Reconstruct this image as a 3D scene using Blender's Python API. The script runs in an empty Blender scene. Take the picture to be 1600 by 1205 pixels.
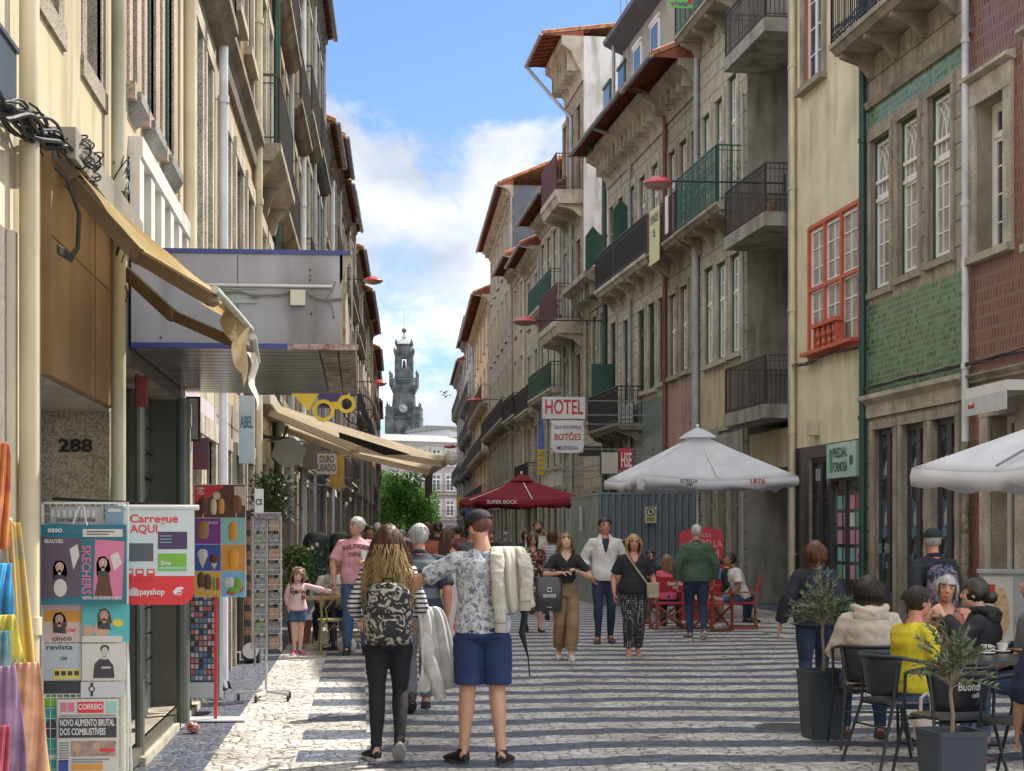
import bpy, bmesh, math, random
from mathutils import Vector, Matrix, noise as mn
from mathutils.bvhtree import BVHTree
random.seed(7)
R = math.radians
scene = bpy.context.scene
col = scene.collection
# ---------------------------------------------------------------- camera
F = 2600.0; HZ = 835.0; CH = 1.62
TH = math.atan(235/F); TS, TC = math.sin(TH), math.cos(TH)
cam = bpy.data.cameras.new('camera'); co = bpy.data.objects.new('camera', cam); col.objects.link(co)
cam.sensor_width = 36; cam.lens = F*36/1600; cam.shift_y = (HZ-602.5)/1600
cam.clip_start = .1; cam.clip_end = 4000
co.location = (0, 0, CH); co.rotation_euler = (R(90), 0, -TH)
scene.camera = co
# ---------------------------------------------------------------- world, sun, exposure
SUN = Vector((.50, .375, .78)).normalized()
w = bpy.data.worlds.new('World'); scene.world = w; w.use_nodes = True
nt = w.node_tree; nt.nodes.clear()
def wn(t, **k):
    n = nt.nodes.new(t)
    for a, b in k.items(): setattr(n, a, b)
    return n
out = wn('ShaderNodeOutputWorld'); bg = wn('ShaderNodeBackground'); sky = wn('ShaderNodeTexSky')
sky.sky_type = 'NISHITA'; sky.sun_disc = False
sky.sun_elevation = math.asin(SUN.z); sky.sun_rotation = math.atan2(SUN.x, SUN.y)
sky.air_density = 1.0; sky.dust_density = .6; sky.ozone_density = 1.6
tc = wn('ShaderNodeTexCoord'); mp = wn('ShaderNodeMapping'); mp.inputs['Scale'].default_value = (1, 1, 1.5); mp.inputs['Location'].default_value = (.31, .0, .12)
nz = wn('ShaderNodeTexNoise'); nz.inputs['Scale'].default_value = 7.2; nz.inputs['Detail'].default_value = 9; nz.inputs['Roughness'].default_value = .62; nz.inputs['Distortion'].default_value = .35
L = nt.links.new
L(tc.outputs['Generated'], mp.inputs['Vector']); L(mp.outputs['Vector'], nz.inputs['Vector'])
sx = wn('ShaderNodeSeparateXYZ'); L(tc.outputs['Generated'], sx.inputs[0])
cr = wn('ShaderNodeValToRGB'); e = cr.color_ramp.elements
e[0].position = 0; e[0].color = (.62,)*3+(1,); e[1].position = 1; e[1].color = (.45,)*3+(1,)
for p, v in ((.10, .62), (.14, .66), (.19, .74), (.235, .66), (.262, .46), (.29, .40), (.33, .56), (.40, .60)):
    q = cr.color_ramp.elements.new(p); q.color = (v, v, v, 1)
L(sx.outputs['Z'], cr.inputs[0])
ad = wn('ShaderNodeMath', operation='ADD'); L(nz.outputs['Fac'], ad.inputs[0]); L(cr.outputs['Color'], ad.inputs[1])
mr = wn('ShaderNodeMapRange'); mr.inputs['From Min'].default_value = 1.05; mr.inputs['From Max'].default_value = 1.19; mr.interpolation_type = 'SMOOTHSTEP'
L(ad.outputs[0], mr.inputs['Value'])
nz2 = wn('ShaderNodeTexNoise'); nz2.inputs['Scale'].default_value = 9; nz2.inputs['Detail'].default_value = 6; L(mp.outputs['Vector'], nz2.inputs['Vector'])
cc = wn('ShaderNodeMix', data_type='RGBA'); cc.inputs['A'].default_value = (3.0, 3.5, 4.4, 1); cc.inputs['B'].default_value = (7.8, 7.9, 8.1, 1)
m2 = wn('ShaderNodeMapRange'); m2.inputs['From Min'].default_value = .3; m2.inputs['From Max'].default_value = .66; L(nz2.outputs['Fac'], m2.inputs['Value']); L(m2.outputs['Result'], cc.inputs['Factor'])
mx = wn('ShaderNodeMix', data_type='RGBA'); L(mr.outputs['Result'], mx.inputs['Factor'])
sb = wn('ShaderNodeMix', data_type='RGBA', blend_type='MULTIPLY'); sb.inputs['Factor'].default_value = 1; sb.inputs['B'].default_value = (.66, .80, 1.0, 1)
L(sky.outputs[0], sb.inputs['A']); L(sb.outputs['Result'], mx.inputs['A']); L(cc.outputs['Result'], mx.inputs['B'])
# fill glow added to the unseen sky overhead and behind the camera, lifting the shade
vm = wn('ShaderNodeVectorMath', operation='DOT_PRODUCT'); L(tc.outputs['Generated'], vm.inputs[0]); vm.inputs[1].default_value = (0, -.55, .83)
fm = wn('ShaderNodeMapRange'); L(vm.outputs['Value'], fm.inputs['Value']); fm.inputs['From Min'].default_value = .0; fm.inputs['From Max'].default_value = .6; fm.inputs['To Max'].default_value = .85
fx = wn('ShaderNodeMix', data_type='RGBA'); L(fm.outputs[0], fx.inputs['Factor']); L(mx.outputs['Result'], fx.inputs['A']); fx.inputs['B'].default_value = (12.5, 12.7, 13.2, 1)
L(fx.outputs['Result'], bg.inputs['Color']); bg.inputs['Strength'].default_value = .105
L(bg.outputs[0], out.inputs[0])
sl = bpy.data.lights.new('sun', 'SUN'); sl.energy = 5.0; sl.angle = R(.5); sl.color = (1, .95, .86)
so = bpy.data.objects.new('sun', sl); col.objects.link(so); so.location = (20, 20, 40)
so.rotation_euler = SUN.to_track_quat('Z', 'Y').to_euler()
vs = scene.view_settings; vs.view_transform = 'Standard'; vs.look = 'None'; vs.exposure = .68; vs.gamma = 1
scene.cycles.max_bounces = 6; scene.cycles.diffuse_bounces = 4; scene.cycles.use_denoising = True
# ---------------------------------------------------------------- pixel of the photo -> point of the place
def PD(px, py, d):
    u = (px-800)*d/F
    return Vector((u*TC+d*TS, d*TC-u*TS, CH-(py-HZ)*d/F))
def G(px, py): return PD(px, py, F*CH/(py-HZ))
def GD(px, d): v = PD(px, HZ, d); v.z = 0; return v
def ratio(px):
    t = (px-800)/F
    return (t*TC+TS)/(TC-t*TS)
def depth(X, Y): return X*TS+Y*TC
RW = [(10.5, 10), (8.03, 58.0), (7.65, 69.5), (7.6, 84), (8.0, 104), (8.8, 132), (10.1, 177)]
LW = [(-1.6, -6), (-1.6, 21), (-1.45, 35), (-1.15, 48), (-.85, 60), (-.1, 84), (.5, 104), (1.3, 140), (1.7, 165)]
def wall_at(poly, px=None, Y=None):
    for (x0, y0), (x1, y1) in zip(poly, poly[1:]):
        if px is not None:
            r = ratio(px); m = (x1-x0)/(y1-y0)
            if abs(r-m) < 1e-9: continue
            y = (x0-m*y0)/(r-m)
            if y0-1e-6 <= y <= y1+1e-6: return Vector((x0+m*(y-y0), y, 0))
        elif y0 <= Y <= y1: return Vector((x0+(x1-x0)*(Y-y0)/(y1-y0), Y, 0))
    return Vector((poly[-1][0], poly[-1][1], 0))
# ---------------------------------------------------------------- materials
MC = {}
def mat(name, c, rough=.8, var=.12, scale=2.5, bump=0, bscale=60, metal=0, streak=0, c2=None, speck=0, emit=0, alpha=1, trans=0, spec=None, pat=None, tile=None, sub=0):
    if name in MC: return MC[name]
    m = bpy.data.materials.new(name); m.use_nodes = True; MC[name] = m
    t = m.node_tree; b = t.nodes['Principled BSDF']; N = t.nodes.new; K = t.links.new
    b.inputs['Roughness'].default_value = rough; b.inputs['Metallic'].default_value = metal
    if spec is not None: b.inputs['Specular IOR Level'].default_value = spec
    if trans: b.inputs['Transmission Weight'].default_value = trans
    if alpha < 1: b.inputs['Alpha'].default_value = alpha
    tcn = N('ShaderNodeTexCoord'); vec = tcn.outputs['Object']
    def nois(sc, det=4, sv=None):
        n = N('ShaderNodeTexNoise'); n.inputs['Scale'].default_value = sc; n.inputs['Detail'].default_value = det
        if sv:
            q = N('ShaderNodeMapping'); q.inputs['Scale'].default_value = sv; K(vec, q.inputs[0]); K(q.outputs[0], n.inputs['Vector'])
        else: K(vec, n.inputs['Vector'])
        return n.outputs['Fac']
    def rng(v, a, b_, c_=0, d_=1):
        q = N('ShaderNodeMapRange'); K(v, q.inputs[0]); q.inputs[1].default_value = a; q.inputs[2].default_value = b_; q.inputs[3].default_value = c_; q.inputs[4].default_value = d_
        return q.outputs[0]
    def mix(f, A, B, bt='MIX'):
        q = N('ShaderNodeMix'); q.data_type = 'RGBA'; q.blend_type = bt
        for s, v in (('Factor', f), ('A', A), ('B', B)):
            if isinstance(v, (int, float)): q.inputs[s].default_value = v
            elif isinstance(v, tuple): q.inputs[s].default_value = v+(1,) if len(v) == 3 else v
            else: K(v, q.inputs[s])
        return q.outputs['Result']
    lo = tuple(x*(1-var) for x in c); hi = c2 or tuple(min(1, x*(1+var)) for x in c)
    cur = mix(rng(nois(scale), .35, .65), lo, hi)
    hgt = None
    if tile:                                       # (tile width, tile height, mortar colour, second colour)
        cm = N('ShaderNodeCombineXYZ'); sp = N('ShaderNodeSeparateXYZ'); K(vec, sp.inputs[0]); K(sp.outputs[0], cm.inputs[0]); K(sp.outputs[2], cm.inputs[1]); 
        br = N('ShaderNodeTexBrick'); K(cm.outputs[0], br.inputs[0]); br.inputs['Scale'].default_value = 1
        br.inputs['Brick Width'].default_value = tile[0]; br.inputs['Row Height'].default_value = tile[1]; br.inputs['Mortar Size'].default_value = tile[1]*(tile[4] if len(tile) > 4 else .13)
        br.inputs['Color1'].default_value = c+(1,); br.inputs['Color2'].default_value = tile[3]+(1,); br.inputs['Mortar'].default_value = tile[2]+(1,)
        cur = mix(.9 if len(tile) > 4 else .15, br.outputs['Color'], mix(rng(nois(7), .3, .7), lo, hi)); cur = mix(br.outputs['Fac'], cur, tile[2]); hgt = br.outputs['Fac']
    if pat: cur = pat(N, K, vec, mix, rng, nois, cur)
    if speck: cur = mix(rng(nois(speck, 2), .48, .56), cur, mix(1., cur, (.60, .58, .56), 'MULTIPLY'))
    if streak:
        s1 = rng(nois(1.1, 6, (2.4, 2.4, .5)), .48, .75, 0, streak); cur = mix(s1, cur, mix(1., cur, (.34, .31, .27), 'MULTIPLY'))
        s2 = rng(nois(.9, 6), .55, .75, 0, streak*.7); cur = mix(s2, cur, mix(1., cur, (.55, .5, .42), 'MULTIPLY'))
    K(cur, b.inputs['Base Color'])
    if sub: b.inputs['Subsurface Weight'].default_value = sub; b.inputs['Subsurface Radius'].default_value = (.02, .008, .004)
    if emit: K(cur, b.inputs['Emission Color']); b.inputs['Emission Strength'].default_value = emit
    if bump or hgt is not None:
        bp = N('ShaderNodeBump'); bp.inputs['Strength'].default_value = min(1, bump or .5); bp.inputs['Distance'].default_value = .01
        h = nois(bscale, 4)
        if hgt is not None:
            md = N('ShaderNodeMath'); md.operation = 'SUBTRACT'; K(h, md.inputs[0]); K(hgt, md.inputs[1]); h = md.outputs[0]
        K(h, bp.inputs['Height']); K(bp.outputs[0], b.inputs['Normal'])
    return m
# ---------------------------------------------------------------- mesh building
WS = bpy.data.scenes.new('workshop')                    # modifiers are applied here; removed at the end
def evaluated(o):
    WS.collection.objects.link(o)
    with bpy.context.temp_override(scene=WS, view_layer=WS.view_layers[0]): dg = bpy.context.evaluated_depsgraph_get(); dg.update()
    me = bpy.data.meshes.new_from_object(o.evaluated_get(dg)); bpy.data.objects.remove(o); return me
class MB:
    def __init__(s): s.v = []; s.f = []; s.m = []
    def add(s, vs_, fs, mi=0, T=None):
        o = len(s.v)
        s.v += [tuple(T @ Vector(p)) if T else tuple(p) for p in vs_]
        s.f += [tuple(o+i for i in f) for f in fs]; s.m += [mi]*len(fs); return s
    def quad(s, a, b, c, d, mi=0, T=None): return s.add([a, b, c, d], [(0, 1, 2, 3)], mi, T)
    def box(s, x0, x1, y0, y1, z0, z1, mi=0, T=None):
        if x0 > x1: x0, x1 = x1, x0
        if y0 > y1: y0, y1 = y1, y0
        if z0 > z1: z0, z1 = z1, z0
        return s.add([(x0, y0, z0), (x1, y0, z0), (x1, y1, z0), (x0, y1, z0), (x0, y0, z1), (x1, y0, z1), (x1, y1, z1), (x0, y1, z1)],
                     [(0, 3, 2, 1), (4, 5, 6, 7), (0, 1, 5, 4), (1, 2, 6, 5), (2, 3, 7, 6), (3, 0, 4, 7)], mi, T)
    def bar(s, a, b, w_=.02, h=None, mi=0, T=None):        # square bar between two points
        a = Vector(a); b = Vector(b); d = (b-a)
        if d.length < 1e-6: return s
        h = h or w_; q = d.to_track_quat('Z', 'Y').to_matrix(); X = q @ Vector((w_/2, 0, 0)); Y = q @ Vector((0, h/2, 0))
        P = [a-X-Y, a+X-Y, a+X+Y, a-X+Y, b-X-Y, b+X-Y, b+X+Y, b-X+Y]
        return s.add(P, [(0, 3, 2, 1), (4, 5, 6, 7), (0, 1, 5, 4), (1, 2, 6, 5), (2, 3, 7, 6), (3, 0, 4, 7)], mi, T)
    def rings(s, rs, mi=0, T=None, cap=True):              # rs: list of equal-length point loops
        n = len(rs[0]); V = [p for r in rs for p in r]; Fs = []
        for i in range(len(rs)-1):
            for j in range(n):
                k = (j+1) % n; Fs.append((i*n+j, i*n+k, (i+1)*n+k, (i+1)*n+j))
        if cap: Fs.append(tuple(range(n))[::-1]); Fs.append(tuple((len(rs)-1)*n+j for j in range(n)))
        return s.add(V, Fs, mi, T)
    def tube(s, pts, r, n=8, mi=0, T=None, cap=True):
        pts = [Vector(p) for p in pts]; rr = r if isinstance(r, (list, tuple)) else [r]*len(pts)
        up = None; rs = []
        for i, p in enumerate(pts):
            d = (pts[min(i+1, len(pts)-1)]-pts[max(i-1, 0)])
            if d.length < 1e-9: d = Vector((0, 0, 1))
            d.normalize()
            if up is None: up = d.orthogonal().normalized()
            up = (up-d*up.dot(d))
            if up.length < 1e-6: up = d.orthogonal()
            up.normalize(); sd = d.cross(up)
            rs.append([p+(up*math.cos(a)+sd*math.sin(a))*rr[i] for a in [2*math.pi*j/n for j in range(n)]])
        return s.rings(rs, mi, T, cap)
    def loft(s, secs, n=16, mi=0, T=None, pw=1.0):         # secs: (centre, half axis a, half axis b)
        rs = []
        for c, a, b in secs:
            c, a, b = Vector(c), Vector(a), Vector(b); r_ = []
            for j in range(n):
                t = 2*math.pi*j/n; x, y = math.cos(t), math.sin(t)
                if pw != 1: x = math.copysign(abs(x)**pw, x); y = math.copysign(abs(y)**pw, y)
                r_.append(c+a*x+b*y)
            rs.append(r_)
        return s.rings(rs, mi, T)
    def lathe(s, prof, n=20, mi=0, T=None, cap=True):      # prof: (radius, z)
        return s.rings([[(r*math.cos(2*math.pi*j/n), r*math.sin(2*math.pi*j/n), z) for j in range(n)] for r, z in prof], mi, T, cap)
    def ball(s, c, r, n=12, mi=0, T=None):
        c = Vector(c); rx, ry, rz = (r, r, r) if isinstance(r, (int, float)) else r
        k = max(5, n//2)
        return s.rings([[c+Vector((rx*math.sin(a)*math.cos(2*math.pi*j/n), ry*math.sin(a)*math.sin(2*math.pi*j/n), -rz*math.cos(a))) for j in range(n)]
                        for a in [math.pi*(i+.15)/(k+.3-.0) for i in range(k+1)]], mi, T)
    def prism(s, prof, x0, x1, mi=0, T=None):              # (y, z) outline swept along x
        return s.rings([[(x0, y, z) for y, z in prof], [(x1, y, z) for y, z in prof]], mi, T)
    def build(s, name, mats=None, parent=None, smooth=False, loc=None, rot=None, fixn=True):
        me = bpy.data.meshes.new(name); me.from_pydata(s.v, [], s.f)
        mats = mats if isinstance(mats, (list, tuple)) else [mats]
        for m in mats: me.materials.append(m)
        if any(s.m): me.polygons.foreach_set('material_index', s.m)
        if fixn:
            b = bmesh.new(); b.from_mesh(me); bmesh.ops.recalc_face_normals(b, faces=b.faces); b.to_mesh(me); b.free()
        if smooth:
            me.polygons.foreach_set('use_smooth', [True]*len(me.polygons))
            if smooth != 2: me.set_sharp_from_angle(angle=R(40))
        me.update()
        return link(name, me, parent, loc, rot)
def link(name, me, parent=None, loc=None, rot=None):
    o = bpy.data.objects.new(name, me); col.objects.link(o)
    if parent: o.parent = parent
    if loc is not None: o.location = loc
    if rot is not None: o.rotation_euler = rot if isinstance(rot, (tuple, list)) else (0, 0, rot)
    return o
def tag(o, label=None, cat=None, group=None, kind=None):
    if label: o['label'] = label
    if cat: o['category'] = cat
    if group: o['group'] = group
    if kind: o['kind'] = kind
    return o
def thing(name, label, cat, loc=(0, 0, 0), rz=0, group=None):
    o = bpy.data.objects.new(name, None); col.objects.link(o); o.location = loc; o.rotation_euler = (0, 0, rz); o.empty_display_size = .2
    return tag(o, label, cat, group)
def copy_tree(o, parent=None):
    c = o.copy(); col.objects.link(c)
    if parent: c.parent = parent
    for ch in list(KIDS.get(o.name, [])) or [x for x in bpy.data.objects if x.parent == o]: copy_tree(ch, c)
    return c
KIDS = {}
def text_mb(txt, size, font_off=.0, ext=.002, align='CENTER', space=1.0, bold=True):   # mesh data of lettering in the local x-z plane facing -y
    cu = bpy.data.curves.new('t', 'FONT'); cu.body = txt; cu.size = size; cu.align_x = align; cu.align_y = 'CENTER'
    cu.offset = font_off+(size*.018 if bold else 0); cu.extrude = ext; cu.space_character = space; cu.space_line = .85; cu.resolution_u = 3
    me = evaluated(bpy.data.objects.new('t', cu)); bpy.data.curves.remove(cu)
    mb = MB(); mb.v = [(v.co.x, -v.co.z, v.co.y) for v in me.vertices]; mb.f = [tuple(p.vertices) for p in me.polygons]; mb.m = [0]*len(mb.f)
    bpy.data.meshes.remove(me); return mb
def text(txt, size, m, parent, loc, rz=0, wid=None, name='lettering', sx=1, mirror=False, ext=.002, bold=True, rot=None, skew=0):
    mb = text_mb(txt, size, ext=ext, bold=bold)
    if not mb.v: return None
    xs = [v[0] for v in mb.v]; k = sx
    if wid: k = wid/(max(xs)-min(xs))
    if mirror: k = -k
    mb.v = [((v[0]+skew*v[2])*k, v[1], v[2]) for v in mb.v]
    return mb.build(name, m, parent, loc=loc, rot=rot or (0, 0, rz), fixn=True)
# ---------------------------------------------------------------- materials of the setting
def stone(n, c, **k):
    a = dict(rough=.9, var=.22, scale=1.6, bump=.35, bscale=70, speck=70, streak=.6); a.update(k); return mat(n, c, **a)
granite = stone('granite', (.36, .32, .25)); granite_d = stone('granite_dark', (.24, .21, .16)); granite_b = stone('granite_brown', (.33, .265, .185), streak=.9); granite_g = stone('granite_grey', (.27, .26, .24))
granite_p = stone('granite_pale', (.50, .455, .36)); ashlar = stone('ashlar', (.38, .34, .265), tile=(.95, .42, (.12, .10, .08), (.40, .36, .28), .035)); ashlar_p = stone('ashlar_pale', (.50, .455, .36), tile=(.85, .40, (.16, .14, .11), (.52, .48, .38), .035)); ASH = {granite: ashlar, granite_p: ashlar_p}; speckled = mat('speckled_granite', (.26, .22, .19), .6, speck=120, var=.2, scale=30, bump=.1)
def plaster(n, c, **k):
    a = dict(rough=.88, var=.10, scale=1.2, bump=.15, bscale=30, streak=.55); a.update(k); return mat(n, c, **a)
cream = plaster('cream_render', (.64, .57, .39), streak=.4); cream_old = plaster('old_cream_render', (.52, .45, .30), streak=.9, c2=(.44, .36, .22))
concrete = plaster('concrete', (.26, .25, .22), streak=.95, c2=(.34, .33, .29)); white_old = plaster('weathered_white', (.62, .62, .60), streak=1)
pinkish = plaster('faded_pink_render', (.36, .22, .17), streak=.7); beige = plaster('beige_render', (.42, .33, .22), streak=.8); ochre = plaster('ochre_tile', (.50, .30, .13), streak=.3, bump=.6, bscale=60)
lilac = plaster('pale_pink_render', (.52, .44, .47), streak=.2); grey_r = plaster('grey_render', (.34, .33, .31)); white_r = plaster('white_render', (.52, .50, .45), streak=.5)
green_tile = mat('green_glazed_tile', (.03, .11, .04), .28, tile=(.15, .105, (.22, .24, .15), (.15, .30, .15)), bump=.8, bscale=7, streak=.2)
red_tile = mat('red_glazed_tile', (.12, .028, .018), .28, tile=(.11, .21, (.22, .12, .09), (.24, .085, .055)), bump=.8, bscale=6, streak=.15)
blue_tile = mat('blue_green_tile', (.12, .19, .18), .3, tile=(.28, .14, (.22, .22, .18), (.17, .25, .23)), bump=.5, bscale=8, streak=.7)
ochre_t = mat('ochre_glazed_tile', (.30, .15, .055), .35, tile=(.16, .16, (.20, .14, .08), (.42, .27, .12)), bump=.8, bscale=9, streak=.3)
slate = mat('slate_metal', (.085, .10, .13), .6, streak=.3); zinc = mat('zinc', (.30, .32, .34), .45, metal=.4, streak=.4)
P = lambda n, c, r=.45, **k: mat(n, c, r, var=.08, **k)
w_green = P('dark_green_paint', (.02, .075, .05)); w_white = P('white_paint', (.72, .72, .68)); w_red = P('dark_red_paint', (.17, .035, .025)); w_orange = P('orange_red_paint', (.50, .10, .05))
w_brown = P('brown_paint', (.13, .06, .04)); w_grey = P('grey_paint', (.20, .21, .21)); w_black = P('black_iron', (.018, .018, .02)); w_blue = P('blue_paint', (.04, .08, .30)); w_dkgrey = P('charcoal_paint', (.05, .05, .055))
rail_m = mat('railing_iron', (.06, .055, .05), .6, streak=.3); rail_green = P('green_iron', (.03, .10, .075)); rail_maroon = P('maroon_iron', (.10, .03, .035))
pane_d = mat('window_glass', (.035, .042, .05), .06, var=.5, scale=1.3, spec=.8); pane_l = mat('curtain_sheen_glass', (.30, .29, .26), .12, var=.35, scale=2, spec=.8)  # the pale tint stands for curtains and for light reflected in the glass
shop_glass = mat('shop_glass', (.05, .06, .065), .05, var=.7, scale=1.2, c2=(.16, .15, .14), spec=.9)
def pat_display(a, b, c3):
    def p_(N, K, vec, mix, rng, nois, cur):
        v = N('ShaderNodeTexVoronoi'); v.inputs['Scale'].default_value = 4.5; q_ = N('ShaderNodeMapping'); q_.inputs['Scale'].default_value = (1, .01, .8); K(vec, q_.inputs[0]); K(q_.outputs[0], v.inputs['Vector']); s_ = N('ShaderNodeSeparateColor'); K(v.outputs['Color'], s_.inputs[0])
        k = mix(rng(s_.outputs[0], .55, .6), (.02, .022, .025), a); k = mix(rng(s_.outputs[1], .72, .75), k, b); return mix(rng(s_.outputs[2], .80, .82), k, c3)
    return p_
DISP = [mat('display_%d' % i, (.1, .1, .1), .08, pat=pat_display(*c), spec=.8) for i, c in enumerate((((.16, .13, .09), (.30, .27, .22), (.25, .05, .05)), ((.08, .10, .14), (.35, .34, .32), (.10, .20, .28)), ((.20, .12, .08), (.28, .10, .14), (.40, .36, .28)), ((.05, .06, .05), (.22, .20, .16), (.30, .22, .05))))]
terra = mat('roof_tile', (.40, .15, .07), .85, var=.35, scale=5, streak=.6, c2=(.50, .25, .14)); oxide = mat('red_oxide_boards', (.22, .055, .03), .7, streak=.7)
pipe_grey = mat('grey_pipe', (.34, .35, .36), .5, streak=.5); pipe_beige = mat('beige_pipe', (.58, .50, .33), .5, streak=.5); pipe_green = mat('green_pipe', (.02, .06, .05), .4); pipe_white = mat('white_pipe', (.62, .64, .68), .4, streak=.4)
pipe_brown = mat('brown_pipe', (.16, .06, .04), .5, streak=.4); cable_m = mat('black_cable', (.02, .02, .02), .6)
# ---------------------------------------------------------------- ground
def pave(N, K, vec, mix, rng, nois, cur):
    sp = N('ShaderNodeSeparateXYZ'); K(vec, sp.inputs[0])
    def M(op, a, b=None, c=None):
        q = N('ShaderNodeMath'); q.operation = op
        for i, v in enumerate((a, b, c)):
            if v is None: continue
            if isinstance(v, (int, float)): q.inputs[i].default_value = v
            else: K(v, q.inputs[i])
        return q.outputs[0]
    x, y = sp.outputs[0], sp.outputs[1]
    # wavy long bands
    wob = M('ADD', M('MULTIPLY', M('SINE', M('MULTIPLY', x, 1.9)), .085), M('MULTIPLY', M('SINE', M('ADD', M('MULTIPLY', x, 4.3), M('MULTIPLY', y, .7))), .035))
    wob = M('ADD', wob, M('MULTIPLY', M('SUBTRACT', nois(2.5, 2), .5), .26))
    band = M('FRACT', M('DIVIDE', M('ADD', M('SUBTRACT', y, 11.58), wob), .862))
    b1 = M('LESS_THAN', band, .45)
    band2 = M('LESS_THAN', M('FRACT', M('DIVIDE', M('ADD', M('SUBTRACT', y, 11.92), M('MULTIPLY', M('SUBTRACT', nois(9, 2), .5), .05)), 1.292)), .5)
    r1 = M('MULTIPLY', M('GREATER_THAN', x, .04), M('LESS_THAN', x, 6.6)); r2 = M('MULTIPLY', M('GREATER_THAN', x, -.47), M('LESS_THAN', x, .04))
    r3 = M('LESS_THAN', x, -1.08); r4 = M('GREATER_THAN', x, 8.6)
    # zigzag blocks at the right border
    r5 = M('MULTIPLY', M('MULTIPLY', M('GREATER_THAN', x, 6.6), M('LESS_THAN', x, 7.5)), M('LESS_THAN', M('FRACT', M('DIVIDE', M('ADD', y, M('MULTIPLY', x, .9)), 1.724)), .27))
    dark = M('MINIMUM', M('ADD', M('ADD', M('ADD', M('MULTIPLY', b1, r1), M('MULTIPLY', band2, r2)), M('ADD', r3, r4)), r5), 1.)
    vo = N('ShaderNodeTexVoronoi'); vo.inputs['Scale'].default_value = 10.5; vo.feature = 'F1'; vo.inputs['Randomness'].default_value = .75
    K(vec, vo.inputs['Vector']); 
    ve = N('ShaderNodeTexVoronoi'); ve.inputs['Scale'].default_value = 10.5; ve.feature = 'DISTANCE_TO_EDGE'; ve.inputs['Randomness'].default_value = .75; K(vec, ve.inputs['Vector'])
    sc = N('ShaderNodeSeparateColor'); K(vo.outputs['Color'], sc.inputs[0])
    wht = mix(sc.outputs[0], (.43, .405, .365), (.64, .615, .555)); wht = mix(rng(nois(1.1, 6), .4, .7), wht, mix(1., wht, (.72, .68, .64), 'MULTIPLY'))
    blk = mix(sc.outputs[1], (.03, .04, .07), (.085, .10, .145)); blk = mix(rng(nois(5, 6), .55, .75), blk, (.20, .20, .20))
    c = mix(dark, wht, blk)
    edge = rng(ve.outputs['Distance'], .02, .10, 1, 0)
    e2 = M('MULTIPLY', edge, rng(nois(4.5, 3), .40, .58, .25, 1))
    return mix(e2, c, (.075, .065, .055))
pave_m = mat('calcada_paving', (.5, .5, .45), .55, pat=pave)
def pave_bump(m):
    t = m.node_tree; b = t.nodes['Principled BSDF']; ve = [n for n in t.nodes if n.bl_idname == 'ShaderNodeTexVoronoi' and n.feature == 'DISTANCE_TO_EDGE'][0]
    mr_ = t.nodes.new('ShaderNodeMapRange'); mr_.inputs[1].default_value = 0; mr_.inputs[2].default_value = .18; t.links.new(ve.outputs['Distance'], mr_.inputs[0])
    bp = t.nodes.new('ShaderNodeBump'); bp.inputs['Strength'].default_value = .9; bp.inputs['Distance'].default_value = .012
    t.links.new(mr_.outputs[0], bp.inputs['Height']); t.links.new(bp.outputs[0], b.inputs['Normal'])
pave_bump(pave_m)
tag(MB().quad((-900, -60, -.02), (900, -60, -.02), (900, 1600, -.02), (-900, 1600, -.02)).build('ground', mat('earth', (.16, .15, .13))), kind='structure')
tag(MB().quad((-3.2, -8, 0), (12.5, -8, 0), (12.5, 235, 0), (-3.2, 235, 0)).build('street_paving', pave_m), kind='structure')
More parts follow.
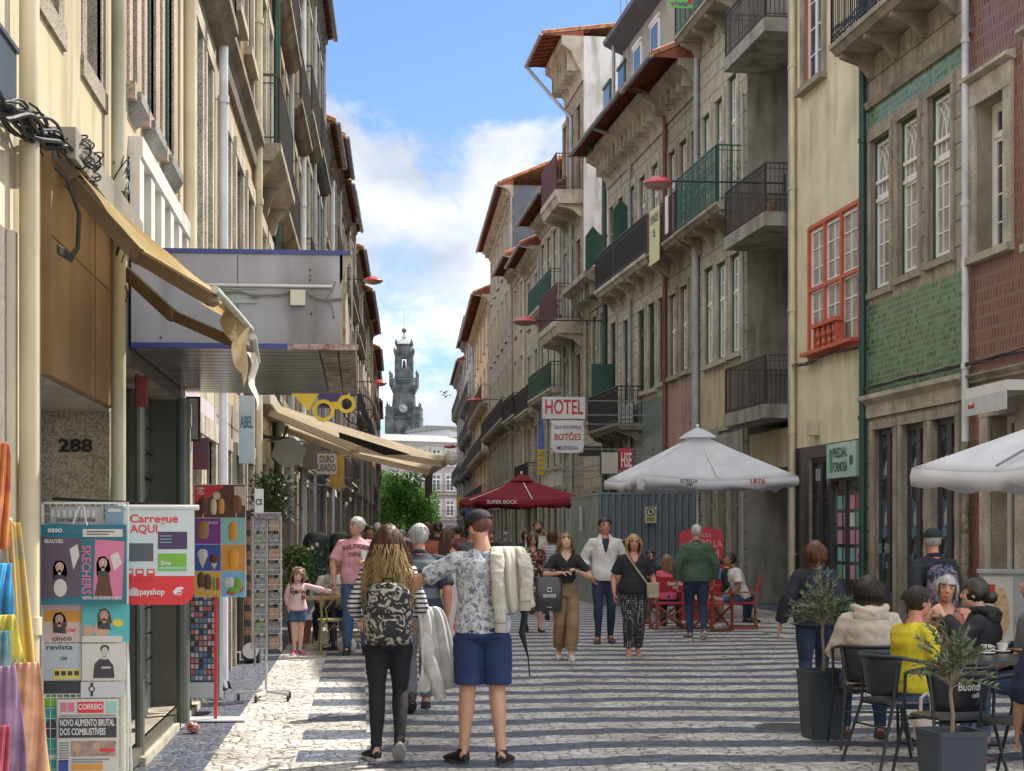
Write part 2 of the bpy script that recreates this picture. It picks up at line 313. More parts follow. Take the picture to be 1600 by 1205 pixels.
# ---------------------------------------------------------------- facades
class Fac:
    """a house standing on one side of the street: local x along its front, y out towards the street, z up"""
    def __init__(s, side, a, b, name, label, off=0, cat='house', group=None):
        s.side = side; poly = RW if side > 0 else LW
        A = wall_at(poly, px=a[0]) if isinstance(a, tuple) else wall_at(poly, Y=a)
        B = wall_at(poly, px=b[0]) if isinstance(b, tuple) else wall_at(poly, Y=b)
        if A.y > B.y: A, B = B, A                           # A near, B far
        s.o = A if side > 0 else B; s.e = B if side > 0 else A
        s.t = (s.e-s.o).normalized(); s.n = Vector((-s.t.y, s.t.x, 0)); s.L = (s.e-s.o).length
        s.o = s.o+s.n*off; s.off = off
        s.rz = math.atan2(s.t.y, s.t.x)
        s.root = thing(name, label, cat, s.o, s.rz, group); s.ops = []
        s.near = 0 if side > 0 else s.L
        s.mt = s.root
    def s_of(s, px, out=0):
        r = ratio(px); o = s.o+s.n*out                      # solve (o+t*k).x = r*(..).y
        return (r*o.y-o.x)/(s.t.x-r*s.t.y)
    def z_of(s, px, py, out=0):
        p = s.o+s.n*out+s.t*s.s_of(px, out); return CH-(py-HZ)*depth(p.x, p.y)/F
    def sz(s, px, py, out=0): return s.s_of(px, out), s.z_of(px, py, out)
    def boxpx(s, x0, x1, yt, yb):
        a, b = sorted((s.s_of(x0), s.s_of(x1))); c = (x0+x1)/2
        return (a, b, max(0, s.z_of(c, yb)), s.z_of(c, yt))
    def world(s, x, y, z): return s.o+s.t*x+s.n*y+Vector((0, 0, z))
    def walls(s, H, bands, reveal=.15, rev_m=None, deep=9, side_m=None, roof=True, roof_m=None, name='wall', par=None):
        """bands: [(z top, material)], bottom to top"""
        bands = [(z, ASH.get(m, m)) for z, m in bands]; mats = []
        for _, m in bands:
            if m not in mats: mats.append(m)
        sm = side_m or bands[-1][1]
        if sm not in mats: mats.append(sm)
        rm_ = rev_m or granite
        if rm_ not in mats: mats.append(rm_)
        mb = MB(); L_ = s.L; zb = [0]+[min(H, b[0]) for b in bands]; zb[-1] = H
        xs = sorted({0, L_} | {o[i] for o in s.ops for i in (0, 1) if 0 < o[i] < L_}); zs = sorted(set(zb) | {o[i] for o in s.ops for i in (2, 3) if 0 < o[i] < H})
        for x0, x1 in zip(xs, xs[1:]):
            for z0, z1 in zip(zs, zs[1:]):
                cx, cz = (x0+x1)/2, (z0+z1)/2
                if z1-z0 < 1e-5 or x1-x0 < 1e-5: continue
                if any(o[0] < cx < o[1] and o[2] < cz < o[3] for o in s.ops): continue
                k = next((i for i in range(len(bands)) if zb[i] <= cz < zb[i+1]), len(bands)-1)
                mb.quad((x0, 0, z0), (x1, 0, z0), (x1, 0, z1), (x0, 0, z1), mats.index(bands[k][1]))
        for a, b, c, d in [o[:4] for o in s.ops]:
            rv = reveal; k = mats.index(rm_)
            for q in (((a, 0, c), (a, -rv, c), (a, -rv, d), (a, 0, d)), ((b, 0, c), (b, -rv, c), (b, -rv, d), (b, 0, d)), ((a, 0, d), (b, 0, d), (b, -rv, d), (a, -rv, d)), ((a, 0, c), (b, 0, c), (b, -rv, c), (a, -rv, c))): mb.quad(*q, k)
        q = mats.index(sm)
        mb.quad((0, 0, 0), (0, -deep, 0), (0, -deep, H), (0, 0, H), q); mb.quad((L_, 0, 0), (L_, -deep, 0), (L_, -deep, H), (L_, 0, H), q)
        mb.quad((0, -deep, 0), (L_, -deep, 0), (L_, -deep, H), (0, -deep, H), q); mb.quad((0, 0, H), (L_, 0, H), (L_, -deep, H), (0, -deep, H), q)
        mb.quad((0, -.6, 0), (L_, -.6, 0), (L_, -.6, H), (0, -.6, H), q)
        s.H = H
        return mb.build(name, mats, par or s.root, fixn=False)
    def window(s, x0, x1, z0, z1, fm, sm, nx=2, ny=4, tr=.7, pm=None, y=-.07, sur=None, sw=.16, sill=.06, style='', leaf=2, name='window', sd=.05, cap=False):
        if x1-x0 < .05 or z1-z0 < .05: return None
        s.ops.append((x0, x1, z0, z1)); W_, H_ = x1-x0, z1-z0
        loc = ((x0+x1)/2, 0, z0); a = W_/2
        fw = min(.07, W_*.1); m = MB()
        m.box(-a, -a+fw, y-.05, y+.04, 0, H_).box(a-fw, a, y-.05, y+.04, 0, H_).box(-a+fw, a-fw, y-.05, y+.04, H_-fw, H_).box(-a+fw, a-fw, y-.05, y+.04, 0, fw)
        W = m.build(name, fm, s.root, loc=loc)
        zt = H_*tr; m = MB(); i = a-fw; h0, h1 = fw, H_-fw; t = min(.06, W_*.065)
        def leafbox(xa, xb, za, zb, n1, n2):
            m.box(xa, xa+t, y-.03, y+.02, za, zb).box(xb-t, xb, y-.03, y+.02, za, zb).box(xa+t, xb-t, y-.03, y+.02, zb-t, zb).box(xa+t, xb-t, y-.03, y+.02, za, za+t)
            for k in range(1, n1): X = xa+(xb-xa)*k/n1; m.box(X-.014, X+.014, y-.02, y+.01, za+t, zb-t)
            for k in range(1, n2): Z = za+(zb-za)*k/n2; m.box(xa+t, xb-t, y-.018, y+.008, Z-.014, Z+.014)
        if style == 'arch':
            zt = H_*.60; leafbox(-i, i, h0, zt-.02, 3, 4); m.box(-i, i, y-.04, y+.05, zt-.03, zt+.04)
            leafbox(-i, i, zt+.04, h1, 1, 1); z2 = zt+.04+(h1-zt)*.28
            m.box(-i, i, y-.03, y+.05, z2-.03, z2+.03)
            for k in (-1, 0, 1): m.box(k*i/2-.01, k*i/2+.01, y-.02, y+.01, zt+.05, z2)
            for cx, rr in ((-i, i), (0, i), (i, i), (-i, i*1.5), (i, i*1.5)):
                pts = []
                for q in range(13):
                    an = math.pi*q/12; X = cx+rr*math.cos(an); Z = z2+math.sin(an)*(h1-z2)*min(1, rr/i*.85)
                    if -i < X < i and Z < h1: pts.append((X, y, Z))
                if len(pts) > 1: m.tube(pts, .012, 4)
        else:
            hw = 2*i/leaf
            for k in range(leaf):
                leafbox(-i+hw*k, -i+hw*(k+1), h0, zt-.02 if tr < 1 else h1, max(1, nx//leaf), max(1, round(ny*tr)))
                if tr < 1: leafbox(-i+hw*k, -i+hw*(k+1), zt+.03, h1, max(1, nx//leaf), max(1, ny-round(ny*tr)))
            if tr < 1: m.box(-i, i, y-.04, y+.04, zt-.02, zt+.03)
        m.build('sash', sm, W)
        MB().box(-a+.01, a-.01, y-.025, y-.008, .01, H_-.01).build('pane', pm or pane_d, W)
        if sur:
            m = MB(); g = sd
            m.box(-a-sw, -a, -.02, g, 0, H_).box(a, a+sw, -.02, g, 0, H_).box(-a-sw, a+sw, -.02, g+.01, H_, H_+sw*1.2)
            if cap: m.prism([(0, H_+sw*1.2), (.16, H_+sw*1.2+.06), (.16, H_+sw*1.2+.12), (0, H_+sw*1.2+.16)], -a-sw-.06, a+sw+.06)
            if sill: m.box(-a-sw-.02, a+sw+.02, -.12, g+sill, -.12, 0)
            m.build('window_surround', sur, W)
        return W
    def winpx(s, x0, x1, yt, yb, *a, **k): return s.window(*s.boxpx(x0, x1, yt, yb), *a, **k)
    def door(s, x0, x1, z1, m_, glass=True, sur=None, sw=.2, name='door', y=-.10, gm=None, z0=.12):
        if x1-x0 < .1: return None
        s.ops.append((x0, x1, 0, z1)); a = (x1-x0)/2; loc = ((x0+x1)/2, 0, 0); q = MB(); H_ = z1
        for u0, u1 in ((-a, 0), (0, a)):
            q.box(u0+.002, u0+.09, y-.04, y+.03, .02, H_).box(u1-.09, u1-.002, y-.04, y+.03, .02, H_).box(u0+.09, u1-.09, y-.04, y+.03, H_-.1, H_).box(u0+.09, u1-.09, y-.04, y+.03, .02, .55 if glass else H_-.3)
            q.box(u0+.09, u1-.09, y-.035, y+.02, H_*.74, H_*.74+.07)
        D = q.build(name, m_, s.root, loc=loc)
        MB().box(-a+.01, a-.01, y-.02, y-.01, .03, H_-.02).build('pane', gm or shop_glass, D)
        MB().box(.02, .05, y+.03, y+.07, 1.0, 1.12).build('door_handle', zinc, D)
        if sur:
            m = MB(); m.box(-a-sw, -a, -.02, .05, 0, H_).box(a, a+sw, -.02, .05, 0, H_).box(-a-sw, a+sw, -.02, .06, H_, H_+sw); m.build('door_surround', sur, D)
        MB().box(-a, a, -.3, .02, .0, .1).build('threshold', granite_g, D)
        return D
    def balcony(s, x0, x1, z, dep=.6, h=1.0, t=.16, slab=None, rm=None, style='bars', gap=.11, y0=0, brackets=3, name='balcony', prof=True):
        slab = slab or granite; rm = rm or rail_m; m = MB(); y1 = y0+dep
        if prof: m.prism([(y0-.01, z-t), (y1-.12, z-t), (y1-.04, z-t*.5), (y1, z-t*.45), (y1, z), (y0-.01, z)], x0, x1)
        else: m.box(x0, x1, y0-.01, y1, z-t, z)
        if brackets:
            for k in range(brackets):
                X = x0+.2+(x1-x0-.4)*k/max(1, brackets-1)
                m.prism([(y0-.01, z-t-.45), (y0+.08, z-t-.42), (y0+dep*.35, z-t-.2), (y1-.15, z-t-.08), (y1-.15, z-t+.01), (y0-.01, z-t+.01)], X-.07, X+.07)
        B = m.build(name, slab, s.root)
        m = MB(); e = .04; c = [(x0+e, y0), (x0+e, y1-e), (x1-e, y1-e), (x1-e, y0)]
        for p, q in zip(c, c[1:]):
            p3, q3 = Vector((*p, z)), Vector((*q, z)); ln = (q3-p3).length
            for hh, tt in ((h, .035), (.09, .022), (h-.12, .018)): m.bar(p3+Vector((0, 0, hh)), q3+Vector((0, 0, hh)), tt)
            n = max(1, int(ln/gap))
            for k in range(n+1):
                P_ = p3+(q3-p3)*k/n; m.bar(P_, P_+Vector((0, 0, h)), .018 if k % n else .035)
            if style == 'ornate':
                d = (q3-p3).normalized()
                for k in range(max(1, int(ln/.24))):
                    C = p3+d*(.12+.24*k)+Vector((0, 0, h*.5))
                    for cz, rr in ((-.22, .09), (0, .11), (.22, .09)):
                        m.tube([C+Vector((0, 0, cz))+d*rr*math.cos(a)+Vector((0, 0, rr*math.sin(a))) for a in [math.pi*2*i/10 for i in range(11)]], .007, 3)
            if style == 'cross':
                d = (q3-p3).normalized()
                for k in range(max(1, int(ln/.12))):
                    C = p3+d*(.12*k)+Vector((0, 0, .1))
                    m.bar(C, C+d*.12+Vector((0, 0, .2)), .012); m.bar(C+d*.12, C+Vector((0, 0, .2)), .012)
        m.build('railing', rm, B)
        return B
    def pipe(s, x, z0, z1, m_, r=.055, y=.09, top=None, name='downpipe'):
        m = MB(); pts = [(x, y, z0), (x, y, z1)]
        if top: pts += top
        m.tube(pts, r, 10)
        k = z0+1.2
        while k < z1: m.tube([(x, y, k-.04), (x, y, k+.04)], r*1.25, 10); m.box(x-.012, x+.012, 0, y, k-.01, k+.01); k += 2.6
        return m.build(name, m_, s.root, smooth=True)
    def cornice(s, z, dep=.45, h=.5, m_=None, x0=0, x1=None, name='cornice', dent=True):
        x1 = s.L if x1 is None else x1
        m = MB(); dep *= 1 if s.side > 0 else .5
        m.prism([(-.01, z-h), (.06, z-h), (.08, z-h*.8), (dep*.35, z-h*.6), (dep*.55, z-h*.35), (dep*.9, z-h*.22), (dep, z-h*.2), (dep, z), (-.01, z)], x0, x1)
        if dent:
            k = x0+.3
            while k < x1-.1: m.box(k-.06, k+.06, 0, dep*.7, z-h*.75, z-h*.22); k += .62
        return m.build(name, m_ or granite, s.root)
    def eave(s, z, ov=.9, rm=None, under=None, gutter=None, dep=4.5, pitch=.42, x0=0, x1=None, th=.14):
        x1 = s.L if x1 is None else x1; rm = rm or terra; n = max(2, int((x1-x0)/.21)); m = MB(); rs = []
        rows = int((dep+ov)/.38)
        P_ = []
        for i in range(rows+1):
            y = ov-(dep+ov)*i/rows; zz = z+(ov-y)*pitch
            for j in range(2*n+1):
                X = x0+(x1-x0)*j/(2*n); P_.append((X, y, zz+(.05 if j % 2 else 0)+th))
        Fs = [(i*(2*n+1)+j, i*(2*n+1)+j+1, (i+1)*(2*n+1)+j+1, (i+1)*(2*n+1)+j) for i in range(rows) for j in range(2*n)]
        m.add(P_, Fs)
        m.quad((x0, ov, z+th), (x1, ov, z+th), (x1, ov, z+.02), (x0, ov, z+.02))
        zr = z+(ov+dep)*pitch
        m.quad((x0, -dep, zr+th), (x1, -dep, zr+th), (x1, -2*dep, z+ov*pitch), (x0, -2*dep, z+ov*pitch))
        for X in (x0, x1): m.add([(X, ov, z+.02), (X, -dep, zr), (X, -dep, zr+th), (X, ov, z+th)], [(0, 1, 2, 3)]); 
        Rf = m.build('roof', rm, s.root, fixn=False)
        q = MB(); q.add([(x0, ov-.01, z+.015), (x1, ov-.01, z+.015), (x1, -.3, z+(ov+.3)*pitch), (x0, -.3, z+(ov+.3)*pitch)], [(0, 1, 2, 3)])
        k = x0+.15
        while k < x1: q.bar((k, ov-.05, z+.0), (k, -.2, z+(ov+.2)*pitch-.04), .07); k += .5
        for X in (x0+.01, x1-.01): q.add([(X, ov, z), (X, -.0, z+ov*pitch), (X, 0, z-.05)], [(0, 1, 2)])
        q.build('soffit', under or oxide, Rf)
        g = MB(); gz = z+.02; pr = [(.075*math.cos(a), .075*math.sin(a)) for a in [math.pi+math.pi*i/6 for i in range(7)]]
        g.prism([(ov+.05+a, gz+b) for a, b in pr], x0-.05, x1+.05); k = x0+.3
        while k < x1: g.prism([(ov+.05+a*1.2, gz+b*1.2) for a, b in pr], k, k+.04); k += 1.0
        g.build('gutter', gutter or zinc, Rf)
        return Rf
    def cables(s, z, n=5, sag=.12, x0=0, x1=None, y=.10, name='cable_bundle'):
        x1 = s.L if x1 is None else x1; m = MB(); k = max(6, int((x1-x0)*2)); rnd = random.Random(int(z*100)+n)
        for c in range(n):
            ph = rnd.uniform(0, 6); am = rnd.uniform(.02, sag)
            m.tube([(x0+(x1-x0)*i/k, y+rnd.uniform(0, .03), z+am*math.sin(ph+i*1.1)*(.7 if c else .2)+rnd.uniform(-.01, .01)) for i in range(k+1)], rnd.uniform(.006, .014), 5)
        return m.build(name, cable_m, s.root)

def translucent(m_, w_=.4, c=None):
    t = m_.node_tree; b = t.nodes['Principled BSDF']; o = [n for n in t.nodes if n.type == 'OUTPUT_MATERIAL'][0]; tr = t.nodes.new('ShaderNodeBsdfTranslucent'); ms = t.nodes.new('ShaderNodeMixShader'); ms.inputs[0].default_value = w_
    src = b.inputs['Base Color'].links[0].from_socket
    t.links.new(src, tr.inputs[0])
    t.links.new(b.outputs[0], ms.inputs[1]); t.links.new(tr.outputs[0], ms.inputs[2]); t.links.new(ms.outputs[0], o.inputs[0])
# ================================================================ RIGHT SIDE OF THE STREET
GR, GL = 'houses on the right side of the street', 'houses on the left side of the street'
# red-tiled house
f = Fac(1, 19.5, (1512,), 'tiled_house', 'house clad in dark red glazed tiles at the right edge, above the utility cabinet', group=GR); 
f.winpx(1526, 1571, 152, 392, w_white, w_white, 2, 5, .78, sur=granite_p, sw=.30, sill=.08, y=-.30, cap=True)
f.winpx(1527, 1572, -260, -60, w_white, w_white, 2, 5, .78, sur=granite_p, sw=.30, sill=.08, y=-.30)
for a_ in (1.0, 3.0): f.window(a_, a_+1.0, 5.9, 8.6, w_white, w_white, 2, 5, .78, sur=granite_p, sw=.30, y=-.30, cap=True)
D = f.door(*f.boxpx(1548, 1590, 640, 950)[:2], 3.45, w_white, sur=granite_p, sw=.32, y=-.3)
f.door(1.2, 2.4, 3.4, w_white, sur=granite_p, sw=.3, y=-.3)
f.cornice(4.15, .12, .14, granite, dent=False)
f.walls(14.4, [(14.4, red_tile)], reveal=.34); f.eave(14.4, .5); f.cornice(14.4, .35, .4)
f.cables(4.32, 5, .05)
f.pipe(f.L-.12, 3.1, 14, pipe_white, .06); f.pipe(f.L-.12, 0, 3.1, stone('mossy_pipe', (.20, .19, .10), c2=(.40, .38, .30), scale=9), .065, name='mossy_pipe_foot')
bx = f.sz(1561, 625); MB().box(bx[0]-.06, bx[0]+.06, .05, .1, bx[1]-.1, bx[1]+.1).build('alarm_box', white_old, f.root)
# green-tiled house
f = Fac(1, (1512,), (1352,), 'tiled_house', 'stone house with green glazed tiles below three tall white windows with arched tracery', group=GR)
for x0, x1, a_, b_ in ((1361, 1391, 212, 452), (1403, 1435, 180, 428), (1451, 1487, 142, 404)):
    f.winpx(x0, x1, a_, b_, w_green, w_white, style='arch', sur=granite, sw=.12, sill=.03, y=-.12, sd=.03, pm=pane_l)
for x0, x1 in ((1365, 1393), (1408, 1440), (1456, 1490)):
    q = f.boxpx(x0, x1, 650, 900); f.window(q[0], q[1], 10.75, 13.6, w_green, w_white, 3, 6, .7, sur=granite, sw=.15)
for x0, x1, zt in ((1369, 1397, 3.55), (1413, 1445, 3.55), (1460, 1494, 3.55)):
    q = f.boxpx(x0, x1, 650, 900); D = f.door(q[0]-.05, q[1]+.05, zt, w_dkgrey, sur=granite, sw=.16, gm=DISP[1])
m = MB(); m.box(0, f.L, 0, .05, 3.78, 4.02); m.prism([(0, 4.02), (.05, 4.02), (.16, 4.12), (.16, 4.2), (0, 4.2)], 0, f.L); m.build('string_course', granite_p, f.root)
MB().prism([(0, 9.55), (.05, 9.55), (.1, 9.66), (0, 9.68)], 0, f.L).build('string_course', granite, f.root)
f.balcony(.25, f.L-.2, 10.72, .78, 1.05, .2, rm=w_black, style='cross', brackets=4)
f.walls(14.6, [(4.2, granite), (5.9, green_tile), (9.2, granite), (9.55, green_tile), (14.6, granite)]); f.eave(14.6, .7); f.cornice(14.6, .5, .5)
f.cables(4.33, 6, .06); f.pipe(f.L-.1, 0, 14.5, pipe_green, .07)
for i, (a_, b_) in enumerate(((1376, 857), (1388, 857))):
    q = f.sz(a_, b_, .05); MB().box(q[0]-.05, q[0]+.05, .05, .1, q[1]-.09, q[1]+.09).ball((q[0], .1, q[1]), .03).build('letter_box', w_grey, f.root)
# cream house with orange window
f = Fac(1, (1350,), (1243,), 'rendered_house', 'narrow cream rendered house with a large orange-red framed window over a dark shop front', group=GR)
W = f.winpx(1264, 1343, 336, 548, w_orange, w_white, 6, 6, .52, y=-.05, leaf=3, pm=pane_l)
q = f.boxpx(1264, 1343, 336, 548); mx_ = (q[0]+q[1])/2; m = MB(); H_ = q[3]-q[2]; Wq = q[1]-q[0]
for u in (0, .335, .665, 1): m.box(q[0]+Wq*u-.045, q[0]+Wq*u+.045, -.04, .025, q[2], q[3])
for u in (.0, .52, 1): m.box(q[0], q[1], -.038, .022, q[2]+H_*u-.04, q[2]+H_*u+.04)
m.build('mullions', w_orange, f.root); m = MB()
for k in range(4): m.lathe([(.035, 0), (.06, .06), (.03, .14), (.07, .22), (.05, .32), (.035, .4)], 10, T=Matrix.Translation((mx_-.5+.33*k, .13, q[2]+.12)))
m.box(mx_-.75, mx_+.75, .04, .22, q[2]+.52, q[2]+.6).box(q[0]-.03, q[1]+.03, -.02, .2, q[2]+.03, q[2]+.10).box(mx_-.7, mx_-.64, .02, .18, q[2]+.1, q[2]+.52).box(mx_+.64, mx_+.7, .02, .18, q[2]+.1, q[2]+.52)
m.build('window_balustrade', w_orange, f.root)
q = f.boxpx(1258, 1286, -120, 128); f.window(*q, w_orange, w_white, 2, 5, .7, sur=granite, sw=.22, sill=.12)
zs = f.z_of(1300, 692); f.door(*f.boxpx(1264, 1294, 690, 940)[:2], zs-.25, w_black, z0=.1, gm=pane_d)
q = f.boxpx(1299, 1345, 0, 950); a_, b_ = q[0], q[1]; f.ops.append((a_, b_, .35, zs-.72)); S = MB()
S.box(a_, a_+.05, -.1, .02, .35, zs-.72).box(b_-.05, b_, -.1, .02, .35, zs-.72).box(a_+.05, b_-.05, -.1, .02, zs-.78, zs-.72).box(a_+.05, b_-.05, -.1, .03, .35, .4).box((a_+b_)/2-.02, (a_+b_)/2+.02, -.1, .01, .4, zs-.78)
S = S.build('shop_window', w_dkgrey, f.root); MB().box(a_+.01, b_-.01, -.08, -.06, .36, zs-.73).build('pane', shop_glass, S)
m = MB(); rnd = random.Random(3)
for i in range(4):
    for j in range(5): m.box(a_+.12+i*.36, a_+.38+i*.36, -.056, -.05, .75+j*.34, 1.02+j*.34, rnd.randrange(5))
m.build('property_cards', [mat('card_white', (.6, .62, .6)), mat('card_green', (.1, .35, .2)), mat('card_red', (.4, .08, .08)), mat('card_teal', (.2, .4, .42)), mat('card_pink', (.5, .25, .35))], S)
MB().box(a_, b_, -.01, .03, .06, .33).build('green_plinth', mat('shop_green', (.03, .28, .12), .4), f.root)
sg = MB().box(a_, b_, .0, .10, zs-.72, zs-.04).build('shop_sign', mat('mint_panel', (.38, .55, .47), .3), f.root)
for i, t_ in enumerate(('PREDIAL', 'FORMOSA')): text(t_, .27, mat('sign_grey', (.07, .09, .09)), sg, ((a_+b_)/2+.05, .104, zs-.24-.28*i), math.pi, wid=(b_-a_)*.5)
MB().prism([(.104, zs-.6), (.11, zs-.6), (.11, zs-.15), (.104, zs-.15)], b_-.34, b_-.2).build('sign_mark', mat('shop_green2', (.02, .3, .12), .4), sg)
MB().lathe([(.1, 0), (.1, .004), (.075, .006)], 18, T=Matrix.Translation((a_+.25, .104, zs-.4)) @ Matrix.Rotation(R(-90), 4, 'X')).build('sign_mark', mat('sign_grey2', (.08, .10, .10)), sg)
f.walls(14.8, [(zs, mat('black_shop_cladding', (.03, .032, .035), .25)), (14.8, cream)]); f.eave(14.8, .5)
bx = f.sz(1277, 669); MB().box(bx[0]-.18, bx[0]+.14, 0, .2, bx[1]-.16, bx[1]+.14).box(bx[0]+.14, bx[0]+.2, .03, .17, bx[1]-.1, bx[1]+.08).build('siren_box', mat('old_plastic', (.5, .45, .32), .5), f.root)
f.cables(f.z_of(1300, 556), 5, .1); f.pipe(f.L-.08, 0, 14.6, pipe_beige, .06); f.pipe(f.L+.08, 0, 14.6, pipe_grey, .05)
q = f.sz(1279, 742, .03); o_ = MB().box(q[0]-.12, q[0]+.12, .03, .05, q[1]-.12, q[1]+.12).build('number_plate', mat('plate_grey', (.3, .32, .32)), f.root); text('3', .2, w_black, o_, (q[0], .054, q[1]), math.pi)
# recessed concrete house with balconies
f = Fac(1, (1243,), (1168,), 'concrete_house', 'bare grey concrete house set back with three stacked bar balconies and dark red doors', off=-1.25, group=GR)
for z in (4.42, 8.55, 12.72):
    f.window(.5, 1.7, z+.02, z+2.5, w_red, w_red, 2, 3, .8, y=-.08, pm=pane_d); f.window(2.3, 3.4, z+.02, z+2.5, w_red, w_red, 2, 3, .8, y=-.08, pm=pane_d)
    f.balcony(.25, f.L-.12, z, 1.86, 1.05, .30, concrete, rail_m, gap=.10, brackets=0, prof=False)
f.door(.6, 1.8, 2.9, w_dkgrey)
m = MB(); m.box(-.02, f.L+.02, 0, 1.2, 3.1, 3.95); m.build('shop_canopy_beam', plaster('beam_tan', (.42, .36, .24)), f.root)
f.walls(16.2, [(16.2, concrete)]); 
f.cables(4.0, 6, .1, y=1.93); f.pipe(f.L-.12, 0, 15, pipe_grey, .05); 
m = MB(); rnd = random.Random(5)                       # flower pots at the rail
for k in range(7):
    x = .6+k*.5; m.lathe([(.09, 0), (.13, .2), (.14, .22)], 10, T=Matrix.Translation((x, 1.65, 8.56)))
    for j in range(26):
        p = Vector((x+rnd.uniform(-.2, .2), 1.68+rnd.uniform(-.12, .12), 8.78+rnd.uniform(0, .25))); d = Vector((rnd.uniform(-1, 1), rnd.uniform(-1, 1), rnd.uniform(-.3, 1)))*.07
        m.add([p, p+d, p+d*.5+Vector((.03, 0, .03))], [(0, 1, 2)], 0)
m.build('flower_pots', mat('terracotta', (.36, .14, .09)), f.root)
gr = MB(); 
for (px, py, t_) in ((1190, 790, 'LU'), (1192, 812, 'H7'), (1190, 842, 'AV'), (1197, 862, 'HK')):
    pass
# stone house, green windows and balconies
f5 = f = Fac(1, (1168,), (1092,), 'stone_house', 'tan stone house with narrow green-framed windows and a green ironwork balcony', group=GR)
for x0, x1, a_, b_ in ((1103, 1116, 418, 570), (1122, 1136, 410, 562), (1143, 1158, 396, 552)):
    f.winpx(x0, x1, a_, b_, w_green, w_white, 2, 4, .62, sur=granite_p, sw=.16, pm=pane_l)
for x0, x1, a_ in ((1100, 1111, 180), (1120, 1131, 155), (1140, 1153, 118)):
    q = f.boxpx(x0, x1, a_, 300); f.window(q[0], q[1], 9.52, q[3], w_green, w_white, 2, 5, .66, sur=granite_p, sw=.16, sill=0, pm=pane_l)
    f.window(q[0], q[1], 14.7, 17.2, w_green, w_white, 2, 4, .66, sur=granite_p, sw=.14, sill=0)
zb = 9.5; f.balcony(.35, f.L-.1, zb, .68, 1.35, .18, granite, rail_green, 'ornate', gap=.12, brackets=4); f.balcony(.5, f.L, 14.6, .68, 1.2, .18, granite, rail_green, gap=.12, brackets=4)
for x0, x1 in ((1104, 1117), (1124, 1138), (1144, 1158)):
    q = f.boxpx(x0, x1, 700, 900); f.door(q[0], q[1], 3.1, w_grey, sur=granite, sw=.15)
f.walls(18.2, [(3.4, granite), (4.3, concrete), (5.75, cream_old), (18.2, granite_p)], side_m=concrete); f.eave(18.2, .6)
f.pipe(f.L-.08, 0, 18, pipe_grey, .07); f.pipe(.08, 0, 12, pipe_grey, .04)
# dark red window house
f6 = f = Fac(1, (1092,), (1042,), 'stone_house', 'narrow stone house with dark red sash windows and faded pink wall above the parasol', group=GR)
for x0, x1, a_, b_ in ((1048, 1058, 460, 588), (1065, 1076, 447, 580), (1083, 1090, 435, 575)):
    f.winpx(x0, x1, a_, b_, w_red, w_white, 2, 7, .55, sur=granite, sw=.14)
for x0, x1 in ((1047, 1057), (1064, 1075), (1082, 1089)):
    q = f.boxpx(x0, x1, 200, 300); f.window(q[0], q[1], 9.52, 12.3, w_red, w_white, 2, 5, .66, sur=granite, sw=.14, sill=0)
f.balcony(.02, f.L-.02, 9.5, .66, 1.1, .18, granite, rail_maroon, gap=.12)
f.door(.5, 1.6, 3, w_brown, sur=granite, sw=.15); f.door(2.6, 3.8, 3, w_brown, sur=granite, sw=.15)
q = f.balcony; 
ban = MB().box(1.5, 2.7, .70, .712, 9.05, 10.55).build('for_sale_banner', mat('banner_paper', (.62, .60, .40), c2=(.66, .66, .30), scale=5), f.root)
text('VENDE', .34, w_dkgrey, ban, (2.1, .716, 10.25), math.pi, wid=1.0); text('SE', .3, w_dkgrey, ban, (2.1, .716, 9.85), math.pi); text('912 345', .2, w_dkgrey, ban, (2.1, .716, 9.35), math.pi) if 0 else None
MB().box(.5, .85, .70, .708, 9.6, 10.6).build('paper_notice', mat('notice', (.7, .7, .66)), f.root)
f.walls(14.1, [(3.5, granite), (5.75, pinkish), (14.1, granite)]); f.eave(14.1, 1.25, under=oxide); f.cornice(14.1, .55, .9)
f.pipe(f.L-.1, 0, 13.6, pipe_brown, .065, top=[(f.L-.1, .3, 14.0), (f.L-.1, 1.2, 14.3)]); f.pipe(.06, 0, 9.2, pipe_grey, .085)
text('TAGS', .5, mat('spray_dark', (.05, .04, .04)), f.root, (f.L*.5, .006, 4.5), math.pi, name='graffiti', skew=.3, ext=.001) if 0 else None
MB().box(f.L/2-1.0, f.L/2-.82, .0, 0.02, 4.6, 4.62).build('graffiti', mat('spray_dark', (.05, .04, .04)), f.root)
# stone house with dark shutters and blue-green tiles
f7 = f = Fac(1, (1042,), (950,), 'stone_house', 'stone house with blue-green tiles, a long black balcony and a mossy cornice', group=GR)
for x0, x1, a_, b_ in ((999, 1009, 485, 613), (1015, 1025, 474, 608), (1031, 1040, 465, 598), (956, 964, 505, 660), (976, 985, 500, 650)):
    f.winpx(x0, x1, a_, b_, w_dkgrey, w_green, 2, 5, .7, sur=granite_p, sw=.16)
for x0, x1 in ((954, 960), (968, 975), (985, 993), (1001, 1010), (1020, 1030)):
    q = f.boxpx(x0, x1, 250, 390); f.window(q[0], q[1], 9.7, 12.4, w_dkgrey, w_white, 2, 5, .68, sur=granite_p, sw=.18, sill=0)
f.balcony(.1, f.L-.8, 9.6, .62, 1.1, .25, granite_p, w_black, gap=.1, brackets=6); f.balcony(f.L-5.2, f.L-.6, 5.0, .8, 1.1, .22, granite_d, w_black, 'ornate', gap=.11, brackets=4)
for k in range(4): f.door(.8+k*2.7, 2.7+k*2.7, 3.1, w_dkgrey, sur=granite, sw=.16, gm=DISP[k])
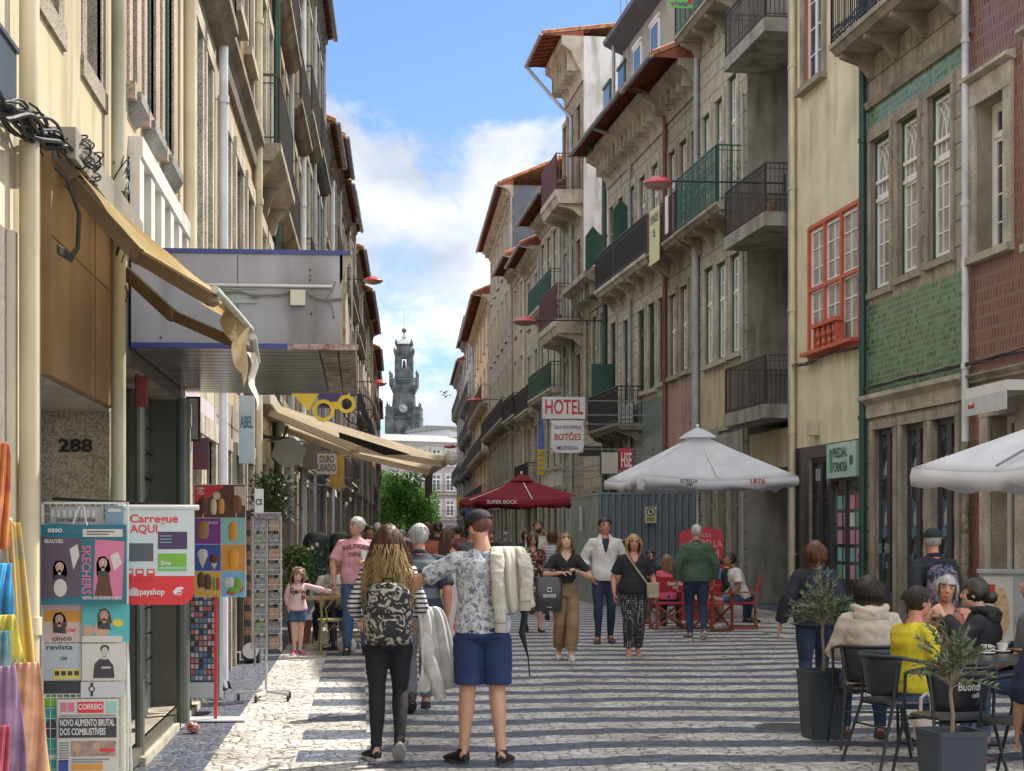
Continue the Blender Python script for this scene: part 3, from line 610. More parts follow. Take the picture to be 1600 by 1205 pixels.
for k in (4.7, 9.3): MB().box(k, k+.04, .02, .6, 9.6, 11.7).add([(k, .02, 11.7), (k, .35, 12.05), (k, .6, 11.7), (k+.04, .02, 11.7), (k+.04, .35, 12.05), (k+.04, .6, 11.7)], [(0, 1, 2), (3, 5, 4), (0, 3, 4, 1), (1, 4, 5, 2)]).build('privacy_screen', w_green, f.root)
MB().box(f.L-1.0, f.L-.96, .02, .75, 5, 7.2).build('privacy_screen', w_green, f.root)
m = MB(); m.box(f.L-4.6, f.L-3.8, .15, .5, 5.02, 5.62).lathe([(.25, 0), (.25, .01), (.05, .02)], 16, T=Matrix.Translation((f.L-4.2, .5, 5.32)) @ Matrix.Rotation(R(-90), 4, 'X')); m.build('air_conditioner', mat('appliance_white', (.55, .55, .52), .4), f.root)
f.walls(14.2, [(3.4, granite), (5.6, blue_tile), (14.2, granite_p)]); f.eave(14.2, 1.25, under=oxide); f.cornice(14.2, .75, 1.1, granite_p)
f.pipe(4.6, 0, 13.4, pipe_grey, .06, top=[(4.6, .3, 13.9), (4.6, 1.25, 14.2)])
rnd = random.Random(9); m = MB()
for k in range(500):
    p = Vector((f.L-rnd.uniform(0, 1.6), .75+rnd.gauss(0, .14), 14.1+abs(rnd.gauss(0, .22)))); d = Vector((rnd.uniform(-1, 1), rnd.uniform(-1, 1), rnd.uniform(-.6, 1)))*.11
    m.add([p, p+d, p+d*.6+Vector((.05, .03, .02))], [(0, 1, 2)])
m.build('cornice_weeds', mat('weed_green', (.06, .11, .03), .8, var=.4), f.root, fixn=False)
at = MB(); at.box(1.0, f.L-1.2, -6, -.25, 14.2, 17.6).build('attic_storey', plaster('attic_grey', (.30, .29, .26)), f.root)   # attic over it
for k in range(4):
    m = MB(); x = 1.9+k*2.4; m.box(x, x+1.1, -.27, -.2, 15.1, 16.9).box(x-.08, x+1.18, -.26, -.17, 16.9, 17.0); o_ = m.build('attic_window', w_green if k > 1 else w_white, f.root); MB().box(x+.1, x+1.0, -.21, -.19, 15.2, 16.8).build('pane', pane_d, o_)
f.H = 17.6; MB().prism([(-.3, 17.3), (.05, 17.45), (.35, 17.6), (.38, 17.72), (-3, 18.9), (-6.2, 17.7)], .9, f.L-1.0).build('attic_roof', slate, f.root); f.pipe(f.L-1.4, 14.6, 17.6, pipe_grey, .06, y=.1)
# low stone house
f = Fac(1, (950,), (912,), 'stone_house', 'lower stone house with mossy cornice and green shutters beneath the stained white gable', group=GR)
for x0, x1, a_, b_ in ((917, 922, 500, 660), (928, 934, 495, 655), (940, 946, 490, 650)):
    f.winpx(x0, x1, a_, b_, w_green, w_white, 2, 5, .7, sur=granite, sw=.15)
for k in range(2): f.door(.6+k*2.2, 1.9+k*2.2, 3, w_dkgrey, sur=granite, sw=.2)
f.walls(10.2, [(10.2, granite_p)]); f.cornice(10.4, .8, 1.0, granite); f.eave(10.4, .5); f.pipe(.15, 0, 13.5, pipe_green, .09)
# tall house with stained gable
f = Fac(1, (912,), (884,), 'gabled_house', 'tallest stone house with stained white gable wall, maroon shutters and wide red boarded eaves', group=GR)
for zb, zt in ((4.9, 8.2), (9.5, 12.4), (14.2, 17.3)):
    for k in range(3): f.window(.45+k*1.6, 1.35+k*1.6, zb, zt, w_red, w_red, 2, 4, .75, sur=granite, sw=.18)
f.balcony(.2, f.L-.1, 14.1, 1.0, 1.3, .5, granite_p, rail_maroon, gap=.1, brackets=3); f.balcony(.2, f.L+.4, 9.4, 1.0, 1.3, .5, granite_p, rail_maroon, gap=.1, brackets=3)
f.door(1, 2.4, 3, w_dkgrey, sur=granite); f.door(3.1, 4.4, 3, w_dkgrey, sur=granite)
f.walls(19.6, [(19.6, granite)], side_m=white_old); f.cornice(19.6, .8, 1.6, granite_p); f.eave(19.6, 1.5, under=oxide, pitch=.14); f.pipe(f.L*.55, 0, 17.2, pipe_grey, .07, top=[(f.L*.7, .6, 18.0), (f.L-.1, 1.5, 19.5)])
m = MB()
for k in range(3): m.bar((1+k*1.2, -2, 21), (1+k*1.2, -2, 22.2), .04)
m.bar((1, -2, 22.2), (1.6, -2, 22.3), .03).build('roof_aerial', w_grey, f.root)
# ---- further houses, right
def auto(side, a, b, H, wallm, name, label, winm, sash, floors, nw, surm, balc=None, eave=.6, group=None, gf=granite, off=0, rm=None, seed=0, pane=None, corn=True, ww=1.0, pip=pipe_grey, under=None, doorm=w_dkgrey, sills=.06, bm=None, gz=3.6):
    f = Fac(side, a, b, name, label, off=off, group=group); rnd = random.Random(seed)
    st = f.L/nw; gh = gz; fh = (H-gh-.4)/floors
    for k in range(nw):
        c = st*(k+.5); ww_ = min(ww, st*.62)
        f.door(c-st*.34, c+st*.34, gh-.45-.15*rnd.random(), doorm, sur=surm, sw=min(.16, st*.1), gm=rnd.choice(DISP+[shop_glass]))
        for l in range(floors):
            z0 = gh+l*fh+(.15 if balc and l in balc else .75)
            f.window(c-ww_/2, c+ww_/2, z0, gh+(l+1)*fh-.55, winm, sash, 2, 4, .7, sur=surm, sw=min(.15, st*.12), sill=sills, pm=(pane or (pane_l if rnd.random() < .55 else pane_d)))
    for l in (balc or ()):
        z = gh+l*fh+.1
        f.balcony(.15, f.L-.15, z, .6 if side > 0 else .3, 1.0, .2, surm, rm or rail_m, gap=.14 if f.o.y < 70 else .2, brackets=3 if side > 0 else 0)
    MB().prism([(0, gh-.25), (.1, gh-.2), (.14, gh-.05), (0, gh)], 0, f.L).build('string_course', surm, f.root)
    f.walls(H, [(gh, gf), (H, wallm)])
    if corn: f.cornice(H, min(.5, eave*.8), .6, surm)
    eave *= 1 if side > 0 else .7
    f.eave(H, eave, under=under); f.pipe(.1, 0, H-.3, pip, .06, top=[(.1, eave*.5, H-.1), (.1, eave, H)] if eave > .5 else None)
    return f
auto(1, (884,), (845,), 14.8, white_r, 'stone_house', 'pale house with green balcony screens behind the hotel sign', w_green, w_white, 3, 4, granite_p, (1, 2), 1.0, GR, granite, seed=1, rm=w_green)
auto(1, (845,), (822,), 14.0, granite_p, 'stone_house', 'narrow stone house with black lace balcony and small tiled dormer, right of centre', w_grey, w_white, 3, 2, granite_p, (0, 1), .9, GR, granite, seed=2, rm=w_black)
fd = Fac(1, (845,), (803,), 'stone_house', 'x'); bpy.data.objects.remove(fd.root)
auto(1, (822,), (802,), 14.6, beige, 'stone_house', 'narrow beige house with terracotta eaves and cream pipe beside the tall slate gable', w_white, w_white, 3, 2, granite_p, (1,), 1.0, GR, granite, seed=3, rm=w_black, pip=pipe_beige)
fs = auto(1, (802,), (766,), 19.2, granite, 'stone_house', 'tall grey stone house with rows of pale windows and dark slate gable', w_grey, w_white, 4, 6, granite_p, (1,), .8, GR, granite, seed=4, rm=w_black)
MB().box(-.06, 0, -9, -.02, 10, 19.1).build('slate_gable', slate, fs.root)
auto(1, (766,), (741,), 16.6, plaster('peach_render', (.62, .46, .28)), 'rendered_house', 'peach rendered house with balconies left of the tall slate gable', w_grey, w_white, 4, 5, granite_p, (0, 1, 2), 1.1, GR, granite_p, seed=5)
auto(1, (741,), (726,), 18.6, grey_r, 'stone_house', 'grey house covered in balconies next to last on the right', w_dkgrey, w_white, 5, 4, granite_g, (0, 1, 2, 3), .7, GR, granite, seed=6)
auto(1, (726,), (713,), 17.5, granite_g, 'stone_house', 'last dark grey house on the right before the square', w_dkgrey, w_white, 4, 4, granite_g, (1, 3), .7, GR, granite, seed=8)
# unseen house out of frame on the right, put in for the shade it throws
f = Fac(1, 12, 19.45, 'stone_house', 'unseen stone house outside the right edge, put there to shade the street', group=GR); f.walls(14.2, [(14.2, granite_p)]); f.eave(14.2, .7)

# ================================================================ LEFT SIDE
f = Fac(-1, -4.0, 7.85, 'granite_house', 'brownish granite shop corner behind the hanging scarves at the left edge', group=GL)
f.walls(14, [(3.0, speckled), (14, plaster('sandy_render', (.58, .50, .37), bump=.4, bscale=90))]); f.eave(14, .3)
MB().box(.0, .14, 0, .03, .1, 3.0).build('pilaster_strip', mat('cream_strip', (.60, .54, .40)), f.root)
# 288
f = Fac(-1, 7.85, (177,), 'rendered_house', 'cream house numbered 288 with stained walls, recessed shop and brown fascia', group=GL)
q = f.boxpx(66, 170, 300, 500); fa, fb = f.s_of(171), f.s_of(64)
f.ops.append((fa, fb, 0, 2.42))
f.winpx(134, 157, -60, 118, w_white, w_white, 2, 3, .9, y=-.16, sur=stone('pebble_render', (.33, .29, .22), speck=60, bump=1, bscale=50), sw=.16, sill=.012, sd=.008)
f.winpx(66, 90, -230, 10, w_white, w_white, 2, 3, .9, y=-.16, sur=MC['pebble_render'], sw=.16, sill=.012, sd=.008)
m = MB(); m.box(fa+.01, fb, -.9, -.88, 0, 2.42, 1).box(fa-.0, fb, -.88, -.0, 2.40, 2.418, 2)
m.build('recess', [speckled, mat('shop_interior', (.05, .045, .04)), mat('soffit_grey', (.30, .27, .22), streak=.5)], f.root)
m = MB(); m.box(fa+.02, fb, .0, .05, 2.42, 3.62); z = 2.42
fas = m.build('fascia', mat('brown_fascia', (.20, .115, .05), .55, c2=(.25, .15, .07), scale=1.2, streak=.7), f.root)
MB().box(fa+.3, fa+.302, .05, .054, 2.42, 3.6).box(fa+.9, fa+.902, .05, .054, 2.42, 3.6).box(fa, fb, .05, .056, 3.12, 3.124).build('panel_joints', w_brown, fas)
f.walls(13.5, [(2.42, speckled), (13.5, cream_old)], reveal=.88); f.eave(13.5, .3)
p = f.world(fa, -.2, 0); nm = text('288', .115, mat('number_black', (.012, .012, .012), .4), f.root, (0, 0, 0), wid=.21, ext=.008)
nm.name = 'house_number'; nm.location = (fa+.008, -.21, 2.18); nm.rotation_euler = (0, 0, R(90))
MB().box(fa, fa+.05, -.34, -.06, 1.30, 1.56).build('recess_vent', mat('vent_brown', (.14, .11, .08)), f.root)
f.pipe(f.s_of(51, .1), 0, 3.42, pipe_beige, .047, y=.085); f.pipe(f.s_of(51, .1)+.0, 3.55, 13, pipe_beige, .047, y=.085); f.pipe(f.s_of(189, .1), .0, 13.5, mat('mossy_cream_pipe', (.42, .42, .30), .5, streak=.8, c2=(.50, .48, .36)), .047, y=.085)
MB().box(f.L+.42, f.L+.80, .0, .10, 3.46, 3.72).box(f.L+.40, f.L+.82, -.0, .11, 3.72, 3.74).build('meter_box', mat('box_slate', (.06, .075, .09), .35), f.root)
rnd = random.Random(4); m = MB(); xa, xb = f.L+1.05, f.L-1.35
for c in range(26):                                      # tangle of cables above the awning
    o1, o2 = rnd.uniform(-.06, .06), rnd.uniform(-.06, .06); pts = []; fr = rnd.uniform(0, .3); en = rnd.uniform(.6, 1)
    for i in range(15):
        u = fr+(en-fr)*i/14; pts.append((xa+(xb-xa)*u+.03*math.sin(i*.7+c), .10+o1*.6+.03*math.sin(i*.5+c), 3.38+.24*u+o2*.7+.035*math.sin(i*.6+c*2)))
    m.tube(pts, rnd.choice((.006, .008, .011)), 5)
for c in range(14):
    cx, cz, rr = xb+rnd.uniform(-.1, .45), 3.58+rnd.uniform(-.05, .08), rnd.uniform(.03, .08)
    m.tube([(cx+rr*math.cos(a), .14+.05*math.sin(a*1.5+c), cz+rr*math.sin(a)) for a in [i*.32 for i in range(20)]], .005, 5)
for c in range(4): m.tube([(fb+.02+c*.012, .08, 3.45), (fb-.02+c*.012, .13, 3.4), (fb-.12+c*.01, .17, 3.25), (fb-.14+c*.01, .16, 3.08), (fb-.05, .14, 3.0+c*.01), (fb+.2, .12, 3.0+c*.01)], .009, 5)
m.build('cable_tangle', cable_m, f.root)
m = MB()
for c in range(22):
    x0_ = f.s_of(189, .1); z0_ = 3.5+rnd.uniform(0, .5); a1, a2, a3 = rnd.uniform(0, 6), rnd.uniform(.02, .06), rnd.uniform(-.06, .06); m.tube([(x0_+a3+a2*math.sin(i*.6+a1), .1+a2*math.cos(i*.5+a1), z0_-.04*i) for i in range(12)], .0045, 5)
m.build('loose_wires', cable_m, f.root)
# house behind the sign canopy
f2 = f = Fac(-1, (177,), (283,), 'rendered_house', 'house with a white concrete balustrade over the big metal canopy and tall dark green windows', group=GL)
for a_, b_ in ((203, 210), (226, 240), (254, 268)):
    q = f.boxpx(a_, b_, 0, 100); f.window(q[0], q[1], 4.72, 7.9, w_green, w_green, 2, 4, .75, sur=stone('pink_granite', (.42, .33, .26)), sw=.16, sill=.04, sd=.02)
    MB().prism([(.0, 4.50), (.04, 4.52), (.09, 4.60), (.09, 4.67), (0, 4.67)], q[0]-.08, q[1]+.08).build('window_sill', granite_g, f.root)
q0, q1 = f.s_of(283), f.s_of(200); f.ops.append((.15, f.L-.2, .12, 2.8)); m = MB(); m.box(q0, q1, .0, .10, 4.22, 4.36).box(q0, q1, .01, .02, 3.62, 4.22); k = q0+.1
while k < q1: m.box(k, k+.22, .02, .085, 3.62, 4.22); k += .62
m.build('balustrade', white_r, f.root)
f.walls(13.6, [(3.3, mat('dark_shop_wall', (.10, .095, .09), .5, streak=.4)), (13.6, plaster('sand_render', (.42, .33, .22), streak=.8))], reveal=.5)
f.eave(13.6, .35); f.pipe(.12, 2.9, 13.4, pipe_beige, .06)
m = MB(); a_ = .15; b_ = f.L-.2; m.box(a_, a_+.07, -.45, .03, .12, 2.8).box(b_-.07, b_, -.45, .03, .12, 2.8).box(a_, b_, -.02, .06, .03, .12)
for k in range(2): m.box(a_+1.1+k*1.2, a_+1.17+k*1.2, -.3, -.2, .12, 2.8)
S = m.build('shop_front', mat('bronze_frame', (.10, .095, .07), .4), f.root); MB().box(a_+.02, b_-.02, -.29, -.27, .13, 2.79).build('pane', pane_d, S)
m = MB(); xg = f.s_of(238)                            # patterned folding grille, far side of the doorway
for k in range(15): z = .2+k*.17; m.box(xg-.16, xg+.16, -.08, -.06, z, z+.14).box(xg-.1, xg+.1, -.06, -.045, z+.03, z+.11)
m.build('folding_grille', mat('old_green_metal', (.065, .085, .06), .5), S)
m = MB()
for z in [0.12+.22*k for k in range(12)]: m.box(.18, a_+1.1, -.24, -.22, z, z+.2)
m.build('roller_shutter', mat('shutter_dark', (.07, .075, .08), .4), S)
MB().tube([(f.s_of(286, .12), .12, .05), (f.s_of(286, .12), .12, 2.75)], .055, 12).build('shop_column', mat('column_green', (.13, .14, .12), .4, streak=.4), f.root)
MB().tube([(f.s_of(223, .06), .04, .05), (f.s_of(223, .06), .04, 2.75)], .035, 10).build('shop_column', MC['column_green'], f.root)
MB().box(f.s_of(300), f.s_of(205), .0, .1, 0, .06).build('step', granite_p, f.root)
MB().box(f.s_of(209)-.08, f.s_of(209)+.02, .02, .09, 2.52, 2.74).build('sign_box', mat('dark_red_box', (.16, .02, .02), .4), f.root)
# further left houses
f = Fac(-1, (283,), (338,), 'rendered_house', 'sunlit narrow house with two green windows between two white rain pipes, left side', group=GL)
for a_, b_ in ((300, 309), (317, 325)):
    q = f.boxpx(a_, b_, 0, 100); f.window(q[0], q[1], 3.9, 6.5, w_green, w_green, 2, 4, .7, sur=granite_p, sw=.14, sill=.1); f.window(q[0], q[1], 7.4, 9.8, w_green, w_green, 2, 4, .7, sur=granite_p, sw=.14, sill=.1)
f.balcony(.1, f.L-.1, 7.2, .25, 1.0, .22, granite_d, rail_m, brackets=0); f.door(.6, 1.7, 2.6, w_dkgrey, sur=granite_p); f.door(2.2, 3.1, 2.6, w_brown, sur=granite_p, gm=pane_d)
f.walls(13.8, [(3, lilac), (13.8, plaster('dirty_cream', (.46, .41, .30), streak=.9))]); f.eave(13.8, .35); f.pipe(.12, 0, 13.6, pipe_white, .05)
f = Fac(-1, (338,), (395,), 'tiled_house', 'old house with ochre patterned tiles above a long dark cornice, left side', group=GL)
for k in range(3):
    x = .5+k*1.9; f.window(x, x+1.0, 3.7, 6.3, w_grey, w_grey, 2, 4, .7, sur=granite_p, sw=.18, pm=pane_l); f.window(x, x+1.0, 8.2, 10.6, w_green, w_white, 2, 4, .7, sur=granite_p, sw=.14); f.door(x, x+1.1, 2.6, w_grey, sur=granite, sw=.15)
f.cornice(7.3, .35, .4, granite_d, dent=False); f.walls(14.2, [(3.2, granite), (7.3, beige), (14.2, ochre_t)]); f.eave(14.2, .4); f.pipe(.12, 0, 13.9, pipe_beige, .06)
f = Fac(-1, (395,), (424,), 'tiled_house', 'ochre tiled house between the beige and the dark green rain pipes, left side', group=GL)
for k in range(3):
    x = .4+k*1.55; f.window(x, x+.9, 3.9, 6.3, w_white, w_white, 2, 4, .7, sur=granite_p, sw=.16); f.window(x, x+.9, 7.6, 9.9, w_grey, w_white, 2, 4, .7, sur=granite_p, sw=.16); f.window(x, x+.9, 10.8, 12.8, w_grey, w_white, 2, 4, .7, sur=granite_p, sw=.16); f.door(x, x+1, 2.7, w_dkgrey, sur=granite_p, sw=.15)
f.balcony(.1, f.L-.1, 7.3, .4, 1, .25, granite, rail_m); f.walls(14.6, [(3.3, granite_p), (14.6, ochre_t)]); f.eave(14.6, .4); f.pipe(.12, 0, 14.2, pipe_green, .07)
spec = [(424, 448, 14.9, cream_old, w_green, w_white, (1, 2), granite_b, pipe_grey, 'cream old house with white-framed windows beyond the dark green pipe, left side', .45),
        (448, 468, 14.0, white_r, w_grey, w_white, (2,), granite_b, pipe_white, 'white house with grey windows and one balcony above the beige awning, left side', .5),
        (468, 486, 15.4, beige, w_brown, w_white, (1, 2), granite, pipe_grey, 'beige house with brown-framed windows and two iron balconies, left side', .6),
        (486, 502, 15.8, blue_tile, w_green, w_green, (0, 1, 2), granite_g, pipe_grey, 'blue-green tiled house with green shutters, left side', .5),
        (502, 516, 13.4, lilac, w_white, w_white, (1,), granite_b, pipe_white, 'pale pink house with white windows, lower than its neighbours, left side', .6),
        (516, 528, 14.4, granite, w_red, w_white, (1, 2), granite_d, pipe_grey, 'dark stone house with maroon windows and rough eaves, left side', .7),
        (528, 541, 14.2, cream_old, w_green, w_white, (0, 1), granite, pipe_white, 'cream house whose red tile eaves poke out over the canopy end, left side', .7)]
for i, (a_, b_, H, wm, w1, w2, bl, sm_, pp, lb, ev) in enumerate(spec):
    auto(-1, (a_,), (b_,), H, wm, 'old_house', lb, w1, w2, 3, 3, sm_, bl, ev, GL, granite_p, seed=20+i, pip=pp, gz=3.3, doorm=(w_dkgrey, w_brown, w_green)[i % 3])
ys = [wall_at(LW, px=541).y, 66, 75, 85, 96, 108, 122, 142, 165]
nm_ = ['yellowish house by the optician sign', 'grey house with black balconies beyond the optician sign', 'cream house under the first red street lamp', 'stone house with red tile eaves beyond the first red lamp', 'pale house with overhanging roof above the second red lamp', 'brown house with iron brackets near the trees', 'grey house in the distance on the left', 'last house on the left beside the trees']
for i in range(8):
    auto(-1, ys[i], ys[i+1], (14.2, 15.2, 14.4, 14.0, 14.6, 13.6, 14.4, 13)[i], (cream_old, grey_r, white_r, granite, beige, ochre, grey_r, granite_p)[i], 'old_house', nm_[i], (w_green, w_grey, w_white, w_red)[i % 4], w_white, 3, 3, granite_b, ((1,), (0, 2), (1, 2), (1,))[i % 4], (.6, .5, .7, .9, .8, .9, .5, .5)[i], GL, granite_p, seed=40+i, rm=w_black)
# ================================================================ THE SQUARE AT THE END, TOWER, TREES
def leaf_mat(n, c, c2): return mat(n, c, .6, var=.35, scale=4, c2=c2, spec=.3)
leaf_a = leaf_mat('plane_leaves', (.05, .13, .015), (.13, .27, .035)); translucent(leaf_a, .45); bark = mat('bark', (.14, .11, .08), .9, bump=.6, scale=8)
def tree(name, label, loc, H, rad, n, lm, seed, cat='tree', group=None, leaf=.16, trunk=.3, flat=1.0, cb=.35):
    rnd = random.Random(seed); t = thing(name, label, cat, loc, 0, group); m = MB()
    m.tube([(0, 0, -.1), (.05, 0, H*.2), (.0, .05, H*cb), (.05, 0, H*.65)], [trunk, trunk*.75, trunk*.6, trunk*.2], 10)
    blobs = []
    for k in range(14):
        a = rnd.uniform(0, 6.28); r_ = rad*rnd.uniform(.25, .85); z = H*rnd.uniform(cb+.1, .86); 
        p = Vector((r_*math.cos(a), r_*math.sin(a), z)); blobs.append((p, rad*rnd.uniform(.28, .5)))
        m.tube([(0, 0, H*cb*.8), tuple(p*.5+Vector((0, 0, H*.18))), tuple(p)], [trunk*.4, trunk*.2, trunk*.07], 6)
    m.build('trunk', bark, t, smooth=True)
    m = MB()
    for k in range(n):
        c, r_ = rnd.choice(blobs); v = Vector((rnd.gauss(0, 1), rnd.gauss(0, 1), rnd.gauss(0, 1))).normalized()*r_*rnd.uniform(.35, 1.08)**.6
        v.z *= flat; p = c+v; d = Vector((rnd.uniform(-1, 1), rnd.uniform(-1, 1), rnd.uniform(-.9, .5))).normalized()*leaf*rnd.uniform(.6, 1.3); s_ = d.cross(Vector((rnd.uniform(-1, 1), rnd.uniform(-1, 1), 1))).normalized()*leaf*.4
        m.add([p, p+d*.5+s_, p+d, p+d*.5-s_], [(0, 1, 2, 3)])
    m.build('crown', lm, t, fixn=False); return t
for px, d, H, rad, sd in ((612, 172, 8.6, 3.4, 1), (638, 180, 7.6, 3.4, 2), (592, 190, 9.2, 3.4, 3), (655, 186, 5.4, 2.2, 4)):
    tree('plane_tree', {1: 'bright green tree at the end of the street, tallest of its row', 2: 'bright green tree at the end of the street, middle of the clump', 3: 'bright green tree half hidden behind the left houses', 4: 'low green tree at the right of the clump, before the pink building'}[sd], GD(px, d), H, rad, 7000, leaf_a, sd, group='trees at the end of the street', leaf=.30, cb=.18)
tree('young_tree', 'small leafy plant high up beside the canopy corner on the left', GD(561, 98)+Vector((0, 0, 0)), 14, .7, 900, leaf_a, 9, leaf=.22, trunk=.05, cb=.8)
_t = None
# pink building closing the street
def plain_building(name, label, p0, p1, H, m_, floors, n, win, roofm, dep=14, roofh=1.5, hat=None, z0=3.2, fh=3.1, surm=None):
    p0, p1 = Vector(p0), Vector(p1); t = (p1-p0); L_ = t.length; rz = math.atan2(t.y, t.x); r_ = thing(name, label, 'building', p0, rz)
    f = Fac.__new__(Fac); f.side = 1; f.o = p0; f.t = t.normalized(); f.n = Vector((-f.t.y, f.t.x, 0)); f.L = L_; f.rz = rz; f.root = r_; f.ops = []
    for k in range(n):
        c = L_*(k+.5)/n; f.door(c-.7, c+.7, 2.7, w_dkgrey)
        for l in range(floors): f.window(c-.6, c+.6, z0+l*fh+.6, z0+l*fh+2.6, win, w_white, 2, 4, .7, sur=surm, sw=.16, name='window')
    f.walls(H, [(H, m_)], deep=dep)
    MB().prism([(.4, H), (.4, H+.25), (-dep/2, H+roofh), (-dep-.4, H+.25), (-dep-.4, H)], -.3, L_+.3).build('roof', roofm, r_)
    f.cornice(H, .35, .5, surm or granite_p, dent=False)
    return f
a_, b_ = GD(735, 205), GD(606, 199)
f = plain_building('town_building', 'pale pink building with white roof closing the street beyond the trees', a_, b_, 12.6, plaster('dusty_pink', (.40, .32, .36), streak=.3), 3, 6, w_white, mat('pale_roof', (.25, .24, .23)), surm=white_r)
f.balcony(.3, f.L-.3, 3.5, .8, 1, .2, granite_p, rail_maroon, gap=.2); f.balcony(1.5, f.L-1.5, 6.6, .6, 1, .2, granite_p, rail_maroon, gap=.2)
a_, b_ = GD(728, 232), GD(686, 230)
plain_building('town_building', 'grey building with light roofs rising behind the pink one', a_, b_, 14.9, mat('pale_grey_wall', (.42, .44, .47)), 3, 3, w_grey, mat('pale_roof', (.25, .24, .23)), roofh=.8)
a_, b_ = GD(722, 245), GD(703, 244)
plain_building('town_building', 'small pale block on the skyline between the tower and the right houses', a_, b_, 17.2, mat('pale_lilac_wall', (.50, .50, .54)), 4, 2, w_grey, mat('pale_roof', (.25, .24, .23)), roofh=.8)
# clock tower
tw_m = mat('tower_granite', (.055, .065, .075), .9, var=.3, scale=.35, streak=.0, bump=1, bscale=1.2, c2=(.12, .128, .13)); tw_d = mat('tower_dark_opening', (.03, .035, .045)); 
TP = GD(631.5, 640); T = thing('clock_tower', 'tall baroque granite clock tower with balustrades and ball finial on the skyline', 'tower', TP, -TH)
def zt(py): return CH-(py-HZ)*640/F
u = 640/F                                             # metres per photo pixel there
def sq(m, w0, w1, z0, z1, ch=.28, mi=0):               # chamfered square shaft
    def r_(w_, z): c = w_*ch; return [(w_-c, -w_, z), (w_, -w_+c, z), (w_, w_-c, z), (w_-c, w_, z), (-w_+c, w_, z), (-w_, w_-c, z), (-w_, -w_+c, z), (-w_+c, -w_, z)]
    m.rings([r_(w0, z0), r_(w1, z1)], mi)
m = MB()
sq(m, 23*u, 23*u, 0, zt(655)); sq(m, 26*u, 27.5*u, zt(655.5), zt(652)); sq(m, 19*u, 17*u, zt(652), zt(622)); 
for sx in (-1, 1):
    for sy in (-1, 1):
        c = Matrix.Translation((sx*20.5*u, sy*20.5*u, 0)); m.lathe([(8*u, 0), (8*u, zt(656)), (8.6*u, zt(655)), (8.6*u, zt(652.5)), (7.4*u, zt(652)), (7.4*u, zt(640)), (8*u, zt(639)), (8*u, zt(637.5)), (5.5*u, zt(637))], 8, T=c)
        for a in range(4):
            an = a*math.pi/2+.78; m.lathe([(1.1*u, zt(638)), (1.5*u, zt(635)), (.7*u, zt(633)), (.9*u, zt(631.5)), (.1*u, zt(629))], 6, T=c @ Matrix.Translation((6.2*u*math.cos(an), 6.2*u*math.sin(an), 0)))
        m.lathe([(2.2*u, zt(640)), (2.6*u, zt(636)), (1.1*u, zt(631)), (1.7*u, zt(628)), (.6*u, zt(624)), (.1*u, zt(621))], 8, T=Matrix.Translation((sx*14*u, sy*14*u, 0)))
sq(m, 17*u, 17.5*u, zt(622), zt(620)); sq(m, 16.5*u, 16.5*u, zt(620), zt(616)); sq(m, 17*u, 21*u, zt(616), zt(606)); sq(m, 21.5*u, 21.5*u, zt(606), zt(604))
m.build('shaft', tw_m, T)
m = MB()                                              # balustrade
for hw in (20.5*u,):
    for a in range(4):
        Rm = Matrix.Rotation(a*math.pi/2, 4, 'Z'); m.box(-hw, hw, -hw-.3, -hw+.3, zt(594.5), zt(592.5), T=Rm)
        for k in range(17): x = -hw+2*hw*k/16; m.box(x-.22, x+.22, -hw-.2, -hw+.2, zt(604), zt(594.5), T=Rm)
        m.lathe([(1.5*u, zt(604)), (1.5*u, zt(592)), (2*u, zt(590.5)), (.9*u, zt(589)), (2*u, zt(586)), (1.6*u, zt(583.5)), (.5*u, zt(581.5)), (.6*u, zt(580.4))], 8, T=Rm @ Matrix.Translation((-hw, -hw, 0)))
m.build('balustrade', tw_m, T)
m = MB(); sq(m, 13.5*u, 13.5*u, zt(604), zt(591)); sq(m, 14.6*u, 14.6*u, zt(591), zt(589.5))
for sx in (-1, 1):                                     # belfry piers leave open arches
    for sy in (-1, 1): m.box(sx*4.2*u, sx*13*u, sy*4.2*u, sy*13*u, zt(589.5), zt(560))
m.box(-13*u, 13*u, -13*u, 13*u, zt(560), zt(557)); 
for a in range(4):
    Rm = Matrix.Rotation(a*math.pi/2, 4, 'Z')
    pts = [(-4.2*u, zt(560.05)), (-4.2*u, zt(566))]+[(-4.2*u*math.cos(q), zt(566)+4.2*u*math.sin(q)*1.35) for q in [math.pi*i/10 for i in range(11)]]+[(4.2*u, zt(560.05))]
    for k in range(9): x = -4*u+k*u; m.box(x-.12, x+.12, -12.8*u, -12.5*u, zt(581), zt(577), T=Rm)
    m.box(-4.2*u, 4.2*u, -12.9*u, -12.3*u, zt(577), zt(576.3), T=Rm); m.box(-4.2*u, 4.2*u, -13*u, -12*u, zt(589.5), zt(581), T=Rm)
    for sx in (-1, 1): m.box(sx*11.2*u, sx*13.6*u, -13.9*u, -13*u, zt(589.5), zt(557), T=Rm)
sq(m, 14*u, 16*u, zt(557), zt(551)); sq(m, 12*u, 11.5*u, zt(551), zt(540)); sq(m, 13.5*u, 13.5*u, zt(540), zt(538.5))
for a in range(4):
    Rm = Matrix.Rotation(a*math.pi/2, 4, 'Z')
    m.lathe([(1.3*u, zt(551)), (1.5*u, zt(547)), (.5*u, zt(544))], 6, T=Rm @ Matrix.Translation((-14.5*u, -14.5*u, 0)))
    m.lathe([(1.6*u, zt(540)), (1.9*u, zt(537)), (1*u, zt(535)), (1.4*u, zt(533.5)), (.3*u, zt(531.5))], 8, T=Rm @ Matrix.Translation((-12*u, -12*u, 0)))
m.build('belfry', tw_m, T)
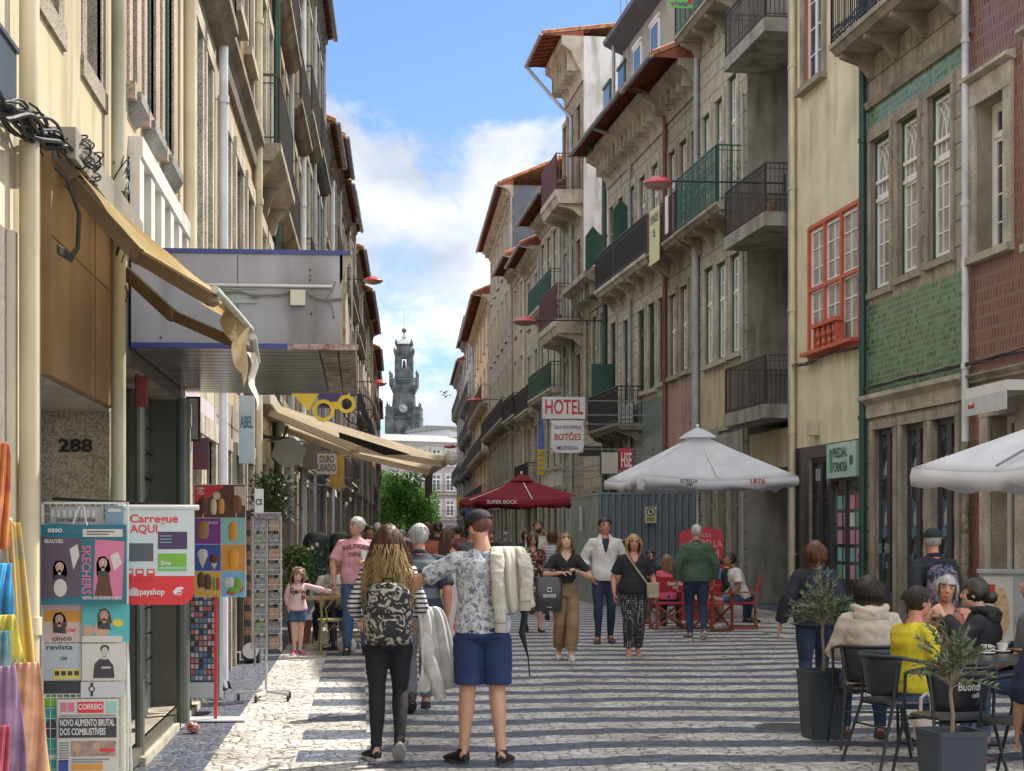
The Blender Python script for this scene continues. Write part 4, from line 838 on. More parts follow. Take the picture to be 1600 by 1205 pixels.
MB().lathe([(.5*u, zt(562)), (2*u, zt(566)), (2.6*u, zt(573)), (3.4*u, zt(575.5))], 12).lathe([(.2*u, zt(559)), (.2*u, zt(563))], 6).build('bell', mat('bell_bronze', (.06, .06, .05), .5), T)
MB().rings([[(x*k, y*k, z) for x, y in ((1, -1), (1, 1), (-1, 1), (-1, -1))] for k, z in ((12*u, zt(538.5)), (9*u, zt(535)), (4*u, zt(530)), (2.6*u, zt(528)), (3.6*u, zt(527)), (1.5*u, zt(525)), (1.2*u, zt(520)))]).build('cupola', mat('cupola_stone', (.36, .37, .34), .8), T)
MB().ball((0, 0, zt(516.5)), 3.9*u, 14).tube([(0, 0, zt(514)), (0, 0, zt(483))], [.25*u, .12*u], 6).build('ball_finial', mat('finial_dark', (.06, .065, .07), .5), T)
ck = MB().lathe([(6.2*u, 0), (6.2*u, .8), (5.6*u, .9)], 28, T=Matrix.Translation((0, -17.9*u, zt(640))) @ Matrix.Rotation(R(90), 4, 'X')).build('clock', mat('clock_face', (.50, .53, .55)), T)
m = MB(); 
for k in range(12): a = k*math.pi/6; m.bar((4.2*u*math.cos(a), -18*u-1.05, zt(640)+4.2*u*math.sin(a)), (5.3*u*math.cos(a), -18*u-1.05, zt(640)+5.3*u*math.sin(a)), .3)
m.bar((0, -18*u-1.1, zt(640)), (-3.6*u, -18*u-1.1, zt(640)+2*u), .3).bar((0, -18*u-1.1, zt(640)), (1.6*u, -18*u-1.1, zt(640)-2.2*u), .35).build('clock_hands', w_black, ck)
m = MB()
for sy in (0,): m.box(-4*u, 4*u, -23.2*u, -22.9*u, zt(690), zt(672)).lathe([(3.4*u, 0), (3.4*u, .3)], 16, T=Matrix.Translation((0, -22.9*u, zt(672))) @ Matrix.Rotation(R(90), 4, 'X')).box(-1.6*u, 1.6*u, -13.65*u, -13.5*u, zt(599), zt(594)); m.build('tower_window', tw_d, T)
# gulls
for i, (px, py) in enumerate(((694, 614), (697, 620))):
    m = MB(); m.loft([((-.28, 0, 0), (0, .01, 0), (0, 0, .01)), ((-.1, 0, .01), (0, .07, 0), (0, 0, .06)), ((.12, 0, 0), (0, .06, 0), (0, 0, .05)), ((.3, 0, .0), (0, .05, 0), (0, 0, .005))], 8)
    for s_ in (-1, 1): m.add([(-.08, 0, .02), (.1, 0, .02), (.06, s_*.35, .16+.06*i), (-.04, s_*.7, .06), (-.12, s_*.35, .17+.06*i)], [(0, 1, 2, 4), (4, 2, 3)])
    tag(m.build('gull', mat('gull_grey', (.16, .16, .17)), loc=PD(px, py, 165), rot=(0, .3, .9+i)), ('upper gull gliding in the sky right of the clock tower', 'lower gull gliding in the sky right of the clock tower')[i], 'bird', 'gulls')
# ================================================================ CANOPIES AND AWNINGS
# metal sign box over the shop
d1 = 11.45; X0, Yc = -1.58, PD(202, 535, d1).y; X1 = PD(551, 535, d1).x; zb, zt_ = CH+300*d1/F, CH+448*d1/F
C = thing('metal_canopy', 'large grey metal sign canopy with blue edges jutting from the left houses', 'canopy', (X0, Yc, 0)); Wd = X1-X0; Dp = 3.75
alu = mat('dull_aluminium', (.29, .29, .31), .5, var=.15, scale=1.5, streak=.9, metal=.15); sof = mat('soffit_strip', (.30, .28, .27), .22, metal=.55, var=.2, scale=3, streak=.3)
MB().box(0, Wd-.09, 0, .02, zb, zt_-.03).box(0, Wd-.09, Dp-.02, Dp, zb, zt_-.03).box(0, Wd-.1, .02, Dp-.02, zt_-.06, zt_-.035).build('panel', alu, C)
m = MB(); m.box(0, Wd-.02, -.012, .03, zt_-.03, zt_).box(0, Wd-.45, -.012, .03, zb-.035, zb).build('blue_edge', mat('blue_trim', (.03, .045, .19), .4, streak=.2), C)
MB().box(Wd-.45, Wd+.04, -.014, .035, zb-.04, zb).box(Wd-.03, Wd+.02, 0, Dp, zb-.035, zb-.005).build('rusty_edge', mat('rust', (.22, .07, .035), .9, var=.4, scale=14, c2=(.42, .34, .30)), C)
m = MB(); n = 16
for k in range(n): y0 = .02+(Dp-.04)*k/n; m.box(.0, Wd-.24, y0+.03, y0+(Dp-.04)/n, zb-.03, zb-.008, 0)
m.build('soffit', sof, C)
m = MB(); m.box(Wd-.23, Wd-.11, .04, Dp-.1, zb-.03, zb-.01).box(Wd-.10, Wd-.02, .04, Dp-.1, zb-.032, zb-.012).box(Wd-.09, Wd-.05, .05, Dp, zb, zt_-.1); m.build('end_boards', mat('rotten_board', (.30, .21, .12), .9, var=.4, scale=9, c2=(.40, .36, .28), streak=.9), C)
m = MB(); m.add([(Wd-.09, .0, zt_-.03), (Wd, .0, zt_-.03), (Wd-.09, .0, zt_-.24)], [(0, 1, 2)]).box(Wd-.09, Wd-.07, 0, .03, zb, zt_).box(Wd-.01, Wd, .0, .03, zb+.1, zt_).build('corner_bracket', mat('tan_metal', (.33, .28, .22), .7, streak=.6), C)
m = MB(); m.tube([(.45, -.02, zb+.40), (Wd-.14, -.02, zb+.40)], .011, 10).build('conduit', mat('conduit_grey', (.52, .52, .54), .4), C)
m = MB(); rnd = random.Random(8)
def ppt(px, py): return ((px-202)*d1/F, -.02, zb+(535-py)*d1/F)
for k in range(4):
    m.tube([ppt(px, py+rnd.uniform(-2, 2)) for px, py in ((334, 452), (350, 456), (372, 455), (392, 461), (412, 460), (432, 460), (452, 453), (470, 453), (490, 463), (505, 466), (530, 464))], .004, 4)
m.tube([ppt(505, 464), ppt(514, 450), ppt(520, 436)], .004, 4).tube([ppt(505, 464), ppt(514, 475), ppt(517, 489)], .004, 4).tube([ppt(535, 466), ppt(537, 450), ppt(536, 436)], .005, 4)
m.build('cable', mat('old_cable', (.14, .11, .09)), C)
a = ppt(449.5, 475); b = ppt(472.5, 451); MB().box(a[0], b[0], -.05, 0, a[2], b[2]).build('junction_box', mat('box_ivory', (.50, .48, .38), .5), C)
a = ppt(330, 472); b = ppt(397, 448); MB().box(a[0], b[0], -.012, 0, a[2], a[2]+.028).box(a[0], b[0], -.012, 0, b[2]-.01, b[2]).box(a[0], b[0], -.006, 0, a[2]+.03, b[2]-.012).build('patch_panel', mat('patch_green', (.28, .32, .30), .6, streak=.6), C)
m = MB()
for px, py in ((480, 418), (480, 427), (480, 434), (482, 487), (517, 492), (248, 527)): a = ppt(px, py); m.box(a[0]-.006, a[0]+.006, -.006, 0, a[2]-.006, a[2]+.006)
a = ppt(367, 395); m.box(a[0]-.002, a[0]+.002, -.004, 0, zb+.02, zt_-.04); m.build('bolt_hole', w_black, C)
# folding-arm awnings
def cloth_grid(P00, P10, P11, P01, n, k, sag, wr, rnd, thick=0):
    """corners: wall near, front near, front far, wall far"""
    V = []; 
    for i in range(n+1):
        for j in range(k+1):
            u, v = i/n, j/k; p = (P00*(1-u)+P10*u)*(1-v)+(P01*(1-u)+P11*u)*v
            p = p+Vector((0, 0, -sag*4*u*(1-u)*.5+wr*math.sin(v*9+u*3)*math.sin(u*3.1)+wr*.6*mn.noise(Vector((u*5, v*7, 3))))); V.append(p)
    return V, [(i*(k+1)+j, i*(k+1)+j+1, (i+1)*(k+1)+j+1, (i+1)*(k+1)+j) for i in range(n) for j in range(k)]
aw_m = mat('yellowed_canvas', (.44, .31, .14), .85, var=.25, scale=3, streak=.6, c2=(.52, .42, .24), bump=.4, bscale=25)
translucent(aw_m, .5)
A = thing('folding_awning', 'torn yellow-brown canvas awning on folding arms over the number 288 shop', 'awning', (-1.6, 8.3, 0))
O = Vector((-1.6, 8.3, 0)); rnd = random.Random(2)
w0, w1 = PD(76, 268, 8.5)-O, PD(186, 345, 10.9)-O; w0.x = w1.x = .08; w0.z = w1.z = 3.56
n0, n1 = PD(336, 452, 8.08)-O, PD(392, 515, 10.3)-O
V, Fs = cloth_grid(w0, n0, n1, w1, 14, 22, .10, .02, rnd); MB().add(V, Fs).build('canvas', aw_m, A, smooth=2, fixn=False)
m = MB(); m.tube([n0, n0*.5+n1*.5+Vector((.02, 0, -.02)), n1], .019, 12).tube([n1+Vector((.01, .05, -.04)), n1+Vector((.02, .3, -.17))], .022, 12).build('front_bar', mat('pale_green_tube', (.42, .43, .35), .5, streak=.3), A, smooth=True)
MB().box(0, .16, w0.y-.1, w1.y+.1, 3.52, 3.68).build('cassette', mat('cassette_grey', (.24, .22, .18), .6, streak=.6), A)
arm = mat('arm_brown', (.13, .09, .06), .5, streak=.3)
m = MB(); e0 = PD(232, 385, 8.9)-O
for a_, e_, b_ in (((PD(100, 285, 8.6)-O), PD(215, 400, 8.6)-O, n0+Vector((-.02, .1, -.04))), (PD(172, 425, 10.6)-O, PD(268, 492, 10.5)-O, n1+Vector((-.03, -.1, -.12)))):
    a_.x = .1; m = MB(); m.bar(a_, e_, .045, .075); m.bar(e_, b_, .04, .065); m.ball(e_, .045, 8); m.ball(b_, .035, 8); m.build('folding_arm', arm, A)
m = MB(); P_ = [PD(335, 455, 8.1)-O, PD(392, 512, 9.9)-O, PD(376, 556, 9.8)-O]; V = []
top = [n1.lerp(n0, k/8*.75) for k in range(9)]
V = []; 
for i in range(7):
    u = i/6
    for k in range(9):
        t_ = top[k]; ln = .33*(1-k/8)**1.2+.03; V.append(t_+Vector((-.03*math.sin(k*2+u*3)-.04*u, .05*math.sin(k*1.7)*u-.02*k*u, -ln*u)))
MB().add(V, [(i*9+k, i*9+k+1, (i+1)*9+k+1, (i+1)*9+k) for i in range(6) for k in range(8)]).build('valance', aw_m, A, smooth=2, fixn=False)
V = []
for i in range(10):
    u = i/9
    for k in range(5): V.append(n1+Vector((.0+.02*math.sin(u*9)+.012*(k-2)*(1-u*.5)+.04*u, .014*(k-2)+.03*math.sin(u*7+k), -.14-.36*u)))
MB().add(V, [(i*5+k, i*5+k+1, (i+1)*5+k+1, (i+1)*5+k) for i in range(9) for k in range(4)]).build('torn_strip', mat('white_rag', (.62, .58, .48)), A, smooth=2, fixn=False)
# beige awning
bg_m = mat('beige_canvas', (.58, .48, .35), .85, var=.1, scale=2, bump=.2, streak=.2); translucent(bg_m, .4)
O = wall_at(LW, Y=24.5); B = thing('folding_awning', 'long beige canvas awning with black hanging flap over the left cafe', 'awning', O); 
w0 = PD(408, 622, 24.2)-O; w1 = PD(452, 668, 31)-O; w0.x = .05; w1.x = .2; w1.z = w0.z
n0, n1 = PD(705, 716, 24)-O, PD(664, 742, 29.3)-O
V, Fs = cloth_grid(w0, n0, n1, w1, 12, 16, .06, .01, rnd); MB().add(V, Fs).build('canvas', bg_m, B, smooth=2, fixn=False)
m = MB(); m.tube([n0, n1], .06, 10).box(0, .25, w0.y-.2, w1.y+.2, w0.z-.1, w0.z+.12).ball(n0, .11, 10).build('front_bar', mat('awning_frame', (.40, .36, .30), .5), B)
m = MB()
for fr in (.12, .75):
    a_ = w0.lerp(w1, fr)+Vector((.1, 0, -.15)); b_ = n0.lerp(n1, fr*.8+.05)+Vector((-.05, 0, -.05)); e_ = a_.lerp(b_, .5)+Vector((0, -.8 if fr > .5 else .6, -.12)); m = MB(); m.bar(a_, e_, .08, .1); m.bar(e_, b_, .07, .09); m.ball(e_, .08, 8); m.build('folding_arm', mat('arm_cream', (.45, .40, .32), .5), B)
V = []
for i in range(5):
    for k in range(7): u, v = i/4, k/6; V.append(n1.lerp(n0, v*.35)+Vector((.05*math.sin(v*6)*u, 0, -.55*u*(1-.6*abs(v-.5)))))
MB().add(V, [(i*7+k, i*7+k+1, (i+1)*7+k+1, (i+1)*7+k) for i in range(4) for k in range(6)]).build('valance', mat('black_canvas', (.025, .022, .025), .8), B, smooth=2, fixn=False)
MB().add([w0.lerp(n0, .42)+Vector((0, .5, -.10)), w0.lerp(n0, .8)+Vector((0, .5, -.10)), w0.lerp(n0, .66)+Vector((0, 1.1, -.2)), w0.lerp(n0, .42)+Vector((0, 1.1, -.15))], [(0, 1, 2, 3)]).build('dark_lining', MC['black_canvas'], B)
# third small awnings far left
for i, (px0, px1, py, d, c_, lb) in enumerate(((487, 525, 745, 38, (.46, .42, .34), 'small cream awning below the gold sign on the left'), (519, 560, 735, 47, (.40, .36, .30), 'small faded awning further down the left side'))):
    O = wall_at(LW, Y=d); S_ = thing('shop_awning', lb, 'awning', O); a0 = PD(px0, py-22, d)-O; a1 = PD(px1, py+18, d)-O
    MB().add([(0, -1.2, a0.z), (a1.x, -1.2, a1.z), (a1.x, 1.4, a1.z), (0, 1.4, a0.z), (a1.x, -1.2, a1.z-.2), (a1.x, 1.4, a1.z-.2)], [(0, 1, 2, 3), (1, 4, 5, 2)]).build('canvas', mat('small_awning_%d' % i, c_), S_); MB().tube([(a1.x, -1.2, a1.z), (a1.x, 1.4, a1.z)], .03).tube([(0, -1.1, a0.z-.5), (a1.x, -1.1, a1.z)], .02).build('frame', w_grey, S_)
# ================================================================ SIGNS ON THE LEFT
def wsign(name, lb, cat, px0, px1, py0, py1, d, m_, th=.06, bracket=True, side=-1, group=None, rim=None):
    a, b = PD(px0, py1, d), PD(px1, py0, d); S_ = thing(name, lb, cat, ((a.x+b.x)/2, a.y, a.z), -.0, group); W_, H_ = abs(b.x-a.x), b.z-a.z
    MB().box(-W_/2, W_/2, 0, th, 0, H_).build('panel', m_, S_)
    if rim: MB().box(-W_/2-.02, W_/2+.02, .01, th-.01, -.02, 0).box(-W_/2-.02, W_/2+.02, .01, th-.01, H_, H_+.02).box(-W_/2-.02, -W_/2, .01, th-.01, 0, H_).box(W_/2, W_/2+.02, .01, th-.01, 0, H_).build('rim', rim, S_)
    if bracket:
        w_ = wall_at(LW if side < 0 else RW, Y=a.y); x1 = w_.x-(a.x+b.x)/2; m = MB()
        for z in ((.12, H_-.1) if bracket == 2 else (H_+.03,)): m.bar((x1, th/2, z), ((W_/2 if side < 0 else -W_/2), th/2, z), .03)
        m.build('bracket', w_grey, S_)
    return S_, W_, H_
navy = mat('navy_letters', (.03, .05, .20), .5); redp = mat('red_letters', (.50, .03, .04), .5); whitep = mat('sign_white', (.66, .66, .64), .35)
S_, W_, H_ = wsign('hanging_sign', 'white OURO USADO sign hanging below the beige awning', 'sign', 495, 526, 709, 741, 28, whitep)
text('OURO', .17, navy, S_, (0, -.004, H_*.72), wid=W_*.72); text('USADO', .17, navy, S_, (0, -.004, H_*.3), wid=W_*.92)
S_, W_, H_ = wsign('hanging_sign', 'gold sheet sign beside the white OURO USADO sign', 'sign', 516, 538, 712, 762, 29.5, mat('gold_sheet', (.45, .28, .04), .35, c2=(.58, .40, .10), scale=6))
m = MB(); c = PD(451, 707, 26); S_ = thing('hexagonal_sign', 'grey hexagonal shop sign box under the beige awning', 'sign', c)
m.rings([[(.28*math.cos(a), y, .25*math.sin(a)) for a in [i*math.pi/3+.26 for i in range(6)]] for y in (0, .22)]).build('box', mat('hex_grey', (.22, .23, .24), .3), S_); MB().bar((-.45, .1, .25), (0, .1, .22), .05).tube([(-.1, .1, .2), (-.02, .1, .42)], .02).build('bracket', w_black, S_)
S_, W_, H_ = wsign('box_sign', 'blank grey box sign between the hexagonal and the OURO USADO signs', 'sign', 473, 495, 692, 732, 27, mat('box_side', (.14, .14, .14), .4), th=.35)
# optician glasses sign
c = PD(531, 635, 22.6); S_ = thing('optician_sign', 'yellow spectacle shaped sign with blue panel under the canopy corner', 'sign', c)
m = MB()
def ring(m, cx, cz, r0, r1, y0=-.03, y1=.03, n=24):
    m.rings([[(cx+r*math.cos(2*math.pi*j/n), y, cz+r*math.sin(2*math.pi*j/n)) for j in range(n)] for r, y in ((r0, y0), (r1, y0), (r1, y1), (r0, y1), (r0, y0))], cap=False)
ring(m, .09, .03, .075, .125); ring(m, -.22, -.06, .10, .15); m.box(-.11, -.02, -.025, .025, -.04, .06)
m.build('spectacles', mat('sign_yellow', (.62, .42, .02), .4), S_); MB().box(-.28, .02, .04, .07, -.02, .26).build('panel', mat('sign_indigo', (.03, .02, .12), .4), S_); MB().bar((-1.2, .05, .27), (.2, .05, .27), .02).build('bracket', w_black, S_)
m = MB(); c = PD(480, 628, 21.5); S_ = thing('triangular_sign', 'yellow pointed sign tucked under the far edge of the metal canopy', 'sign', c)
m.rings([[(-.22, y, .13), (.16, y, .13), (.02, y, -.12)] for y in (0, .05)]).build('panel', MC['sign_yellow'], S_); MB().bar((-.7, .02, .1), (-.2, .02, .1), .02).build('bracket', w_black, S_)
S_, W_, H_ = wsign('shop_sign', 'light blue lettered shop sign board on the left wall behind the torn awning', 'sign', 373, 397, 618, 724, 20.5, mat('glass_blue_sign', (.36, .44, .48), .2, streak=.2), th=.12, bracket=False)
text('ABEL', .2, mat('dark_teal', (.05, .12, .14)), S_, (0, -.004, H_*.6), wid=W_*.8, rot=(0, 0, 0))
S_, W_, H_ = wsign('small_sign', 'small white sign reading CS above the postcard stand', 'sign', 398, 411, 764, 810, 18.2, whitep, bracket=False); text('CS', .09, w_black, S_, (0, -.004, H_*.55), wid=W_*.8)
MB().tube([(-W_/2, .03, -1.62), (-W_/2, .03, H_+.02)], .012).build('pole', w_grey, S_)
S_, W_, H_ = wsign('street_name_plate', 'black framed lantern shaped notice box on the left shop wall', 'sign', 293, 309, 623, 686, 15.2, mat('notice_grey', (.28, .28, .27), .3, scale=8), bracket=False, rim=w_black)
S_, W_, H_ = wsign('toy_poster', 'dark red toy car poster on the left wall above the ice cream board', 'poster', 298, 326, 684, 734, 15.8, mat('poster_red', (.25, .05, .03), .5, c2=(.08, .08, .14), scale=12), th=.01, bracket=False)
# ================================================================ SIGNS ON THE RIGHT
def flat_round(m, W_, H_, r, y0, y1):
    o = []
    for cx, cz, a0 in ((W_/2-r, r, -90), (W_/2-r, H_-r, 0), (-W_/2+r, H_-r, 90), (-W_/2+r, r, 180)): o += [(cx+r*math.cos(R(a0+k*18)), cz+r*math.sin(R(a0+k*18))) for k in range(6)]
    m.rings([[(x, y, z) for x, z in o] for y in (y0, y1)])
S_, W_, H_ = wsign('hotel_sign', 'white HOTEL sign with red letters projecting from the right houses', 'sign', 848, 915, 620, 654, 49, whitep, th=.2, side=1, bracket=2)
text('HOTEL', .6, redp, S_, (0, -.006, H_*.5), wid=W_*.9)
S_, W_, H_ = wsign('hanging_sign', 'rounded white sign reading BOTÕES hung right under the HOTEL sign', 'sign', 861, 912, 657, 708, 48.6, whitep, th=.02, side=1, bracket=2)
m = MB(); flat_round(m, W_, H_, .2, -.1, .1); m.build('rounded_panel', whitep, S_)
text('CASA DOS FORROS', .14, navy, S_, (0, -.105, H_*.78), wid=W_*.84); text('BOTÕES', .26, redp, S_, (0, -.105, H_*.48), wid=W_*.82); text('MIUDEZAS', .14, navy, S_, (0, -.105, H_*.15), wid=W_*.66)
S_, W_, H_ = wsign('banner_flag', 'tall narrow blue and yellow banner left of the HOTEL sign', 'banner', 840, 851, 702, 742, 50, mat('banner_yellow', (.60, .40, .03)), th=.02, side=1, bracket=2)
MB().rings([[(-W_/2, y, H_), (W_/2, y, H_), (W_/2-.05, y, H_+1.25), (W_/2-.1, y, H_+1.5), (-W_/2+.12, y, H_+1.2)] for y in (0, .02)]).build('blue_cloth', mat('banner_blue', (.10, .16, .42)), S_)
for k in range(4): MB().box(-W_*.3, W_*.3, -.006, -.002, .12+k*.15, .16+k*.15).build('print_line', w_grey, S_)
S_, W_, H_ = wsign('projecting_sign', 'red backed light box sign behind the white parasol', 'sign', 940, 966, 707, 740, 41, mat('lightbox_cream', (.45, .43, .36), .4), th=.2, side=1, bracket=2, rim=w_black)
MB().box(W_/2+.04, W_/2+.34, -.1, .1, .1, H_+.1).build('red_panel', redp, S_)
text('HSE', .5, whitep, S_, (W_/2+.19, -.106, H_*.6), wid=.26)
S_, W_, H_ = wsign('shop_board', 'black fascia strip reading nothing legible above the dark shopfront by the hotel sign', 'sign', 905, 940, 697, 712, 50, w_black, th=.3, side=1, bracket=False)
S_['label'] = 'black shop fascia under the iron balcony, right of the BOTÕES sign'
S_, W_, H_ = wsign('street_sign', 'yellow and blue sign box at the far right behind the red parasol', 'sign', 714, 734, 778, 792, 75, mat('yellow_board', (.50, .36, .03)), th=.3, side=1, bracket=1)
MB().box(.1, .5, -.01, .1, -.8, -.1).build('blue_plate', w_blue, S_)
S_, W_, H_ = wsign('estate_agent_banner', 'green estate agent banner on the topmost balcony', 'banner', 1044, 1083, -16, 12, 41.5, mat('agent_green', (.16, .50, .12)), th=.02, side=1, bracket=2)
text('Predial', .16, navy, S_, (0.02, -.004, H_*.22), wid=W_*.5); MB().box(-W_*.38, -W_*.28, -.006, 0, .05, .14).box(W_*.3, W_*.46, -.006, 0, .1, .4).build('print_mark', redp, S_)
# street lamps: red shades on long arms
lamp_red = mat('lamp_red', (.42, .035, .04), .3); lamp_glass = mat('lamp_bowl', (.35, .20, .18), .3)
def lamp(px, py, d, side, lb, r=.42):
    p = PD(px, py, d); w_ = wall_at(RW if side > 0 else LW, Y=p.y); t = thing('street_lamp', lb, 'street lamp', p, 0 if side > 0 else math.pi, 'red street lamps'); ax = abs(w_.x-p.x)
    MB().lathe([(.04, .16), (r*.4, .15), (r*.8, .08), (r, 0), (r*.97, -.02)], 20).build('lamp_shade', lamp_red, t, smooth=True)
    MB().lathe([(r*.95, -.02), (r*.7, -.09), (r*.3, -.13), (.02, -.14)], 20).build('lamp_bowl', lamp_glass, t, smooth=True)
    MB().tube([(r*.6, 0, .06), (ax, 0, .06)], .022, 8).box(ax-.04, ax, -.08, .08, -.15, .25).build('arm', w_black, t)
lamp(1028, 287, 36, 1, 'nearest red street lamp, hanging before the green balcony', .32); lamp(820, 503, 56, 1, 'red street lamp on a long arm left of the HOTEL sign, upper', .42)
lamp(742, 626, 92, 1, 'small distant red street lamp left of the hotel sign', .5); lamp(703, 698, 120, 1, 'tiny red street lamp near the end of the right houses', .5)
lamp(583, 439, 62, -1, 'upper red street lamp on the left near the canopy corner', .38); lamp(594, 599, 72, -1, 'lower red street lamp on the left, just left of the tower', .3)
# iron wall lantern rings
p = PD(560, 640, 55); o_ = MB(); ring(o_, 0, 0, .48, .52); o_.bar((-.8, 0, 0), (.5, 0, 0), .03).bar((0, 0, -.5), (0, 0, .5), .03); ring(o_, 0, 0, .18, .21)
tag(o_.build('iron_bracket', w_black, loc=p), 'round wrought iron sign ring on the left wall before the far houses', 'bracket')
# ================================================================ PEOPLE
def fuse(mb, vox, sm=3, wr=0, fr=9, seed=0, cut=None):
    """one continuous surface round everything in mb; then cloth folds; then open it where cut(p) is true"""
    me = bpy.data.meshes.new('f'); me.from_pydata(mb.v, [], mb.f); b = bmesh.new(); b.from_mesh(me); bmesh.ops.recalc_face_normals(b, faces=b.faces); b.to_mesh(me); b.free()
    o = bpy.data.objects.new('f', me); r_ = o.modifiers.new('r', 'REMESH'); r_.mode = 'VOXEL'; r_.voxel_size = vox; r_.adaptivity = 0
    s_ = o.modifiers.new('s', 'SMOOTH'); s_.factor = .5; s_.iterations = sm
    e_ = evaluated(o); bpy.data.meshes.remove(me)
    out_ = MB()
    if wr:
        for v in e_.vertices:
            p = v.co; k = mn.noise(Vector((p.x*fr, p.y*fr, p.z*fr*.8+seed)))+.5*mn.noise(Vector((p.x*fr*2.1, p.y*fr*2.1, p.z*fr*2.6+seed)))+.35*mn.noise(Vector((p.x*3, p.y*3, p.z*fr*3+seed)))
            v.co = p+v.normal*k*wr
    out_.v = [tuple(v.co) for v in e_.vertices]; out_.f = [tuple(p.vertices) for p in e_.polygons if not (cut and cut(p.center))]; out_.m = [0]*len(out_.f); bpy.data.meshes.remove(e_)
    return out_
def hand(mb, wr, d, nrm, side, curl=.5, sc=1.0, spread=.12):
    """palm and five bent fingers; d: towards the finger tips, nrm: out of the back of the hand, side: +1 when the thumb lies on d x nrm"""
    d = d.normalized(); nrm = (nrm-d*nrm.dot(d)).normalized(); t = d.cross(nrm)*side; m = MB(); W_ = lambda a, b_, c: wr+(d*a+t*b_+nrm*c)*sc
    m.loft([(W_(-.03, 0, 0), t*.024*sc, nrm*.018*sc), (W_(.01, 0, 0), t*.028*sc, nrm*.016*sc), (W_(.05, .002, 0), t*.040*sc, nrm*.014*sc), (W_(.085, 0, 0), t*.040*sc, nrm*.012*sc), (W_(.095, 0, 0), t*.034*sc, nrm*.009*sc)], 12)
    for k, ln in enumerate((.072, .082, .076, .06)):
        b0 = .029-.0195*k; p = W_(.085, b0, .0); dd = (d+t*(.5-k/3)*spread*2).normalized(); pts = [p-dd*.015*sc]; a = curl*.35
        for q, sg in enumerate((.42, .32, .26)):
            pts.append(p); v = dd*math.cos(a)-nrm*math.sin(a); p = p+v*ln*sg*sc; a += curl*(.75+.12*k)
        pts.append(p); m.tube(pts, [.0085*sc, .0088*sc, .0082*sc, .0075*sc, .0062*sc], 7)
    p0 = W_(.015, .026, -.004); p1 = W_(.045, .052, -.012); p2 = W_(.072, .060, -.016-.02*curl); p3 = W_(.092, .058-.01*curl, -.02-.03*curl); m.tube([p0, p1, p2, p3], [.013*sc, .0115*sc, .0095*sc, .007*sc], 7)
    f_ = fuse(m, .0052, 1); mb.add(f_.v, f_.f)
skins = {k: mat('skin_'+k, c, .5, var=.06, scale=6, sub=.08, c2=None) for k, c in dict(fair=(.56, .33, .24), tan=(.46, .25, .16), brown=(.28, .15, .09), ruddy=(.50, .22, .15), child=(.60, .37, .28)).items()}
eye_m = mat('eye_dark', (.02, .012, .01), .2); lip_m = mat('lip', (.36, .11, .09), .5); brow_m = mat('brow', (.06, .035, .02), .8)
def hair_mat(n, c, c2):
    def p_(N, K, vec, mix, rng, nois, cur): return mix(rng(nois(30, 3, (1, 1, .12)), .35, .65), c, c2)
    return mat(n, c, .42, pat=p_)
hairs = dict(dark=hair_mat('hair_dark', (.012, .009, .008), (.035, .022, .015)), brown=hair_mat('hair_brown', (.045, .02, .01), (.11, .055, .03)), auburn=hair_mat('hair_auburn', (.06, .022, .012), (.13, .055, .03)), grey=hair_mat('hair_grey', (.22, .21, .20), (.42, .41, .40)), silver=hair_mat('hair_silver', (.30, .29, .28), (.50, .49, .47)), blonde=hair_mat('hair_blonde', (.26, .15, .06), (.46, .30, .14)), light=hair_mat('hair_light_brown', (.16, .09, .045), (.30, .19, .10)))
cl = lambda n, c, r=.85, **k: mat(n, c, r, **dict(dict(var=.12, scale=9, bump=.15, bscale=160), **k))
def V3(*a): return Vector(a)
